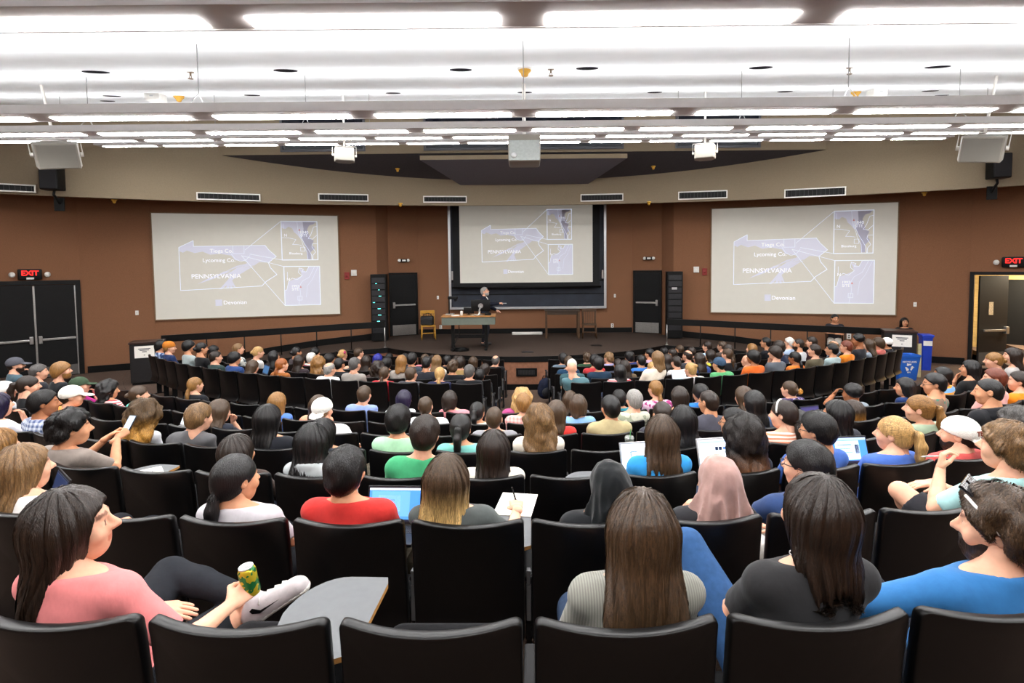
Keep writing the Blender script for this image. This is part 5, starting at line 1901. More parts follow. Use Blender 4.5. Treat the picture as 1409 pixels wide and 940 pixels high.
b.box(-0.014, 0.014, 0.17, 0.27, 0.0, 0.31, 0.006)
b.box(-0.024, 0.024, 0.14, 0.38, 0.0, 0.02, 0.006)
ME_std = mesh_from('standard', b.v, b.f)
b = MB().box(-0.021, 0.021, 0.135, 0.40, 0.602, 0.632, 0.010)
ME_arm = mesh_from('armrest', b.v, b.f)
b = MB().box(-0.009, 0.009, 0.118, 0.15, 0.60, 0.67, 0.003).box(-0.011, 0.011, 0.12, 0.134, 0.42, 0.60, 0.003)
b.cyl((-0.012, 0.13, 0.66), (0.012, 0.13, 0.66), 0.006, n=10)
ME_hinge = mesh_from('hinge', b.v, b.f)
b = MB().box(0.0215, 0.029, 0.16, 0.40, 0.36, 0.64, 0.003)
ME_stow = mesh_from('stowed_tablet', b.v, b.f)
for me, m in ((ME_back, M_shell), (ME_pad, M_fabric), (ME_seat, M_fabric), (ME_std, M_std), (ME_arm, M_std), (ME_hinge, M_hinge), (ME_stow, M_edge)):
    me.materials.append(m)
# deployed writing tablet: D-shaped laminate with a wood edge
def tablet_mesh():
    pts = [(0.012, 0.16), (0.012, 0.52), (0.0, 0.56), (-0.14, 0.56)]
    for k in range(9):
        a = R_(90 + 90 * k / 8)
        pts.append((-0.14 + 0.16 * math.cos(a), 0.34 + 0.22 * math.sin(a)))
    pts += [(-0.28, 0.24), (-0.22, 0.14), (-0.12, 0.09)]
    b = MB()
    b.cur = 1
    pts = pts[::-1] if sum((pts[i - 1][0] * pts[i][1] - pts[i][0] * pts[i - 1][1]) for i in range(len(pts))) < 0 else pts
    n = len(pts)
    b.add([(x, y, 0.755) for x, y in pts] + [(x, y, 0.773) for x, y in pts], [tuple(range(n - 1, -1, -1))] + [(i, (i + 1) % n, n + (i + 1) % n, n + i) for i in range(n)])
    b.cur = 0
    b.add([(x, y, 0.7731) for x, y in pts], [tuple(range(n))])
    me = mesh_from('writing_tablet', b.v, b.f)
    me.materials.append(M_lam)
    me.materials.append(M_edge)
    me.polygons.foreach_set('material_index', b.mi)
    return me
ME_tab = tablet_mesh()

ROWNAME = {'B0': 'backmost row', 'B1': 'second row from the back', 'B2': 'third row from the back', 'B3': 'fourth row from the back',
           'B4': 'third row behind the cross aisle', 'B5': 'second row behind the cross aisle', 'B6': 'first row behind the cross aisle',
           'F0': 'last row ahead of the cross aisle', 'F1': 'second row ahead of the cross aisle', 'F2': 'middle row of the front block',
           'F3': 'second row from the stage', 'F4': 'row nearest the stage'}
PHASE = {'B0': 0.5, 'B1': 0.5, 'B2': 0.5, 'B3': 0.12, 'B4': 0.45, 'B5': 0.05, 'B6': 0.5}
START = {'F0': 1.02, 'F1': 0.93, 'F2': 0.86, 'F3': 0.82, 'F4': 0.80}
SEATS = {}
for r, (R, z) in ROWS.items():
    L = []
    if r[0] == 'B':
        n = {'B0': 5, 'B1': 6, 'B2': 8, 'B3': 10, 'B4': 13, 'B5': 17, 'B6': 18}[r]
        for k in range(-n, n + 1):
            a = (k + PHASE[r]) * PITCH / R
            if abs(R * math.sin(a)) < 11.6:
                L.append(a)
    else:
        amax = R_({'F0': 42.5, 'F1': 41.0, 'F2': 39.0, 'F3': 36.5, 'F4': 34.0}[r])
        for s in (-1, 1):
            k = 0
            while (START[r] + k * PITCH) / R < amax:
                L.append(s * (START[r] + k * PITCH) / R)
                k += 1
    L.sort()
    SEATS[r] = L
TABLETS = {('B0', 0): 1}
def build_chair(r, i, a, label, group, empty, tabs='', left_end=False):
    R, z = ROWS[r]
    x, y, _ = pol(R, a)
    t = thing('auditorium_chair', label, 'chair', (x, y, z), a, group)
    bk = obj('backrest', ME_back, None, t)
    obj('cushion', ME_pad, None, bk)
    s = obj('seat', ME_seat, None, t)
    if empty:
        M = Matrix.Translation((0, 0.14, 0.40)) @ Matrix.Rotation(R_(50), 4, 'X') @ Matrix.Translation((0, -0.14, -0.40))
        s.matrix_local = M
    for sx in ((-1, 1) if left_end else (1,)):
        sd = obj('standard', ME_std, None, t, (sx * PITCH / 2, 0, 0))
        obj('hinge', ME_hinge, None, sd)
        if 's' in tabs:
            obj('stowed_tablet', ME_stow, None, sd)
        obj('armrest', ME_arm, None, t, (sx * PITCH / 2, 0, 0))
    if 'd' in tabs:
        obj('writing_tablet', ME_tab, None, t, (PITCH / 2, 0, 0))
    return t
# ================================================================ PEOPLE
# px | py (top of the head) | row | head turn | hair style | hair | skin | sleeve:colour[~pattern~colour] | what one sees | options
PEOPLE = '''
104|673|B0|58|long|D|1|tee:d97f7f|woman with long dark brown hair in a pink shirt, holding a can|s=f;pose=pink;bot=1d2026
880|674|B0|0|vlong|B|1|long:8f8f87~rib~7b7b74|woman with straight brown hair in a grey ribbed sweater|s=f;bot=2b3a52;k=plain
1118|653|B0|-14|mid|D|1|tee:2a2a2c|woman with a flat brown bob in a charcoal tee, necklace showing|s=f;pose=kneeup;bot=2f527f
1370|675|B0|-42|messy|B|1|long:2f6ea8|bearded man in a blue shirt, white sunglasses pushed into his hair|pose=bearded;bot=1b1e26;beard=D;shades=1
328|625|B1|28|lowpony|K|2|tee:c3bfc4|woman with a low black ponytail in a pale grey top|s=f
478|614|B1|5|short|K|2|tee:c2302c|man with thick black hair in a red tee at a laptop|
615|625|B1|2|vlong|O|1|elbow:4b504f|woman with dip-dyed blonde hair in a dark tee, writing notes|s=f;pose=writer
852|635|B1|-8|hijab|K|2|long:14161a|woman in a black headscarf leaning over her bag|s=f;scarf=0f1316;lean=-0.05
988|628|B1|-4|hijab|K|2|long:26262a|woman in a dusty pink fringed headscarf|s=f;scarf=a98780;pose=kneeup2;bot=3b4046
1103|607|B1|-38|short|K|1|cap:2c4370|man with swept black hair and glasses, one arm out sideways|pose=armout;glasses=1;bot=b9b6b0
38|612|B1|30|long|L|1|tee:e6e2de|woman with long light brown hair in a white top, laptop on lap|s=f
6|590|B2|20|long|H|1|tee:9ab8d8|woman with honey blonde hair cut by the photo edge|s=f;fix=1
107|565|B2|42|messy|K|2|tee:8a7f78|man with messy black hair in a taupe tee, holding a phone|pose=phone;bulk=1.08
205|552|B3|15|curly|X|1|tee:cfd3d8|woman with big golden curly hair in a pale grey top|s=f;fix=1
279|555|B3|18|short|L|1|long:5d5d60|man with short fair hair in a charcoal collared sweater|collar=1;fix=1
330|598|B2|18|long|D|2|long:3a2c26|woman with long dark hair in a brown jacket|s=f
432|583|B2|3|long|K|2|long:aab0b2|woman with straight black hair in a grey hooded top|s=f;hood=1
446|576|B4|10|long|K|2|tee:2b2f38|woman with black hair half hidden behind the grey hoodie|s=f
590|572|B2|8|short|D|1|tee:3f9f6c|man with dark brown hair in a green tee|
677|592|B2|-2|long|D|1|cap:ddd6ca|woman with long dark brown hair in a cream top|s=f
909|571|B2|4|vlong|B|1|tee:2f8fd0|woman with very long brown hair in a bright blue tee|s=f
1020|575|B2|-10|curly|Z|2|tee:1c2230|woman with big dark curly hair in a navy top|s=f
1378|583|B1|-34|messy|L|1|tee:a9d6d6|wavy-haired man in a pale aqua shirt, pen at his mouth|pose=pen;legs=short;bot=2b2b30
2|541|B3|25|long|P|1|tee:eceaf0|woman with dark purple hair in a white top, hand raised|s=f;pose=chinR;fix=1
549|558|B3|4|bowl|K|2|tee:a8d8b0|man with bowl-cut black hair in a mint green tee|
634|569|B3|2|pony|K|2|tee:7cc4bb|woman with a black ponytail in a teal tee|s=f
742|556|B3|2|wavy|L|1|elbow:e3d8ca|woman with tousled light brown hair in a cream top|s=f
1010|562|B3|-55|short|K|2|tee:2e3440|man in black glasses and dark top, mostly behind the dark curls|glasses=1
1121|567|B3|-38|short|K|2|tee:3b62b0|man with cropped black hair and glasses in a blue tee|glasses=1
1226|573|B3|-40|pony|Y|1|tee:4568b8|woman with a blonde ponytail in a royal blue tee|s=f
1315|574|B3|-42|buzz|D|1|tee:c0504c|man in a backwards white cap with TEXAS on it, red tee|capb=ece9e2;text=1;beard=D
1394|562|B3|-40|messy|S|1|tee:3a3a40|person with dark greying curls behind the aqua shirt|
306|550|B4|20|long|B|1|tee:2b2f3a|woman with straight brown hair leaning her raised arm forward|s=f;pose=chinR;fix=1
371|557|B4|10|long|K|2|long:1b1d24|woman with sleek black hair in a black top|s=f
445|548|B5|12|buzz|L|1|tee:eeeef0|man in a backwards white cap and white tee|capb=e6e4df
680|559|B4|4|buzz|B|1|tee:8d8d92|man with cropped brown hair in a grey top|
765|551|B4|6|mid|B|1|long:d23a34|woman with brown hair in a bright red jacket|s=f
839|544|B4|-16|short|K|2|long:b5a67e|man with short black hair in a khaki shirt|collar=1
942|558|B4|-6|long|K|2|tee:2a2630|woman with long glossy black hair|s=f
997|536|B4|-30|buzz|D|2|long:4a4a55|man with thinning dark hair and glasses in a slate jacket|collar=1;glasses=1
1090|565|B4|-40|mid|K|2|tee:a9d2e0|woman in glasses and a pale blue top, looking down|s=f;glasses=1;pitch=-18
1170|551|B4|-28|vlong|Q|1|long:3a3c40|woman with long hair fading from brown to copper|s=f
1257|543|B4|-48|pony|H|1|tee:a3b59b|woman with a honey blonde ponytail in a sage green tee|s=f
1355|521|B4|-52|buzz|K|2|long:1d1e22|man with cropped black hair in a black hooded jacket|hood=1
67|537|B4|50|short|K|3|long:cfd6e2~plaid~3a4f86|man with black hair in a blue plaid shirt|
105|531|B4|52|buzz|D|1|tee:e8963c|man in a white mesh cap and orange tee|cap=ece8de
384|540|B5|6|long|H|1|tee:5b86d8|woman with long honey hair in a blue tee|s=f
558|537|B6|18|bob|P|2|tee:dfe3ea|woman with parted purple-black hair in a white top|s=f
586|545|B5|0|buzz|B|1|tee:e8eaee|man with a shaved head in a white tee|
657|553|B5|10|pony|K|2|tee:d8d5d0|woman with a black ponytail tied in pale blue|s=f
720|541|B5|-4|short|H|1|long:eec9c4~plaid~d98a84|man with short brown hair in a pink plaid shirt|
795|543|B5|2|bob|B|1|tee:8db8e4|woman with a brown bob in a light blue shirt|s=f
872|536|B5|-18|short|G|1|tee:c9c8b6~blotch~9aa08a|grey-haired man in a pale patterned shirt|
918|553|B5|-10|short|D|2|tee:3a3a44|person with short dark hair behind the glossy black hair|
1008|539|B5|-18|long|K|2|tee:4a5a78|woman with dark hair beside the slate jacket|s=f
1069|551|B5|-42|lowpony|D|1|tee:dd8e6c~stripe~f0e2d6|woman with a white headband in a striped orange top|s=f;band=1
1147|551|B5|-48|long|K|2|tee:30323a|woman with black hair and glasses over a laptop|s=f;glasses=1
1283|514|B5|-62|short|K|2|long:8a6f5e~blotch~4f7a68|man with black hair and glasses in a colourful patterned shirt|glasses=1
1395|512|B5|-48|short|D|1|tee:f08a1e|man with dark hair in a bright orange tee|
33|516|B5|52|pony|D|1|tee:17181b|woman with a brown ponytail and pink tie in a black top|s=f
58|518|B5|55|mid|L|1|tee:28282c|woman with dirty blonde hair and glasses|s=f;glasses=1
3|529|B5|50|buzz|D|1|tee:d8d8dc|man in a white cap cut by the photo edge|cap=eceae4
113|519|B5|58|buzz|B|1|tee:c02c8c|man in a dark green cap and magenta shirt|cap=3b4d3a;arms=chin
271|519|B6|28|lowpony|H|1|tee:15171d|woman with a low twisted fair ponytail in a black top|s=f
440|544|B6|6|mid|B|1|tee:eda384|woman with brown hair in a salmon shirt|s=f
503|531|B6|6|short|B|1|tee:8fa4dc|man with short brown hair in a periwinkle tee|
619|538|B6|10|bob|D|1|tee:e58f98|woman with a dark bob in a pink shirt and bag strap|s=f
719|536|B6|0|halo|Y|1|tee:b04a80|woman with frizzy blonde curls behind the pink plaid shirt|s=f
783|538|B6|2|mid|B|1|tee:58606a|woman with brown hair behind the light blue shirt|s=f
853|536|B6|-8|short|K|2|tee:2f8a9c|person with black hair and teal top behind the khaki shirt|
898|523|B6|-22|lowpony|H|1|tee:e6c3d8~blotch~a83a78|woman with a long fair ponytail in a pink floral top|s=f
934|532|B6|-6|bob|D|2|tee:2a2a2e|woman with shiny dark brown hair|s=f
962|529|B6|-30|bowl|K|2|tee:2f78c4|man with black hair and glasses in a bright blue hooded top|glasses=1;hood=1
1021|532|B6|-22|long|B|1|tee:3d4552|woman with brown hair beside the navy cap|s=f
1083|524|B6|-35|bun|B|1|tee:4a3c66~blotch~b8a8d8|woman with hair in a claw clip, purple floral top|s=f;clip=1
1169|529|B6|-30|afro|K|3|tee:8b97a2|person with dark curls resting a hand on the head|arms=head
1240|520|B6|-62|long|K|2|tee:1f3566|woman with long black hair in navy holding a pink tablet|s=f
1293|505|B6|-55|short|K|3|tee:7fb4e6~bigstripe~f0a53c|man in a sky blue top with an orange band|
1333|496|B6|-55|long|K|2|tee:121214|woman with long dark hair in a black tee, hand at her face|s=f;arms=chin
1375|506|B6|-58|short|M|1|tee:e7a9a2|person with short auburn hair in a pink top|
1362|485|B6|-62|bun|H|1|tee:8c2338|woman with a honey bun in a maroon top|s=f
1389|479|B6|-60|long|D|1|long:b9b6b4|woman with long dark hair in a grey cardigan, by the right doorway|s=f
1402|499|B6|-55|short|K|2|tee:2a2c34|person with black hair behind the orange tee|
1410|482|B6|-60|long|B|1|tee:70655c|woman with brown hair at the right photo edge|s=f
20|493|B6|55|buzz|D|1|tee:4d6470|bearded man in a grey cap and slate tee|cap=55565e;beard=D;arms=chin
55|501|B6|50|short|S|1|tee:2b2d33|man with short greying hair beside the grey cap|
91|499|B6|55|full|H|1|tee:1e2226|bearded man with shaggy brown hair in a black tee|beard=H
152|525|B6|50|curly|K|2|tee:eee4e2~stripe~cc4a52|woman with long black curls in a red striped top|s=f
194|531|B6|55|bun|B|1|tee:5fc2b2|woman with a curly brown bun in a mint top|s=f
216|470|F0|52|full|K|2|tee:39507f~blotch~a9bbd8|person with black hair in a blue patterned shirt, by the left cabinet|
235|471|F0|62|short|H|1|long:22335e|person in a rust orange beanie and navy jacket|beanie=c8792c
295|483|F0|45|short|D|1|long:2b3d3c|man with dark hair in a dark green jacket|
327|485|F0|42|bowl|K|2|tee:2c4880|person with black bowl-cut hair in a navy tee|
347|496|F0|30|mid|B|1|tee:2e2a2c|woman with reddish brown hair and a lit laptop|s=f;pitch=-14
390|493|F0|38|lowpony|R|1|tee:9c5f30|woman with a bright auburn ponytail|s=f
427|485|F0|30|short|W|1|long:e4e0da~bigstripe~a02a55|white-haired man in a striped rugby shirt, hand on his brow|arms=head
459|499|F0|28|balding|G|1|tee:eceef2|balding man in a white tee|
502|506|F0|15|balding|S|1|tee:dfe2e4|man with a bald crown and pale shirt|
549|504|F0|6|lowpony|B|1|long:b8202e|woman with a brown braid in a crimson top|s=f
604|505|F0|4|lowpony|Y|1|long:23284a|woman with a blonde ponytail in a navy top|s=f
642|502|F0|10|short|S|1|long:17181c|man with greying hair in a black suit jacket|
661|508|F0|8|short|K|3|long:1c2328|person with black hair resting a hand on the aisle armrest|
786|498|F0|6|bald|G|1|tee:557880|bald man in a slate green tee by the centre aisle|
852|501|F0|-14|long|K|2|tee:d8d0d0~stripe~c43a44|woman with long black hair in a red striped tee|s=f
905|497|F0|-20|lowpony|Y|1|tee:17181c|woman with a pale blonde ponytail in a black top|s=f
948|499|F0|-30|hibun|Y|1|tee:e6dfe0|woman with a messy blonde bun in a white top|s=f
987|492|F0|-32|buzz|K|2|tee:5cae74|person in a navy cap and green tee|cap=3a5068
1021|489|F0|-38|bald|K|1|tee:20242c|bald man in a navy tee|
1060|477|F0|-45|full|D|1|long:5a6068|man with dark hair in a grey sweater, hands clasped at his chin|arms=chin
1090|484|F0|-35|lowpony|K|3|tee:dd7a30|woman with a bulky black ponytail in an orange top|s=f
1118|474|F0|-48|short|D|1|long:57503e|man with short dark hair in an olive shirt|
1142|473|F0|-48|short|K|2|long:9fb2b4|man with black hair in a pale blue-grey shirt|
1169|468|F0|-50|short|M|1|tee:e2801f|man with chestnut hair and glasses in an orange tee|glasses=1
1188|468|F0|-48|long|B|1|tee:9aa6b4|woman with long brown hair in a pale grey top|s=f
1203|466|F0|-48|full|B|1|tee:c86a62|person with thick brown hair in a coral top|
1217|465|F0|-48|buzz|K|2|tee:24242a|person in a plain white cap at the row end|cap=f0eeea
262|469|F1|50|bowl|K|2|tee:a8b4b4|person with black hair in a pale grey tee, hand at chin|arms=chin
283|472|F1|45|bun|K|2|tee:151518|woman with black hair pulled back in a black top|s=f
296|476|F1|42|bowl|K|2|tee:262a30|person with black hair just behind the dark green jacket|
379|483|F1|35|long|K|2|tee:1d1e22|woman with long black hair beside the auburn ponytail|s=f
416|489|F1|28|long|D|2|tee:3c3238|woman with dark hair left of the white-haired man|s=f
437|491|F1|25|curly|H|1|tee:6a5038|woman with golden brown hair behind the raised arm|s=f
468|493|F1|20|short|K|2|tee:1f2024|person with black hair behind the white tee|
486|492|F1|18|short|S|1|tee:97908a|man with grey-brown hair in a taupe tee|
531|498|F1|10|curly|D|1|tee:4a3a38|woman with long dark curls|s=f
560|505|F1|25|short|B|1|tee:4a4a50|person with brown hair holding a white phone to the ear|arms=chin
621|496|F1|6|messy|B|2|tee:15171c|man with curly brown hair in a black tee|
657|501|F1|8|full|D|2|tee:202228|person with dark hair ahead of the aisle armrest hand|
791|494|F1|4|short|W|1|tee:3d5f66|white-haired person ahead of the bald man|
829|491|F1|-6|full|K|2|tee:22384e|person with black hair in a wide navy tee|
848|496|F1|-10|long|D|2|tee:6a5a44|woman with dark brown hair by the red striped tee|s=f
877|489|F1|-18|short|K|2|tee:3a78c8|man with black hair in a cobalt blue tee|
925|490|F1|-22|tuft|D|1|tee:eceaea|woman with dark pinned-up hair in a white tee|s=f
982|481|F1|-32|mid|D|1|tee:3a3f4a~blotch~d8d04a|woman with dark hair in a colourful dotted top|s=f
1040|482|F1|-40|full|K|3|tee:e06a28|person with black hair in a vivid orange tee|
1144|469|F1|-48|balding|L|1|tee:8aa0b8|man with thin fair hair below the wall squatter|
330|473|F2|55|short|L|1|tee:d2d2cc~blotch~55606a|person with light brown hair in a speckled top|
358|477|F2|50|bun|Y|1|tee:e8e6e2|woman with braided blonde hair in a white top|s=f
413|478|F2|42|bun|K|2|tee:4a4248|woman with black hair in a knot, below the left ramp|s=f
435|479|F2|45|bowl|K|2|tee:23242a|person with black hair above the white-haired man|
456|487|F2|35|bowl|K|2|tee:2a2a30|person with black hair right of the rugby shirt|
473|481|F2|30|bun|Y|1|tee:4a3a40|woman with streaked blonde hair and a pink flower|s=f;flower=1
496|489|F2|22|long|D|2|tee:5a4a3e|woman with dark hair beyond the taupe tee|s=f
527|492|F2|12|full|K|2|tee:1f2228|person with black hair beside the blue hair|
549|489|F2|10|mid|H|1|tee:9a938c|woman with golden brown hair left of the grey cap|s=f
559|496|F2|20|buzz|D|1|tee:2a3340|person in a pale grey cap|cap=9aa4a6
568|486|F2|15|full|K|2|long:39434f|man with black hair in a steel grey jacket|
596|489|F2|8|messy|D|1|tee:2f4a6c|person with dark curly hair in a denim blue top|
629|490|F2|4|messy|D|2|tee:4a3c30|person with dark wiry hair|
671|489|F2|8|balding|S|1|long:14151a|man with a bald spot in a black suit by the aisle|
782|490|F2|-2|short|B|1|tee:1f3f5c|man with brown hair in a dark teal top by the aisle|
818|488|F2|-10|full|K|2|tee:b8363c|person with black hair in a red top|
853|494|F2|-14|short|D|2|tee:3a4256|person with dark hair by the leaning chin|
904|480|F2|-24|mid|L|1|tee:e0d4c2|woman with light brown hair in a cream tee|s=f
917|487|F2|-20|mid|D|1|tee:4a3a34|woman with dark brown hair left of the white tee|s=f
944|482|F2|-35|balding|D|1|long:3a3c44|man with receding dark hair, hands by his face|arms=chin
956|486|F2|-28|long|D|1|tee:2f4a8a|woman with long dark brown hair above the messy bun|s=f
1004|479|F2|-38|lowpony|B|1|tee:17181c|woman with a brown ponytail in a black tee|s=f
1033|473|F2|-42|mid|H|1|tee:6a5030|woman with golden hair beyond the bald man|s=f
1069|468|F2|-46|full|D|1|tee:1e2a44|person with dark hair beneath black headphones|phones=1
1180|454|F2|-50|afro|K|3|tee:2a2a30|person with a black curly mop|
495|479|F3|42|short|B|1|tee:5a4038|person with short brown hair nearest the left ramp|
521|487|F3|25|long|U|1|tee:2a3f7a|woman with bright blue hair|s=f
538|488|F3|15|short|K|2|tee:2c2c34|person with black hair right of the blue hair|
576|487|F3|18|short|B|1|tee:e27f88|person with brown hair in a rosy pink shirt|
585|491|F3|10|short|K|2|tee:2a2c34|person with black hair beside the rosy pink shirt|
606|489|F3|8|long|L|1|tee:d8d2ca|woman with long light brown hair in a pale top|s=f
640|491|F3|6|full|D|1|long:a88c5a|person with dark hair in a tan jacket|
663|491|F3|4|mid|B|1|tee:3f3a3a|woman with brown hair beside the bald spot|s=f
774|486|F3|-16|full|K|2|tee:667686|person with black hair in a blue-grey tee beside the aisle|
808|485|F3|-10|messy|B|1|tee:2c4a34|man with curly brown hair in a dark green top|
846|485|F3|-35|messy|L|1|tee:a8a2cc|person with tousled fair hair in lilac, hand at mouth|arms=chin
889|480|F3|-42|short|K|2|tee:c3a8c8|man with black hair in a pale lilac shirt|
924|480|F3|-40|short|D|2|tee:3a3440|person with dark hair turned to the lecturer|
952|477|F3|-36|tuft|D|1|tee:4a3a36|woman with dark pinned-up hair, ahead of the receding man|s=f
971|470|F3|-50|short|D|1|tee:a6c4e4|man with dark hair in a light blue shirt, face in profile|
994|475|F3|-45|long|D|2|tee:2b2a30|woman with long dark hair right of the light blue shirt|s=f
1050|463|F3|-52|short|K|2|tee:1d1f26|man with black hair in profile in a black tee|
1084|465|F3|-48|messy|W|1|tee:a9bcd8|person with wavy silver hair in a pale blue top|
1098|461|F3|-58|buzz|D|2|tee:c8ccd2|man with cropped dark hair and beard in a pale shirt|beard=D
1113|462|F3|-50|short|D|1|tee:4a2f38|man with dark hair in a wine top|
568|487|F4|14|short|K|2|tee:30303a|person with black hair mostly hidden near the stage|
616|489|F4|4|short|K|2|tee:26262c|person with black hair close to the stage, left of the aisle|
859|484|F4|-22|full|K|2|tee:2f3a7a|person with black hair in a deep blue top close to the stage|
913|478|F4|-36|short|K|2|tee:3a3a40|person with black hair between the lilac and cream tops|
933|475|F4|-40|short|B|2|tee:bcd0e6|man with short brown hair in a sky blue shirt|
990|470|F4|-46|short|B|1|tee:4a3f3a|person with brown hair and glasses close to the stage|glasses=1
'''
M_PAT = {}
def top_mat(spec):
    kind, c = spec.split(':')
    if c in M_PAT:
        return kind, M_PAT[c]
    q = c.split('~')
    m = mat('cloth_' + c.replace('~', '_'), q[0], 0.85, noise=(25, 0.07, (1, 1, 1)), bump=(18, 0.35, (1, 1, 0.5)), spec=0.2, sheen=0.1)
    if len(q) > 1:
        nt, b = nodes_of(m)
        old = b.inputs['Base Color'].links[0].from_socket
        tc = nt.nodes.new('ShaderNodeTexCoord')
        mx = nt.nodes.new('ShaderNodeMixRGB')
        mx.inputs['Color2'].default_value = (*hexc(q[2]), 1)
        nt.links.new(old, mx.inputs['Color1'])
        def wave(axis, scale):
            w = nt.nodes.new('ShaderNodeTexWave')
            w.bands_direction = axis
            w.inputs['Scale'].default_value = scale
            nt.links.new(tc.outputs['Object'], w.inputs['Vector'])
            r = nt.nodes.new('ShaderNodeMath')
            r.operation = 'GREATER_THAN'
            r.inputs[1].default_value = 0.5
            nt.links.new(w.outputs['Fac'], r.inputs[0])
            return r.outputs[0]
        if q[1] == 'stripe':
            f = wave('Z', 11)
        elif q[1] == 'bigstripe':
            f = wave('Z', 2.6)
        elif q[1] == 'rib':
            f = wave('X', 38)
        elif q[1] == 'plaid':
            a, c2 = wave('Z', 7), wave('X', 7)
            ad = nt.nodes.new('ShaderNodeMath')
            ad.operation = 'ADD'
            nt.links.new(a, ad.inputs[0])
            nt.links.new(c2, ad.inputs[1])
            ml = nt.nodes.new('ShaderNodeMath')
            ml.operation = 'MULTIPLY'
            ml.inputs[1].default_value = 0.45
            nt.links.new(ad.outputs[0], ml.inputs[0])
            f = ml.outputs[0]
        else:
            n = nt.nodes.new('ShaderNodeTexNoise')
            n.inputs['Scale'].default_value = 16
            n.inputs['Detail'].default_value = 1
            nt.links.new(tc.outputs['Object'], n.inputs['Vector'])
            r = nt.nodes.new('ShaderNodeMath')
            r.operation = 'GREATER_THAN'
            r.inputs[1].default_value = 0.55
            nt.links.new(n.outputs['Fac'], r.inputs[0])
            f = r.outputs[0]
        nt.links.new(f, mx.inputs['Fac'])
        nt.links.new(mx.outputs['Color'], b.inputs['Base Color'])
    M_PAT[c] = m
    return kind, m
BOTTOMS = ['24262c', '2b3346', '34373c', '3a4256', '1c1d22', '4a4438']

# ---- poses for single people (local frame: base on the floor under the hips, +y to the stage)
CHIN = dict(elb=[(-0.182, 0.05, 0.725), (0.175, 0.20, 0.745)], wr=[(-0.06, 0.25, 0.645), (0.055, 0.145, 0.985)], hand=['curl', 'curl'],
            hup=[(0.25, 0, 1), (0, 1, 0.2)], hfwd=[None, (0.0, -0.25, 1)])
CHINL = dict(elb=[(-0.175, 0.20, 0.745), (0.182, 0.05, 0.725)], wr=[(-0.055, 0.145, 0.985), (0.06, 0.25, 0.645)],
             hup=[(0, 1, 0.2), (-0.25, 0, 1)], hfwd=[(0.0, -0.25, 1), None])
HEADR = dict(elb=[(-0.182, 0.05, 0.725), (0.225, 0.16, 0.98)], wr=[(-0.06, 0.25, 0.645), (0.12, 0.13, 1.15)], hup=[(0.25, 0, 1), (0.5, 1, 0.2)], hfwd=[None, (-0.4, -0.3, 1)])
HEADL = dict(elb=[(-0.225, 0.16, 0.98), (0.182, 0.05, 0.725)], wr=[(-0.12, 0.13, 1.15), (0.06, 0.25, 0.645)], hup=[(-0.5, 1, 0.2), (-0.25, 0, 1)], hfwd=[(0.4, -0.3, 1), None])
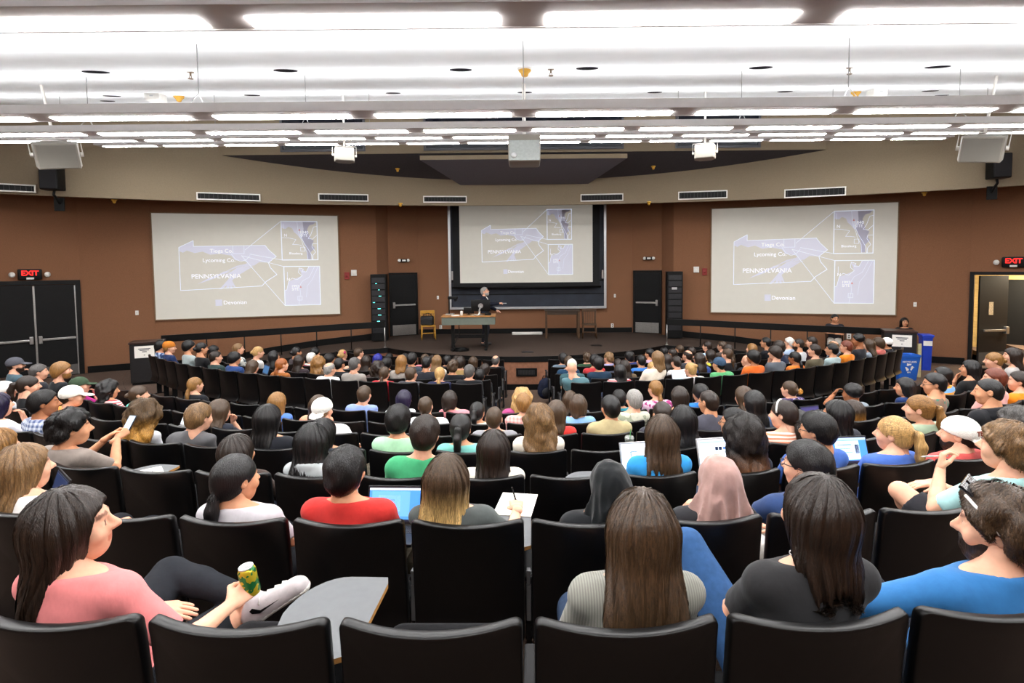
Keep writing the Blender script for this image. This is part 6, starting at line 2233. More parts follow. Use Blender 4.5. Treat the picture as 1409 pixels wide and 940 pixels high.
POSES = {
    'pink': dict(elb=[(-0.20, 0.04, 0.70), (0.27, 0.02, 0.705)], wr=[(-0.07, 0.23, 0.655), (0.285, 0.235, 0.71)], hand=['flat', 'grip'],
                 hup=[(0.1, -0.2, 1), (0.75, -0.35, 0.35)], hfwd=[(1, 0.25, -0.1), (0.1, 1, 0.12)],
                 kn=[(-0.13, 0.40, 0.70), (0.15, 0.43, 0.53)], an=[(0.23, 0.40, 0.60), (0.15, 0.45, 0.095)],
                 toe=[(0.42, 0.45, 0.66), (0.17, 0.60, 0.04)], cuff=0.06),
    'kneeup': dict(elb=[(-0.150, 0.12, 0.735), (0.182, 0.05, 0.725)], kn=[(-0.25, 0.36, 0.86), (0.13, 0.43, 0.54)], an=[(0.02, 0.42, 0.46), (0.13, 0.43, 0.095)], toe=[(0.16, 0.50, 0.42), (0.14, 0.58, 0.04)],
                   wr=[(-0.16, 0.24, 0.70), (0.10, 0.25, 0.64)]),
    'kneeup2': dict(kn=[(-0.22, 0.36, 0.74), (0.12, 0.43, 0.54)], an=[(0.02, 0.42, 0.46), (0.12, 0.43, 0.095)], toe=[(0.16, 0.50, 0.42), (0.13, 0.58, 0.04)]),
    'bearded': dict(elb=[(-0.34, 0.10, 0.78), (0.24, 0.03, 0.71)], wr=[(-0.20, 0.31, 0.70), (0.10, 0.26, 0.65)], kn=[(-0.16, 0.36, 0.78), (0.13, 0.43, 0.54)],
                    an=[(0.06, 0.44, 0.47), (0.13, 0.43, 0.095)], toe=[(0.20, 0.52, 0.44), (0.14, 0.58, 0.04)], legs='short', bulk=1.06),
    'writer': dict(elb=[(-0.182, 0.05, 0.725), (0.265, 0.0, 0.80)], wr=[(-0.06, 0.25, 0.645), (0.300, 0.20, 0.865)], hand=['curl', 'write'], hup=[(0.25, 0, 1), (0.1, -0.2, 1)], hfwd=[None, (-0.12, 1, -0.06)]),
    'armout': dict(elb=[(-0.255, 0.10, 0.80), (0.205, 0.03, 0.72)], wr=[(-0.40, 0.25, 0.86), (0.06, 0.25, 0.645)], hand=['curl', 'curl'], hfwd=[(-0.8, 0.5, -0.4), None],
                   kn=[(-0.12, 0.43, 0.54), (0.32, 0.34, 0.73)], an=[(-0.12, 0.43, 0.095), (0.05, 0.44, 0.46)], toe=[(-0.13, 0.58, 0.04), (-0.08, 0.52, 0.42)]),
    'handknee': dict(elb=[(-0.23, 0.12, 0.76), (0.21, 0.03, 0.70)], wr=[(0.02, 0.32, 0.82), (0.06, 0.25, 0.645)], hand=['flat', 'curl'], hup=[(0, 0, 1), (-0.25, 0, 1)], hfwd=[(-1, 0.25, -0.12), None],
                     kn=[(-0.16, 0.38, 0.755), (0.12, 0.43, 0.54)], an=[(0.06, 0.45, 0.47), (0.12, 0.43, 0.095)], toe=[(0.2, 0.53, 0.43), (0.13, 0.58, 0.04)], legs='short'),
    'phone': dict(elb=[(-0.19, 0.22, 0.78), (0.20, 0.20, 0.77)], wr=[(-0.055, 0.31, 0.985), (0.03, 0.315, 0.975)], hand=['grip', 'grip'], hup=[(-0.8, -0.1, 0.5), (0.8, -0.1, 0.5)], hfwd=[(0.3, 0.8, 0.5), (0.0, 0.8, 0.5)]),
    'pen': dict(kn=[(-0.20, 0.38, 0.76), (0.13, 0.43, 0.54)], an=[(0.04, 0.45, 0.47), (0.13, 0.43, 0.095)], toe=[(0.18, 0.53, 0.43), (0.14, 0.58, 0.04)], legs='short', elb=[(-0.21, 0.14, 0.76), (0.215, 0.03, 0.70)], wr=[(-0.075, 0.25, 0.955), (0.00, 0.35, 0.81)], hand=['write', 'flat'], hup=[(-0.6, 0.6, 0.5), (0, 0, 1)], hfwd=[(0.2, 0.1, 1), (-1, 0.15, -0.1)]),
    'chinR': CHIN,
}
TEMPL = {}
def template(sex, sleeve, collar, arms, h, hh, hhand, pose=None, legs=None, bulk=1.0):
    key = (sex, sleeve, collar, arms, h, pose, legs, bulk)
    if key not in TEMPL:
        kw = dict(sleeve=sleeve, collar=collar)
        if pose:
            kw.update(POSES[pose])
        elif arms == 'chin':
            kw.update(CHIN)
        elif arms == 'chinL':
            kw.update(CHINL)
        elif arms == 'head':
            kw.update(HEADR)
        elif arms == 'headL':
            kw.update(HEADL)
        if legs:
            kw['legs'] = legs
        if 'bulk' not in kw:
            kw['bulk'] = bulk
        p = pose0(sex, **kw)
        TEMPL[key] = (figure(p, h, hh, hhand), p)
    return TEMPL[key]

# caps, beanies, scarves, glasses in head coordinates
def f_cap(P, back):
    s = -1 if back else 1
    d = ell(P, (0, -0.012, 0.035), (0.098, 0.116, 0.098))
    d = np.maximum(d, (0.010 + 0.30 * P[1] if back else 0.004 + 0.26 * P[1]) - P[2])
    d = np.maximum(d, -ell(P, (0, -0.012, 0.028), (0.086, 0.104, 0.086)))
    zb = -0.012 if back else 0.030
    bill = ell(P, (0, s * 0.125, zb - 0.01), (0.078, 0.085, 0.040))
    bill = np.maximum(bill, np.abs(P[2] - zb + 2.2 * P[0] ** 2 + (0.55 if back else 0.25) * (s * P[1] - 0.10)) - 0.006)
    d = smin(d, bill, 0.006)
    if back:
        d = np.maximum(d, -ell(P, (0, 0.10, 0.045), (0.032, 0.05, 0.022)))
    return d
def f_beanie(P):
    d = ell(P, (0, -0.022, 0.045), (0.094, 0.120, 0.104))
    d = smin(d, ell(P, (0, -0.07, 0.075), (0.06, 0.06, 0.06)), 0.03) + 0.0015 * np.sin(np.arctan2(P[0], P[1]) * 40)
    return np.maximum(d, 0.0 + 0.35 * P[1] - P[2])
def f_scarf(P):
    d = smin(ell(P, CR_C, (0.094, 0.120, 0.110)), ell(P, (0, 0.0, -0.06), (0.082, 0.092, 0.10)), 0.03)
    dr = ell(P, (0, -0.045, -0.24), (0.165, 0.105, 0.22))
    d = smin(d, dr, 0.09)
    d = smin(d, ell(P, (0, 0.03, -0.19), (0.125, 0.10, 0.075)), 0.04)
    w = np.clip(0.25 - P[2] * 5, 0.15, 1)
    Q = [P[0] * 1.0, P[1] * 1.0, P[2] * 0.35 + 0.5 * np.abs(P[0])]
    r = np.abs(wob(Q, 60, 1.0, 5))
    d = d + w * (0.042 * r - 0.020) + 0.003 * wob(P, 90)
    d = smax(d, -ell(P, (0, 0.13, -0.015), (0.058, 0.08, 0.082)), 0.012)
    return smax(d, -0.37 - P[2] + 0.25 * P[0], 0.02)
def f_beard(P):
    d = smin(ell(P, (0, 0.034, -0.055), (0.064, 0.072, 0.066)), ell(P, (0, 0.055, -0.088), (0.044, 0.044, 0.04)), 0.02) - 0.002 + 0.002 * np.sin(150 * P[0]) * np.sin(140 * P[2])
    d = np.maximum(d, P[2] + 0.036 - 1.5 * np.maximum(np.abs(P[0]) - 0.038, 0))
    d = np.maximum(d, 0.0 - P[1] + 0.002)
    return np.maximum(d, -ell(P, (0, 0.105, -0.057), (0.022, 0.03, 0.010)))
GEAR = {}
def gear(kind, h):
    k = (kind, h)
    if k not in GEAR:
        fn = {'cap': lambda P: f_cap(P, False), 'capb': lambda P: f_cap(P, True), 'beanie': f_beanie, 'scarf': f_scarf, 'beard': f_beard}[kind]
        lo, hi = (-0.16, -0.22, -0.42 if kind == 'scarf' else -0.15), (0.16, 0.22, 0.17)
        me = mesh_from(kind, *net(fn, lo, hi, h), True)
        GEAR[k] = me
    return GEAR[k]
def glasses_mesh():
    if 'glasses' not in GEAR:
        b = MB()
        for s in (-1, 1):
            pts = [(s * 0.033 + 0.023 * math.cos(a), 0.112 - 0.012 * abs(math.cos(a)), 0.004 + 0.017 * math.sin(a)) for a in [2 * pi * k / 14 for k in range(15)]]
            b.tube(pts, 0.0022, 5, False)
            b.tube([(s * 0.056, 0.104, 0.008), (s * 0.080, 0.03, 0.010), (s * 0.085, -0.02, 0.004)], 0.0024, 5)
        b.tube([(-0.010, 0.114, 0.008), (0.010, 0.114, 0.008)], 0.002, 5)
        GEAR['glasses'] = mesh_from('glasses', b.v, b.f, True)
    return GEAR['glasses']
M_specs = mat('spectacle_frame', '141416', 0.3)

def parse():
    out = []
    for ln in PEOPLE.strip().splitlines():
        q = [s.strip() for s in ln.split('|')]
        o = dict(kv.split('=') for kv in q[9].split(';') if '=' in kv) if len(q) > 9 and q[9] else {}
        out.append(dict(px=float(q[0]), py=float(q[1]), row=q[2], yaw=float(q[3]), style=q[4], hair=q[5], skin=q[6], top=q[7], desc=q[8], o=o))
    return out
FOLK = parse()
AHEAD = 0.30
def locate(px, py, row):
    """ground position and head-top height for an image head in a row"""
    R, z = ROWS[row]
    R = R - AHEAD - 0.0
    d = ray(px, py)
    # CAM + t d on the cylinder of radius R about CEN: nearest crossing
    ox, oy = -CEN[0], -CEN[1]
    A = d[0] ** 2 + d[1] ** 2
    B = 2 * (d[0] * ox + d[1] * oy)
    Cc = ox * ox + oy * oy - R * R
    disc = B * B - 4 * A * Cc
    if disc < 0:
        t = -B / (2 * A)
    else:
        t = (-B - math.sqrt(disc)) / (2 * A)
    p = CAM + d * t
    a = math.atan2(p[0] - CEN[0], CEN[1] - p[1])
    return p, a, disc
for f in FOLK:
    p, a, disc = locate(f['px'], f['py'], f['row'])
    f['p'], f['a'], f['disc'] = p, a, disc
    f['ztop'] = p[2] - ROWS[f['row']][1]
# seat assignment: each person takes a free chair; nearest image row and most natural sitting height first
ASSIGN = {}
def seat_options(f):
    out = []
    blk = f['row'][0]
    rows = [r for r in ROWS if r[0] == blk]
    fix = f['row'] in ('B0', 'B1') or 'fix' in f['o']
    for r in rows:
        d = abs(int(r[1]) - int(f['row'][1]))
        if d > (0 if fix else (2 if (blk == 'F' or f['px'] < 350 or f['px'] > 1040) else 1)):
            continue
        p, a, disc = locate(f['px'], f['py'], r)
        R, z = ROWS[r]
        zt = p[2] - z
        for i, sa in enumerate(SEATS[r]):
            sh = (a - sa) * R
            if abs(sh) > 1.3:
                continue
            if disc < 0:                          # beyond the end of the arc: judge by image column instead
                q = pol(R - AHEAD, sa)
                dd = ray(f['px'], f['py'])
                t = (q[1] - 0) / dd[1]
                sh = CAM[0] + dd[0] * t - q[0]
                zt2 = CAM[2] + dd[2] * t - z
            else:
                zt2 = zt
            c = (sh / 0.22) ** 2 + ((zt2 - 1.23) / (0.13 if blk == 'F' else 0.09)) ** 2 + 0.5 * d
            out.append((c, r, i))
    return sorted(out)
OPT = {k: seat_options(f) for k, f in enumerate(FOLK)}
heap = sorted((OPT[k][0][0], k) for k in OPT if OPT[k])
left = set(OPT)
while left:
    best = None
    for k in left:
        while OPT[k] and (OPT[k][0][1], OPT[k][0][2]) in ASSIGN:
            OPT[k].pop(0)
        if not OPT[k]:
            continue
        # regret first: those with the most to lose choose before the others
        reg = (OPT[k][1][0] if len(OPT[k]) > 1 else 99) - OPT[k][0][0]
        if best is None or (reg > best[0]):
            best = (reg, k)
    if best is None:
        break
    k = best[1]
    c, r, i = OPT[k][0]
    ASSIGN[(r, i)] = k
    FOLK[k]['row'], FOLK[k]['seat'], FOLK[k]['cost'] = r, i, c
    left.discard(k)
for f in FOLK:
    if 'seat' not in f:
        continue
    R, z = ROWS[f['row']]
    sa = SEATS[f['row']][f['seat']]
    f['a'] = sa
    # where the head should be: on the image ray, at the seat's own depth along its row
    px_ = f['px']
    d = ray(f['px'], f['py'])
    base = np.array(pol(R - AHEAD, sa))
    tang = np.array((math.cos(sa), math.sin(sa), 0.0))
    rad = np.array((-math.sin(sa), math.cos(sa), 0.0))
    # solve CAM + t d = base + u tang + w z  (depth along the radius fixed)
    A = np.array([[d[0], -tang[0]], [d[1], -tang[1]]])
    try:
        t, u = np.linalg.solve(A, base[:2] - CAM[:2])
    except np.linalg.LinAlgError:
        t, u = base[1] / d[1], 0.0
    ztop = CAM[2] + d[2] * t - z
    if abs(u) > 0.35:                             # line of sight nearly along the row: slide in depth instead
        A = np.array([[d[0], -rad[0]], [d[1], -rad[1]]])
        t, w = np.linalg.solve(A, base[:2] - CAM[:2])
        if abs(w) < 0.3:
            u = 0.0
            base = base + rad * float(np.clip(w * 0.6, -0.03, 0.05))
            ztop = CAM[2] + d[2] * t - z
        else:
            u = float(np.clip(u, -0.3, 0.3))
            ztop = CAM[2] + d[2] * (base[1] / d[1]) - z
    f['u'], f['ztop'], f['base'] = float(u), float(np.clip(ztop, 0.98, 1.40)), base

# neighbours keep their heads apart
for r in ROWS:
    L = sorted((f['seat'], k) for k, f in enumerate(FOLK) if f.get('row') == r and 'seat' in f)
    R = ROWS[r][0] - AHEAD
    for _ in range(3):
        for (i, a), (j, b) in zip(L, L[1:]):
            A, B = FOLK[a], FOLK[b]
            sep = (B['a'] - A['a']) * R + B['u'] - A['u']
            lim = 0.52 if r[0] == 'F' or r in ('B4', 'B5', 'B6') else 0.46
            if sep < lim:
                A['u'] -= (lim - sep) / 2
                B['u'] += (lim - sep) / 2
# ---- build every person
def lod(row):
    if row in ('B0', 'B1'):
        return 0.0135, 0.0065, 0.0048, 0.0065
    if row in ('B2', 'B3'):
        return 0.018, 0.0095, 0.0075, 0.0085
    if row in ('B4', 'B5'):
        return 0.024, 0.0125, 0.011, 0.0115
    return 0.028, 0.0145, 0.012, 0.0135
def smooth01(t):
    t = np.clip(t, 0, 1)
    return t * t * (3 - 2 * t)
def warp(V, k, sh, zh):
    V = V.copy()
    up = V[:, 2] > 0.555
    V[up, 2] = 0.555 + (V[up, 2] - 0.555) * k
    V[:, 0] += sh * np.clip((V[:, 2] - 0.5) / (zh - 0.5), 0, 1.1)
    return V
SHARED = {}
TR_MAT = {}
M_shoe = mat('shoe_dark', '2a2829', 0.6, noise=(20, 0.2, (1, 1, 1)))
HAIRO = {}
def add_child(name, me, m, parent, M=None):
    o = obj(name, me, m, parent)
    if M is not None:
        o.matrix_local = M
    return o
def make_person(k, f):
    o = f['o']
    st = f['style']
    sex = o.get('s', 'm')
    kind, tm = top_mat(f['top'])
    row = f['row']
    h, hh, hhand, hhair = lod(row)
    near = row in ('B0', 'B1', 'B2', 'B3')
    arms = o.get('arms')
    if arms and k % 2 and f['px'] != 427:
        arms += 'L'
    pose = o.get('pose')
    bulk = round(float(o.get('bulk', 1.0)), 2)
    T, P = template(sex, kind, bool(o.get('collar')), arms, h, hh, hhand, pose, o.get('legs') if not pose else None, bulk)
    V, Q, tint = T['body']
    n0, n1 = T['n']
    hd = np.array(P['hd'])
    ztop = f['ztop']
    kz = (ztop - 0.121 - 0.555) / (hd[2] - 0.555)
    zh = 0.555 + (hd[2] - 0.555) * kz
    u = f['u'] + float(o.get('lean', 0))
    sl = float(np.clip(0.4 * u, -0.03, 0.03))
    sh = float(np.clip(u - sl, -0.26, 0.26)) * 0.97
    f['sh'] = sh
    loc = f['base'] + np.array((math.cos(f['a']), math.sin(f['a']), 0)) * sl
    ly = max(-80, min(80, f['yaw'] + math.degrees(f['a'])))
    rz = f['a'] - R_(0.10 * ly)
    ly *= 0.90
    rs = random.Random(k)
    pitch = float(o.get('pitch', rs.uniform(-7, 3)))
    roll = rs.uniform(-4, 4)
    W = V.copy()
    body = np.r_[0:n0, n0 + n1:len(V)]
    W[body] = warp(V[body], kz, sh, zh)
    hv = V[n0:n0 + n1] - hd
    w = smooth01((hv[:, 2] + 0.225) / 0.11)
    ang = -R_(ly) * w
    c, s_ = np.cos(ang), np.sin(ang)
    Rpr = rotm(0, pitch, roll)
    hp = hv @ Rpr.T
    hv = hv * (1 - w[:, None]) + hp * w[:, None]
    hv = np.stack([hv[:, 0] * c - hv[:, 1] * s_, hv[:, 0] * s_ + hv[:, 1] * c, hv[:, 2]], 1)
    hpos = np.array((hd[0] + sh * 1.0, hd[1], zh))
    W[n0:n0 + n1] = hv + hpos
    me = mesh_from('person', W, Q, True)
    add_tint(me, tint)
    p = obj('person', me, skin(f['skin']), None, tuple((loc[0], loc[1], ROWS[row][1])), (0, 0, rz))
    # clothes
    sv, sq = T['shirt']
    add_child('shirt' if kind != 'long' else 'sweater', mesh_from('shirt', warp(sv, kz, sh, zh), sq, True), tm, p)
    bot = o.get('bot', BOTTOMS[k % len(BOTTOMS)])
    bm_ = mat('trousers_' + bot, bot, 0.85, noise=(40, 0.12, (1, 1, 1)), bump=(14, 0.3, (1, 1, 1)), spec=0.2)
    key = id(T)
    if pose or near:
        tv, tq = T['trousers']
        add_child('trousers' if P['legs'] == 'long' else 'shorts', mesh_from('trousers', warp(tv, kz, sh, zh), tq, True), bm_, p)
    else:
        if key not in SHARED:
            SHARED[key] = mesh_from('trousers', *T['trousers'], True)
        add_child('trousers', SHARED[key], bm_, p)
    for i, (v, q) in enumerate(T['shoes']):
        if len(v) == 0:
            continue
        kk = (key, i)
        if pose:
            ms = mesh_from('shoe', warp(v, kz, sh, zh), q, True)
        else:
            if kk not in SHARED:
                SHARED[kk] = mesh_from('shoe', v, q, True)
            ms = SHARED[kk]
        so = add_child('shoe', ms, mat('trainer_pale', 'b9b2b4', 0.7, noise=(40, 0.1, (1, 1, 1))) if pose == 'pink' else M_shoe, p)
        if pose == 'pink' and i == 0:
            f['shoe'] = so
    # hair and headgear in head coordinates
    Rm = np.array(Matrix.Rotation(-R_(ly), 3, 'Z')) @ Rpr
    HM = Matrix.Translation(Vector(hpos)) @ Matrix([list(r) for r in Rm]).to_4x4() @ Matrix.Scale(HS, 4)
    f['HM'], f['obj'], f['kz'], f['zh'] = HM, p, kz, zh
    var = (k * 7) % 3
    if st not in ('bald', 'hijab'):
        kk = (st, hhair, var)
        if kk not in HAIRO:
            v, q = hair_mesh(st, hhair, var)
            m_ = mesh_from('hair', v, q, True)
            add_tint(m_, np.ones(len(v)))
            HAIRO[kk] = m_
        ho = add_child('hair', HAIRO[kk], hairm(f['hair']), p, HM)
        if near and 'cap' not in o and 'capb' not in o:
            nn = {'B0': 6500, 'B1': 4200, 'B2': 2200, 'B3': 1300}[row]
            if st in ('long', 'vlong', 'mid', 'bob'):
                v, q, tt = strands(st, var, nn, k, 16, {'vlong': 0.60, 'long': 0.50, 'mid': 0.38, 'bob': 0.28}[st], 0.0017, 0.003, crown=(0.0, -0.02))
            elif st in ('curly', 'wavy', 'halo'):
                v, q, tt = strands(st, var, int(nn * 0.9), k, 20, 0.46, 0.0022, 0.007, crown=(0.0, -0.02), wave=0.75 if st == 'curly' else 0.35)
            elif st in ('pony', 'lowpony', 'bun', 'hibun'):
                v, q, tt = strands(st, var, int(nn * 0.75), k, 14, 0.34, 0.0016, 0.002)
            elif st in ('full', 'bowl', 'messy', 'short'):
                v, q, tt = strands(st, var, int(nn * 0.9), k, 7, 0.11 if st != 'short' else 0.075, 0.0019, 0.010 if st == 'messy' else 0.0035, crown=(0.012, -0.05), wave=0.22 if st == 'messy' else 0.07)
            else:
                v = ()
            if len(v):
                m_ = mesh_from('strands', v, q)
                add_tint(m_, tt)
                add_child('strands', m_, hairm(f['hair']), ho)
    if 'beard' in o:
        m_ = gear('beard', hhair * 0.8)
        if 'tint' not in m_.color_attributes:
            add_tint(m_, np.ones(len(m_.vertices)))
        add_child('beard', m_, hairm(o['beard']), p, HM)
    for g, nm in (('cap', 'cap'), ('capb', 'cap'), ('beanie', 'beanie')):
        if g in o:
            gm = mat('cap_' + o[g], o[g], 0.8, noise=(60, 0.06, (1, 1, 1)), bump=(150, 0.3, (1, 1, 1)), spec=0.2)
            c_ = add_child(nm, gear(g, max(0.007, hhair * 0.75)), gm, p, HM)
            if 'text' in o:
                for li, ch in enumerate('TEXAS'):
                    th = (li - 2) * 0.25
                    t_ = obj('lettering', text_mesh(ch, 0.046, 0.0012, bold=0.0014), mat('cap_lettering', '8a4632', 0.8), c_)
                    t_.matrix_local = Matrix.Translation((0.100 * math.sin(th), -0.012 - 0.119 * math.cos(th), 0.036)) @ Matrix.Rotation(th, 4, 'Z') @ Matrix.Rotation(R_(90), 4, 'X')
    if st == 'hijab':
        gm = mat('scarf_' + o['scarf'], o['scarf'], 0.85, noise=(30, 0.08, (1, 1, 1)), bump=(14, 0.5, (1, 1, 1)), spec=0.2, sheen=0.2)
        c_ = add_child('headscarf', gear('scarf', hhair), gm, p, HM)
        if o['scarf'] != '0f1316':
            b = MB()
            for j in range(16):
                x = 0.118 + 0.002 * math.sin(j * 2.1)
                y = -0.07 + 0.006 * j
                b.tube([(x, y, -0.13), (x + 0.008, y, -0.155), (x + 0.006, y, -0.178)], 0.0016, 5)
            b.build('fringe', gm, c_)
    if 'glasses' in o:
        add_child('glasses', glasses_mesh(), M_specs, p, HM)
    if 'shades' in o:
        b = MB()
        for sx in (-1, 1):
            b.tube([(sx * 0.072, 0.070, 0.112), (sx * 0.094, 0.028, 0.070), (sx * 0.093, -0.012, 0.012)], [0.005, 0.0055, 0.004], 6)
        g_ = add_child('sunglasses', mesh_from('sunglasses', b.v, b.f, True), mat('white_shades', 'e9e7e4', 0.3), p, HM)
        b = MB()
        for sx in (-1, 1):
            b.box(sx * 0.040 - 0.032, sx * 0.040 + 0.032, -0.004, 0.004, -0.020, 0.020, 0.003, M=Matrix.Translation((0, 0.066, 0.122)) @ Matrix.Rotation(R_(-48), 4, 'X'))
        b.box(-0.076, 0.076, -0.005, 0.005, 0.016, 0.024, 0.002, M=Matrix.Translation((0, 0.066, 0.122)) @ Matrix.Rotation(R_(-48), 4, 'X'))
        add_child('lenses', mesh_from('lenses', b.v, b.f), mat('dark_lens', '15171c', 0.15), g_)
    if 'hood' in o:
        def fh(Pp):
            a = ell(Pp, (0, -0.135, 0.985), (0.125, 0.055, 0.075))
            r = np.sqrt(Pp[0] ** 2 + (Pp[1] + 0.075) ** 2)
            t = np.sqrt((r - 0.092) ** 2 + (Pp[2] - 1.02 - 0.25 * (-Pp[1] - 0.07)) ** 2) - 0.024
            return smin(a, t, 0.03)
        kk = ('hood', h)
        if kk not in SHARED:
            SHARED[kk] = net(fh, (-0.18, -0.24, 0.86), (0.18, 0.08, 1.14), h * 0.8)
        v, q = SHARED[kk]
        add_child('hood', mesh_from('hood', warp(v, kz, sh, zh), q, True), tm, p)
    if 'band' in o:
        pts = [(0.086 * math.cos(a), 0.02 - 0.0 * a, 0.025 + 0.100 * math.sin(a)) for a in [pi * j / 14 for j in range(15)]]
        MBo = MB().tube(pts, 0.008, 6)
        add_child('headband', mesh_from('headband', MBo.v, MBo.f, True), M_white, p, HM)
    if 'phones' in o:
        pts = [(0.098 * math.cos(a), -0.01, 0.0 + 0.128 * math.sin(a)) for a in [pi * j / 14 for j in range(15)]]
        b = MB().tube(pts, 0.009, 6)
        for s in (-1, 1):
            b.lathe([(0.03, 0), (0.036, 0.01), (0.03, 0.025)], 14, Matrix.Translation((s * 0.083, -0.01, -0.005)) @ Matrix.Rotation(s * pi / 2, 4, 'Y'))
        add_child('headphones', mesh_from('headphones', b.v, b.f, True), M_black, p, HM)
    if 'clip' in o:
        b = MB()
        for j in range(9):
            a = 2 * pi * j / 9
            b.tube([(0, -0.165, 0.0), (0.022 * math.cos(a), -0.178, 0.022 * math.sin(a)), (0.045 * math.cos(a), -0.150, 0.045 * math.sin(a))], [0.009, 0.011, 0.005], 6)
        add_child('claw_clip', mesh_from('claw_clip', b.v, b.f, True), mat('amber_clip', 'c98a3a', 0.35, noise=(30, 0.3, (1, 1, 1))), p, HM)
    if 'flower' in o:
        b = MB()
        for j in range(5):
            a = 2 * pi * j / 5
            b.lathe([(0.0, -0.004), (0.018, 0.0), (0.0, 0.006)], 8, Matrix.Translation((0.09, -0.02 + 0.022 * math.cos(a), 0.055 + 0.022 * math.sin(a))) @ Matrix.Rotation(pi / 2, 4, 'Y'))
        add_child('hair_flower', mesh_from('hair_flower', b.v, b.f, True), mat('pink_flower', 'd2407a', 0.6), p, HM)
    if o.get('pose') == 'kneeup':
        pts = [(0.068 * math.cos(a), -0.05 + 0.075 * math.sin(a), 1.045 + 0.018 * math.sin(a) * -1) for a in [2 * pi * j / 24 for j in range(25)]]
        b = MB().tube(pts, 0.0022, 5, False)
        v = warp(np.array(b.v), kz, sh, zh)
        add_child('necklace', mesh_from('necklace', [tuple(x) for x in v], b.f, True), M_alu, p)
    d = f['desc']
    lab = d + ', ' + ROWNAME[row]
    if len(lab.split()) > 16:
        lab = d
    tag(p, lab, 'person', 'audience members')
    return p
for k, f in enumerate(FOLK):
    if 'seat' in f:
        make_person(k, f)

# ---- chairs
def short(k):
    d = FOLK[k]['desc'].split(',')[0]
    w = [x for x in d.split() if x not in ('a', 'an', 'the')]
    return w
ORD = ['', 'first', 'second', 'third', 'fourth', 'fifth', 'sixth', 'seventh', 'eighth', 'ninth', 'tenth', 'eleventh', 'twelfth']
used_labels = set()
CHAIRS = {}
def in_view(r, a, m=50):
    R, z = ROWS[r]
    x, y, _ = pol(R, a)
    if y < 0.3:
        return False
    q = proj((x, y, z + 0.9))
    return -m - 0.3 * F / y < q[0] < 1409 + m + 0.3 * F / y
for r in ROWS:
    S = SEATS[r]
    occ = [i for i in range(len(S)) if (r, i) in ASSIGN]
    for i, a in enumerate(S):
        who = ASSIGN.get((r, i))
        if who is None and not in_view(r, a, 10):
            continue
        tabs = ''
        if r == 'B0' and abs(math.degrees(a)) < 6 and a < 0:
            tabs = 'd' if abs(a * ROWS[r][0] + 0.84) < 0.3 else 's'
        elif r == 'B1' and abs(a * ROWS[r][0] + 0.28) < 0.2:
            tabs = 'd'
        elif r == 'B2' and (abs(a * ROWS[r][0] - 0.28) < 0.2):
            tabs = 'd'
        elif r in ('B0', 'B1', 'B2') and i % 2:
            tabs = 's'
        if who is not None:
            w = ['black', 'auditorium', 'chair', 'of', 'the'] + short(who)
            if len(w) > 16:
                w = w[:16]
            lab = ' '.join(w)
        else:
            j = min(occ, key=lambda q: (abs(q - i), q))
            n = abs(j - i)
            side = 'left' if i < j else 'right'
            pre = ['empty', 'black', 'chair', ('directly' if n == 1 else ORD[min(n, 12)]), side, 'of', 'the']
            w = (pre + short(j if False else ASSIGN[(r, j)]))[:16]
            lab = ' '.join(w)
        if lab in used_labels:
            print('DUP', lab)
        used_labels.add(lab)
        aisle = r[0] == 'F' and i + 1 < len(S) and False
        left_end = (i == 0) or (r[0] == 'F' and S[i - 1] < 0 < a)
        CHAIRS[(r, i)] = build_chair(r, i, a, lab, 'auditorium chairs', who is None, tabs, left_end)
# ================================================================ LECTURER, WALL SITTERS, THINGS PEOPLE HOLD
def simple_person(label, loc, rz, P, skin_k, topm, botm, style, hairk, yaw=0, pitch=0, extra=None, nm='jacket', h=0.022):
    P = dict(P)
    P['yaw'], P['pitch'] = yaw, pitch
    T = figure(P, h, 0.0115, 0.0085)
    V, Q, tint = T['body']
    me = mesh_from('person', V, Q, True)
    add_tint(me, tint)
    p = obj('person', me, skin(skin_k), None, loc, (0, 0, rz))
    add_child(nm, mesh_from(nm, *T['shirt'], True), topm, p)
    add_child('trousers', mesh_from('trousers', *T['trousers'], True), botm, p)
    for v, q in T['shoes']:
        add_child('shoe', mesh_from('shoe', v, q, True), M_shoe, p)
    HM = Matrix.Translation(Vector(T['hd'])) @ Matrix([list(r) for r in T['R']]).to_4x4() @ Matrix.Scale(HS, 4)
    v, q = hair_mesh(style, 0.011, 1)
    m_ = mesh_from('hair', v, q, True)
    add_tint(m_, np.ones(len(v)))
    add_child('hair', m_, hairm(hairk), p, HM)
    tag(p, label, 'person')
    return p, HM
M_navy = mat('navy_jacket', '171b28', 0.8, noise=(30, 0.1, (1, 1, 1)), bump=(14, 0.3, (1, 1, 1)), spec=0.2)
stand = pose0('m', pel=(0, 0, 0.95), wa=(0, 0.0, 1.10), ch=(0, -0.015, 1.27), nb=(0, -0.03, 1.41), hd=(0, 0.005, 1.60), hipw=0.085, shw=0.178,
              elb=[(-0.23, 0.10, 1.13), (0.24, 0.20, 1.24)], wr=[(-0.17, 0.31, 1.04), (0.17, 0.455, 1.26)], kn=[(-0.10, 0.05, 0.50), (0.11, 0.0, 0.50)],
              an=[(-0.11, -0.02, 0.095), (0.13, -0.06, 0.095)], hand=['flat', 'grip'], hup=[(0, 0, 1), (0.5, 0, 1)], sleeve='long', collar=True)
LP = (-1.20, 15.72, STAGE_Z)
lect, HM = simple_person('grey-haired lecturer in a navy jacket pointing at the screen, standing behind the lectern desk', LP, -R_(97), stand, '1', M_navy, mat('navy_trousers', '1a1d28', 0.85), 'short', 'G', 8, 10)
lect['group'] = 'people by the front wall'
P_, o_ = grid((-0.07, 0.0, 1.02), (0.07, 0.2, 1.46), 0.012)
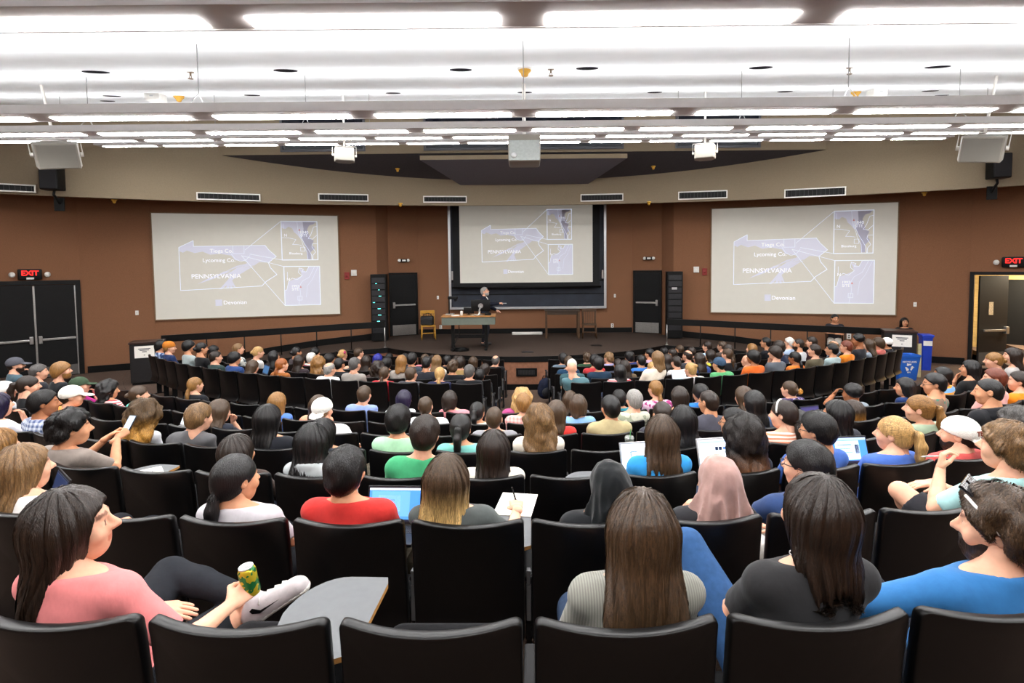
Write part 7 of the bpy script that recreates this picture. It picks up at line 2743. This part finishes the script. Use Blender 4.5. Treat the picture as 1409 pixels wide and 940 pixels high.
ff = smin(ell(P_, (0, -0.015, 1.27), (0.165, 0.112, 0.18)), ell(P_, (0, 0.0, 1.10), (0.142, 0.105, 0.15)), 0.06) - 0.020
ff = np.maximum(ff, np.abs(P_[0]) - 0.022 - 0.10 * np.clip(P_[2] - 1.12, 0, 0.3))
add_child('shirt_front', mesh_from('shirt_front', *surfnet(ff, o_, 0.012), True), M_white, lect)
add_child('glasses', glasses_mesh(), mat('red_frame', '7a2a22', 0.4), lect, HM)
add_child('beard', mesh_from('beard', *net(f_beard, (-0.12, -0.1, -0.15), (0.12, 0.15, 0.02), 0.008), True), mat('grey_beard', '9a9690', 0.9), lect, HM)
Rz = Matrix.Rotation(-R_(97), 4, 'Z')
w = Vector(LP) + (Rz @ Vector((0.155, 0.60, 1.262)))
t = thing('presenter_remote', 'small pale remote in the outstretched hand of the lecturer', 'remote', tuple(w), -R_(97))
MB().box(-0.012, 0.012, -0.05, 0.07, -0.008, 0.010, 0.004).build('remote_body', M_alu, t)
MB().box(-0.005, 0.005, -0.02, 0.02, 0.010, 0.013).build('button', M_black, t)
sit = pose0('m', elb=[(-0.24, 0.12, 0.80), (0.24, 0.12, 0.80)], wr=[(0.06, 0.27, 0.80), (-0.06, 0.24, 0.77)], hand=['flat', 'flat'], hfwd=[(1, 0.1, 0), (-1, 0.1, 0)], hup=[(0, 0.4, 1), (0, 0.4, 1)])
def wall_chair(x, y, z, rz, label):
    t = wooden_chair(label, x, y, rz, M_black, 5)
    t.location.z = z
    return t
p1, _ = simple_person('man with black hair seated by the wall behind the right ramp rail, arms crossed', (9.02, 15.50, -0.01), R_(150), sit, '2',
                      mat('cloth_dark_plum', '1d1a22', 0.85), mat('trousers_pale', 'b9b4ac', 0.85), 'short', 'K', -28, -4, nm='shirt')
p1['group'] = 'people by the front wall'
wall_chair(9.02 + 0.02, 15.54, -0.03, R_(150) + pi, 'black chair under the man with crossed arms by the right wall')
p2, _ = simple_person('person with dark hair and black top half hidden behind the right media cabinet', (10.85, 15.22, AZ + 0.02), R_(140), pose0('f'), '2',
                      mat('cloth_black', '141416', 0.85), mat('trousers_1c1d22', '1c1d22', 0.85), 'mid', 'K', -22, 0, nm='shirt')
p2['group'] = 'people by the front wall'
wall_chair(10.87, 15.26, AZ, R_(140) + pi, 'black chair behind the right media cabinet')

def at_row(px, py, row, ahead):
    R = ROWS[row][0] - ahead
    d = ray(px, py)
    ox, oy = -CEN[0], -CEN[1]
    A = d[0] ** 2 + d[1] ** 2
    B = 2 * (d[0] * ox + d[1] * oy)
    Cc = ox * ox + oy * oy - R * R
    t = (-B - math.sqrt(max(0, B * B - 4 * A * Cc))) / (2 * A)
    p = CAM + d * t
    return p, math.atan2(p[0] - CEN[0], CEN[1] - p[1])

def tablet_spot(px, row):
    """the swing-out tablet nearest to an image column: folded out on its chair, its top centre returned"""
    best = None
    for (r, i), c in CHAIRS.items():
        if r != row:
            continue
        v = Matrix.Translation(c.location) @ Matrix.Rotation(c.rotation_euler[2], 4, 'Z') @ Vector((PITCH / 2 - 0.13, 0.34, 0.774))
        q = proj(v)
        if best is None or abs(q[0] - px) < best[0]:
            best = (abs(q[0] - px), c, v)
    c, v = best[1], best[2]
    if not any(x.name.startswith('writing_tablet') for x in c.children):
        obj('writing_tablet', ME_tab, None, c, (PITCH / 2, 0, 0))
    return np.array(v), c.rotation_euler[2]
M_lapdark = mat('laptop_dark', '1b1c20', 0.4, 0.3)
M_lapsilver = mat('laptop_silver', 'c4c6c8', 0.35, 0.7)
M_keys = mat('laptop_keys', '26272b', 0.6)
def screen_mat(name, col, e):
    return mat('screen_' + name, col, 0.3, emit=(col, e))
M_sblue = screen_mat('blue', '3f86d8', 0.75)
M_spale = screen_mat('pale', 'dfe9f8', 0.85)
M_swin = screen_mat('window', '7fb0ec', 0.8)
M_sdark = screen_mat('dark', '16243e', 0.35)
M_spurple = screen_mat('purple', '3a3560', 0.4)
def laptop(px, py, row, w, body, content, label, ahead=0.66, rz=0.0, tilt=18, zadj=0.0, on_tab=False):
    """px, py: image point at the middle of the lower edge of the lid"""
    p, a = at_row(px, py, row, ahead)
    if on_tab:
        p, a = tablet_spot(px, row)
        p = p + np.array((0, 0.10, 0.019))
    h = w * 0.66
    t = thing('laptop', label, 'laptop', (p[0], p[1], p[2] + zadj), a + R_(rz), 'open laptops')
    MB().box(-w / 2, w / 2, -w * 0.68, 0.0, -0.018, 0.0, 0.005).build('keyboard_deck', body, t)
    b = MB()
    for r in range(5):
        for c in range(12):
            x0 = -w * 0.43 + c * w * 0.072
            y0 = -w * 0.30 + r * w * 0.052
            b.box(x0, x0 + w * 0.060, y0, y0 + w * 0.042, 0.0, 0.002)
    b.build('keys', M_keys, t)
    MB().box(-w * 0.13, w * 0.13, -w * 0.60, -w * 0.37, 0.0, 0.001).build('touchpad', body, t)
    M = Matrix.Rotation(-R_(tilt), 4, 'X')
    lid = MB().box(-w / 2, w / 2, 0.0, 0.010, 0.0, h, 0.004).build('lid', body, t)
    lid.matrix_local = M
    sc, rects = content
    s = MB().box(-w / 2 + 0.012, w / 2 - 0.012, -0.0015, 0.0, 0.018, h - 0.014).build('screen', sc, lid)
    for (u0, u1, v0, v1, m) in rects:
        MB().box(-w / 2 + 0.012 + u0 * (w - 0.024), -w / 2 + 0.012 + u1 * (w - 0.024), -0.0025, -0.0015, 0.018 + v0 * (h - 0.032), 0.018 + v1 * (h - 0.032)).build('screen_window', m, s)
    return t
M_sline = screen_mat('line', '5a7fb8', 0.5)
laptop(541, 722, 'B1', 0.33, M_lapdark, (M_sblue, [(0.05, 0.80, 0.15, 0.90, screen_mat('win2', '5d9fe6', 0.75)), (0.18, 0.62, 0.30, 0.78, M_swin), (0.22, 0.5, 0.62, 0.66, M_sline), (0.22, 0.5, 0.52, 0.55, M_sline), (0.0, 1, 0.0, 0.06, M_sdark), (0.0, 1.0, 0.94, 1.0, M_spale)]),
       'dark laptop with a blue screen, open before the man in the red tee', 0.70)
laptop(1171, 640, 'B2', 0.34, M_lapdark, (M_sblue, [(0.16, 0.80, 0.12, 0.88, screen_mat('win3', 'b9d4f6', 0.85)), (0.0, 1, 0.90, 1.0, screen_mat('win4', '9db9e4', 0.8)), (0.68, 0.79, 0.36, 0.72, M_sdark), (0.0, 1, 0.0, 0.08, M_sdark), (0.22, 0.6, 0.70, 0.74, M_sline), (0.22, 0.55, 0.55, 0.58, M_sline), (0.22, 0.6, 0.40, 0.43, M_sline)]),
       'dark laptop showing a web page, beside the blonde ponytail in royal blue', 0.70, -4)
laptop(253, 582, 'B4', 0.31, M_lapsilver, (M_spale, [(0.08, 0.92, 0.12, 0.86, screen_mat('win5', 'c9e2e4', 0.85)), (0.08, 0.92, 0.84, 0.90, M_sline)]),
       'white laptop with keyboard showing, ahead of the charcoal collared sweater', 0.55, -14, 24, on_tab=True)
laptop(884, 648, 'B2', 0.33, M_lapsilver, (M_spale, [(0.05, 0.9, 0.1, 0.9, screen_mat('win6', 'eef3fb', 0.85)), (0.22, 0.27, 0.25, 0.7, M_sline), (0.25, 0.42, 0.66, 0.72, M_sline)]),
       'silver laptop with a pale screen, before the bright blue tee', 0.70, 6)
laptop(990, 642, 'B2', 0.33, M_lapsilver, (M_spale, [(0.45, 0.53, 0.56, 0.70, M_sdark), (0.55, 0.63, 0.56, 0.70, M_sdark), (0.66, 0.9, 0.57, 0.69, M_sline), (0.04, 0.98, 0.86, 0.95, screen_mat('win4', '9db9e4', 0.8))]),
       'white laptop with a pale screen, before the big dark curls', 0.70, 4)
laptop(72, 700, 'B1', 0.33, M_lapdark, (M_sdark, [(0.05, 0.95, 0.06, 0.94, screen_mat('win7', '1a2c50', 0.4))]), 'dark laptop with a dim navy screen, right of the white top at the left edge', 0.72, -30)
laptop(1118, 580, 'B5', 0.33, M_lapdark, (M_spurple, [(0.05, 0.95, 0.1, 0.9, screen_mat('win8', '453f74', 0.4))]), 'dark laptop with a violet screen, beyond the cropped black hair in blue', 0.70)
laptop(41, 566, 'B4', 0.33, M_lapdark, (M_sblue, [(0.05, 0.95, 0.1, 0.9, screen_mat('win9', '8ab6ee', 0.8))]), 'laptop with a sky blue screen, behind the blue plaid shirt', 0.70, -35)
laptop(364, 516, 'F0', 0.33, M_lapdark, (M_sdark, [(0.05, 0.95, 0.1, 0.9, screen_mat('win10', '2f5f8a', 0.6))]), 'laptop with a teal blue screen beside the reddish brown hair', 0.70, -20)
laptop(936, 525, 'F0', 0.33, M_lapsilver, (M_spale, [(0.05, 0.95, 0.1, 0.9, screen_mat('win11', 'b8d8f0', 0.85))]), 'laptop with a light blue screen beside the messy blonde bun', 0.70, 10)
# tablet computer with a pink case
p, a = at_row(1197, 570, 'B5', 0.55)
t = thing('tablet_computer', 'tablet in a pink case on the lap of the woman in navy', 'tablet', tuple(p), a + R_(12))
MB().box(-0.13, 0.13, -0.10, 0.10, 0, 0.012, 0.004).build('case', mat('pink_case', 'd05a86', 0.6), t)
MB().box(-0.105, 0.105, -0.078, 0.078, 0.012, 0.0135).build('screen', screen_mat('pad', '8fb4dc', 0.6), t)
t.rotation_euler = (R_(28), 0, a + R_(12))
# phone in the hands of the man in taupe
def world_of(k, v):
    f = FOLK[k]
    o = f['obj']
    v = warp(np.array([v], float), f['kz'], f['sh'], f['zh'])[0]
    return Matrix.Translation(o.location) @ Matrix.Rotation(o.rotation_euler[2], 4, 'Z') @ Vector(v), o.rotation_euler[2]
def who(px, py):
    return min(range(len(FOLK)), key=lambda k: abs(FOLK[k]['px'] - px) + abs(FOLK[k]['py'] - py))
k = who(107, 565)
w, rz = world_of(k, (-0.015, 0.44, 1.065))
t = thing('mobile_phone', 'dark phone held up by the man in the taupe tee', 'phone', tuple(w), rz)
MB().box(-0.036, 0.036, -0.006, 0.006, -0.075, 0.075, 0.004).build('phone_body', M_lapdark, t)
MB().box(-0.031, 0.031, -0.0075, -0.006, -0.066, 0.066).build('screen', screen_mat('phone', '9fb8d8', 0.6), t)
t.rotation_euler = (R_(-35), 0, rz)
# drink can in the hand of the woman in pink
k = who(104, 673)
w, rz = world_of(k, (0.295, 0.335, 0.685))
t = thing('drink_can', 'green and yellow drink can held by the woman in pink', 'can', tuple(w), rz)
m_can = mat('can_green', '2f8a4a', 0.3, 0.4)
nt, bb = nodes_of(m_can)
tcx = nt.nodes.new('ShaderNodeTexCoord')
nz = nt.nodes.new('ShaderNodeTexNoise')
nz.inputs['Scale'].default_value = 30
cr = nt.nodes.new('ShaderNodeValToRGB')
cr.color_ramp.interpolation = 'CONSTANT'
cr.color_ramp.elements[0].color = (*hexc('1f6f3a'), 1)
cr.color_ramp.elements[1].position = 0.5
cr.color_ramp.elements[1].color = (*hexc('c8b22c'), 1)
nt.links.new(tcx.outputs['Object'], nz.inputs['Vector'])
nt.links.new(nz.outputs['Fac'], cr.inputs['Fac'])
nt.links.new(cr.outputs['Color'], bb.inputs['Base Color'])
MB().lathe([(0.022, 0), (0.030, 0.006), (0.033, 0.015), (0.033, 0.105), (0.027, 0.120)], 24).build('can_body', m_can, t, True)
b = MB().lathe([(0.024, 0.1195), (0.0275, 0.1195), (0.0275, 0.124), (0.025, 0.124), (0.024, 0.1215), (0.0, 0.1215)], 24)
b.box(-0.004, 0.004, -0.002, 0.014, 0.1215, 0.1235)
b.build('can_lid', M_alu, t, True)
t.rotation_euler = (R_(8), R_(-6), rz)
# trainer details on the crossed foot of the same woman
so = FOLK[k].get('shoe')
if so is not None:
    f = FOLK[k]
    sole = net(lambda P: np.maximum(cap(P, (0.23, 0.38, 0.555), (0.42, 0.45, 0.66), 0.049, 0.043),
               -((P[0] - 0.325) * 0.46 + (P[1] - 0.415) * 0.2 - (P[2] - 0.607) * 0.86 - 0.020)), (0.14, 0.26, 0.45), (0.52, 0.55, 0.76), 0.008)
    v, q = sole
    add_child('sole', mesh_from('sole', warp(v, f['kz'], f['sh'], f['zh']), q, True), mat('sole_white', 'd9d6d2', 0.7), so)
    b = MB()
    for j in range(4):
        x = 0.275 + 0.026 * j
        z = 0.618 + 0.013 * j
        b.tube([(x + 0.012, 0.36 + 0.018 * j, z - 0.005), (x, 0.395 + 0.016 * j, z + 0.018), (x - 0.004, 0.43 + 0.014 * j, z)], 0.004, 5)
    v = warp(np.array(b.v), f['kz'], f['sh'], f['zh'])
    add_child('laces', mesh_from('laces', [tuple(x) for x in v], b.f, True), mat('sole_white', 'd9d6d2'), so)
    b = MB()
    b.add([(0.27, 0.345, 0.585), (0.30, 0.352, 0.587), (0.375, 0.385, 0.640), (0.305, 0.352, 0.603), (0.275, 0.345, 0.612), (0.262, 0.342, 0.598)], [(0, 1, 2, 3, 4, 5)])
    v = warp(np.array(b.v), f['kz'], f['sh'], f['zh']) + np.array((0, -0.008, 0))
    add_child('side_mark', mesh_from('side_mark', [tuple(x) for x in v], b.f), M_black, so)
# papers, pens, cup
def paper(px, py, row, ahead, label, w=0.21, l=0.28, rz=0, tilt=0):
    p, a = tablet_spot(px, row)
    t = thing('paper_sheet', label, 'paper', tuple(p), a + R_(rz), 'papers on laps and tablets')
    MB().box(-w / 2, w / 2, -l / 2, l / 2, 0, 0.004).build('sheet', M_paper, t)
    b = MB()
    for j in range(7):
        b.box(-w * 0.4, w * (0.3 - 0.06 * (j % 3)), -l * 0.4 + j * l * 0.11, -l * 0.4 + j * l * 0.11 + 0.004, 0.004, 0.0046)
    b.build('handwriting', M_ink, t)
    t.rotation_euler = (R_(tilt), 0, a + R_(rz))
    return t
k = who(615, 625)
w, rz = world_of(k, (0.275, 0.30, 0.755))
t = thing('paper_sheet', 'white notepaper under the writing hand, on the swing-out tablet', 'paper', (w[0], w[1], ROWS['B1'][1] + 0.7745), rz - R_(8), 'papers on laps and tablets')
MB().box(-0.105, 0.105, -0.14, 0.14, 0, 0.004).build('sheet', M_paper, t)
b = MB()
for j in range(8):
    b.box(-0.085, 0.06 - 0.012 * (j % 3), -0.02 + j * 0.018, -0.016 + j * 0.018, 0.004, 0.0046)
b.build('handwriting', M_ink, t)
w, rz = world_of(k, (0.285, 0.285, 0.845))
t = thing('ink_pen', 'dark pen in the writing hand of the dip-dyed blonde woman', 'pen', tuple(w), rz)
MB().cyl((0.012, 0.03, -0.035), (-0.02, -0.01, 0.10), 0.0045, n=8).build('barrel', M_black, t, True)
MB().cyl((0.012, 0.03, -0.035), (0.0155, 0.034, -0.048), 0.0045, 0.001, n=8).build('tip', M_steel, t, True)
k2 = who(1378, 583)
w, rz = world_of(k2, (-0.07, 0.27, 1.02))
t = thing('ink_pen', 'silver pen in the raised hand of the man in aqua', 'pen', tuple(w), rz)
MB().cyl((0.06, 0.0, 0.0), (-0.08, 0.03, -0.005), 0.005, n=8).build('barrel', M_alu, t, True)
MB().cyl((-0.08, 0.03, -0.005), (-0.095, 0.033, -0.006), 0.005, 0.001, n=8).build('tip', M_steel, t, True)
paper(168, 594, 'B2', 0.50, 'white sheet beside the phone of the man in taupe', rz=-40)
paper(54, 606, 'B2', 0.50, 'white open notebook at the left edge, below the raised hand', rz=-50)
p, a = at_row(866, 622, 'B3', 0.58)
t = thing('plastic_cup', 'clear iced drink cup with green straw, left of the bright blue tee', 'cup', tuple(p), a)
M_clear = mat('cup_plastic', 'dfe6e2', 0.15)
M_clear.node_tree.nodes['Principled BSDF'].inputs['Transmission Weight'].default_value = 0.8
MB().lathe([(0.026, 0), (0.030, 0.004), (0.042, 0.12), (0.043, 0.125), (0.040, 0.125), (0.028, 0.008)], 24).build('cup_body', M_clear, t, True)
MB().lathe([(0.0275, 0.009), (0.036, 0.07), (0.0, 0.071)], 20).build('drink', mat('iced_drink', '8fae7a', 0.3), t, True)
MB().lathe([(0.045, 0.125), (0.045, 0.132), (0.036, 0.150), (0.02, 0.155), (0.0, 0.156)], 24).build('lid', M_clear, t, True)
MB().tube([(0.0, 0, 0.02), (0.006, 0, 0.15), (0.014, 0, 0.215)], 0.004, 8).build('straw', mat('straw_green', '2f8a3a', 0.5), t, True)
# rucksack in the aisle, bag by the black scarf
p = on_plane_z(757, 551, ROWS['F0'][1])
def blob(fn, lo, hi, h, name, m, parent):
    o = obj(name, mesh_from(name, *net(fn, lo, hi, h), True), m, parent)
    return o
M_ruck = mat('rucksack_navy', '161c30', 0.75, noise=(16, 0.3, (1, 1, 1)), bump=(30, 0.5, (1, 1, 1)), spec=0.2)
pr = on_plane_z(757, 549, ROWS['F1'][1])
t = thing('rucksack', 'navy rucksack standing in the centre aisle before the steps', 'rucksack', (pr[0] - 0.10, pr[1] + 0.12, ROWS['F1'][1]), R_(18))
blob(lambda P: smin(ell(P, (0, 0, 0.22), (0.19, 0.13, 0.25)), ell(P, (0, 0, 0.12), (0.18, 0.13, 0.13)), 0.05) + 0.006 * np.sin(30 * P[0]) * np.sin(26 * P[2]), (-0.25, -0.2, -0.02), (0.25, 0.2, 0.5), 0.014, 'bag_body', M_ruck, t)
blob(lambda P: ell(P, (0.0, -0.12, 0.15), (0.13, 0.06, 0.12)), (-0.18, -0.22, 0.0), (0.18, 0.0, 0.3), 0.012, 'front_pocket', mat('rucksack_dark', '0e1018', 0.7), t)
MB().tube([(-0.07, 0.02, 0.44), (-0.05, 0.02, 0.51), (0.05, 0.02, 0.51), (0.07, 0.02, 0.44)], 0.011, 8).build('top_handle', M_black, t, True)
MB().tube([(0.12, -0.10, 0.40), (0.17, -0.16, 0.25), (0.15, -0.17, 0.06), (0.2, -0.2, 0.015)], 0.012, 8).build('strap', M_black, t, True)
p, a = at_row(828, 722, 'B1', 0.30)
t = thing('patterned_bag', 'navy bag with white stripes and tan flap beside the black headscarf', 'bag', (p[0], p[1], p[2] - 0.10), a + R_(8))
blob(lambda P: ell(P, (0, 0, 0.06), (0.15, 0.10, 0.10)), (-0.2, -0.15, -0.06), (0.2, 0.15, 0.2), 0.012, 'bag_body', M_ruck, t)
b = MB()
for j in range(3):
    pts = [(-0.08 + 0.06 * j + 0.03 * math.sin(u * 1.4), -0.105 * math.cos(u), 0.06 + 0.106 * math.sin(u)) for u in [0.2 + 0.25 * q for q in range(6)]]
    b.tube(pts, 0.006, 6)
b.build('stripes', M_white, t, True)
MB().box(-0.24, -0.10, -0.06, 0.05, 0.08, 0.115, 0.012).build('flap', mat('tan_flap', '5c5243', 0.8), t, 'auto')
# ================================================================ CAMERA, RENDER LOOK
cd = bpy.data.cameras.new('camera')
cd.sensor_fit = 'HORIZONTAL'
cd.sensor_width = 36.0
cd.lens = F / 1409.0 * 36.0
cd.shift_x = -(PPX - 704.5) / 1409.0
cd.shift_y = -(470.0 - PPY) / 1409.0
cd.clip_start = 0.05
cd.clip_end = 200
co = bpy.data.objects.new('camera', cd)
COL.objects.link(co)
co.matrix_world = Matrix(((_r[0], _u[0], -_f[0], 0), (_r[1], _u[1], -_f[1], 0), (_r[2], _u[2], -_f[2], CAMZ), (0, 0, 0, 1)))
SC.camera = co
w = bpy.data.worlds.new('world')
SC.world = w
w.use_nodes = True
w.node_tree.nodes['Background'].inputs['Color'].default_value = (0.02, 0.02, 0.022, 1)
SC.view_settings.view_transform = 'Standard'
SC.view_settings.look = 'None'
SC.view_settings.gamma = 1.0
SC.view_settings.use_curve_mapping = False
SC.view_settings.exposure = 0.45
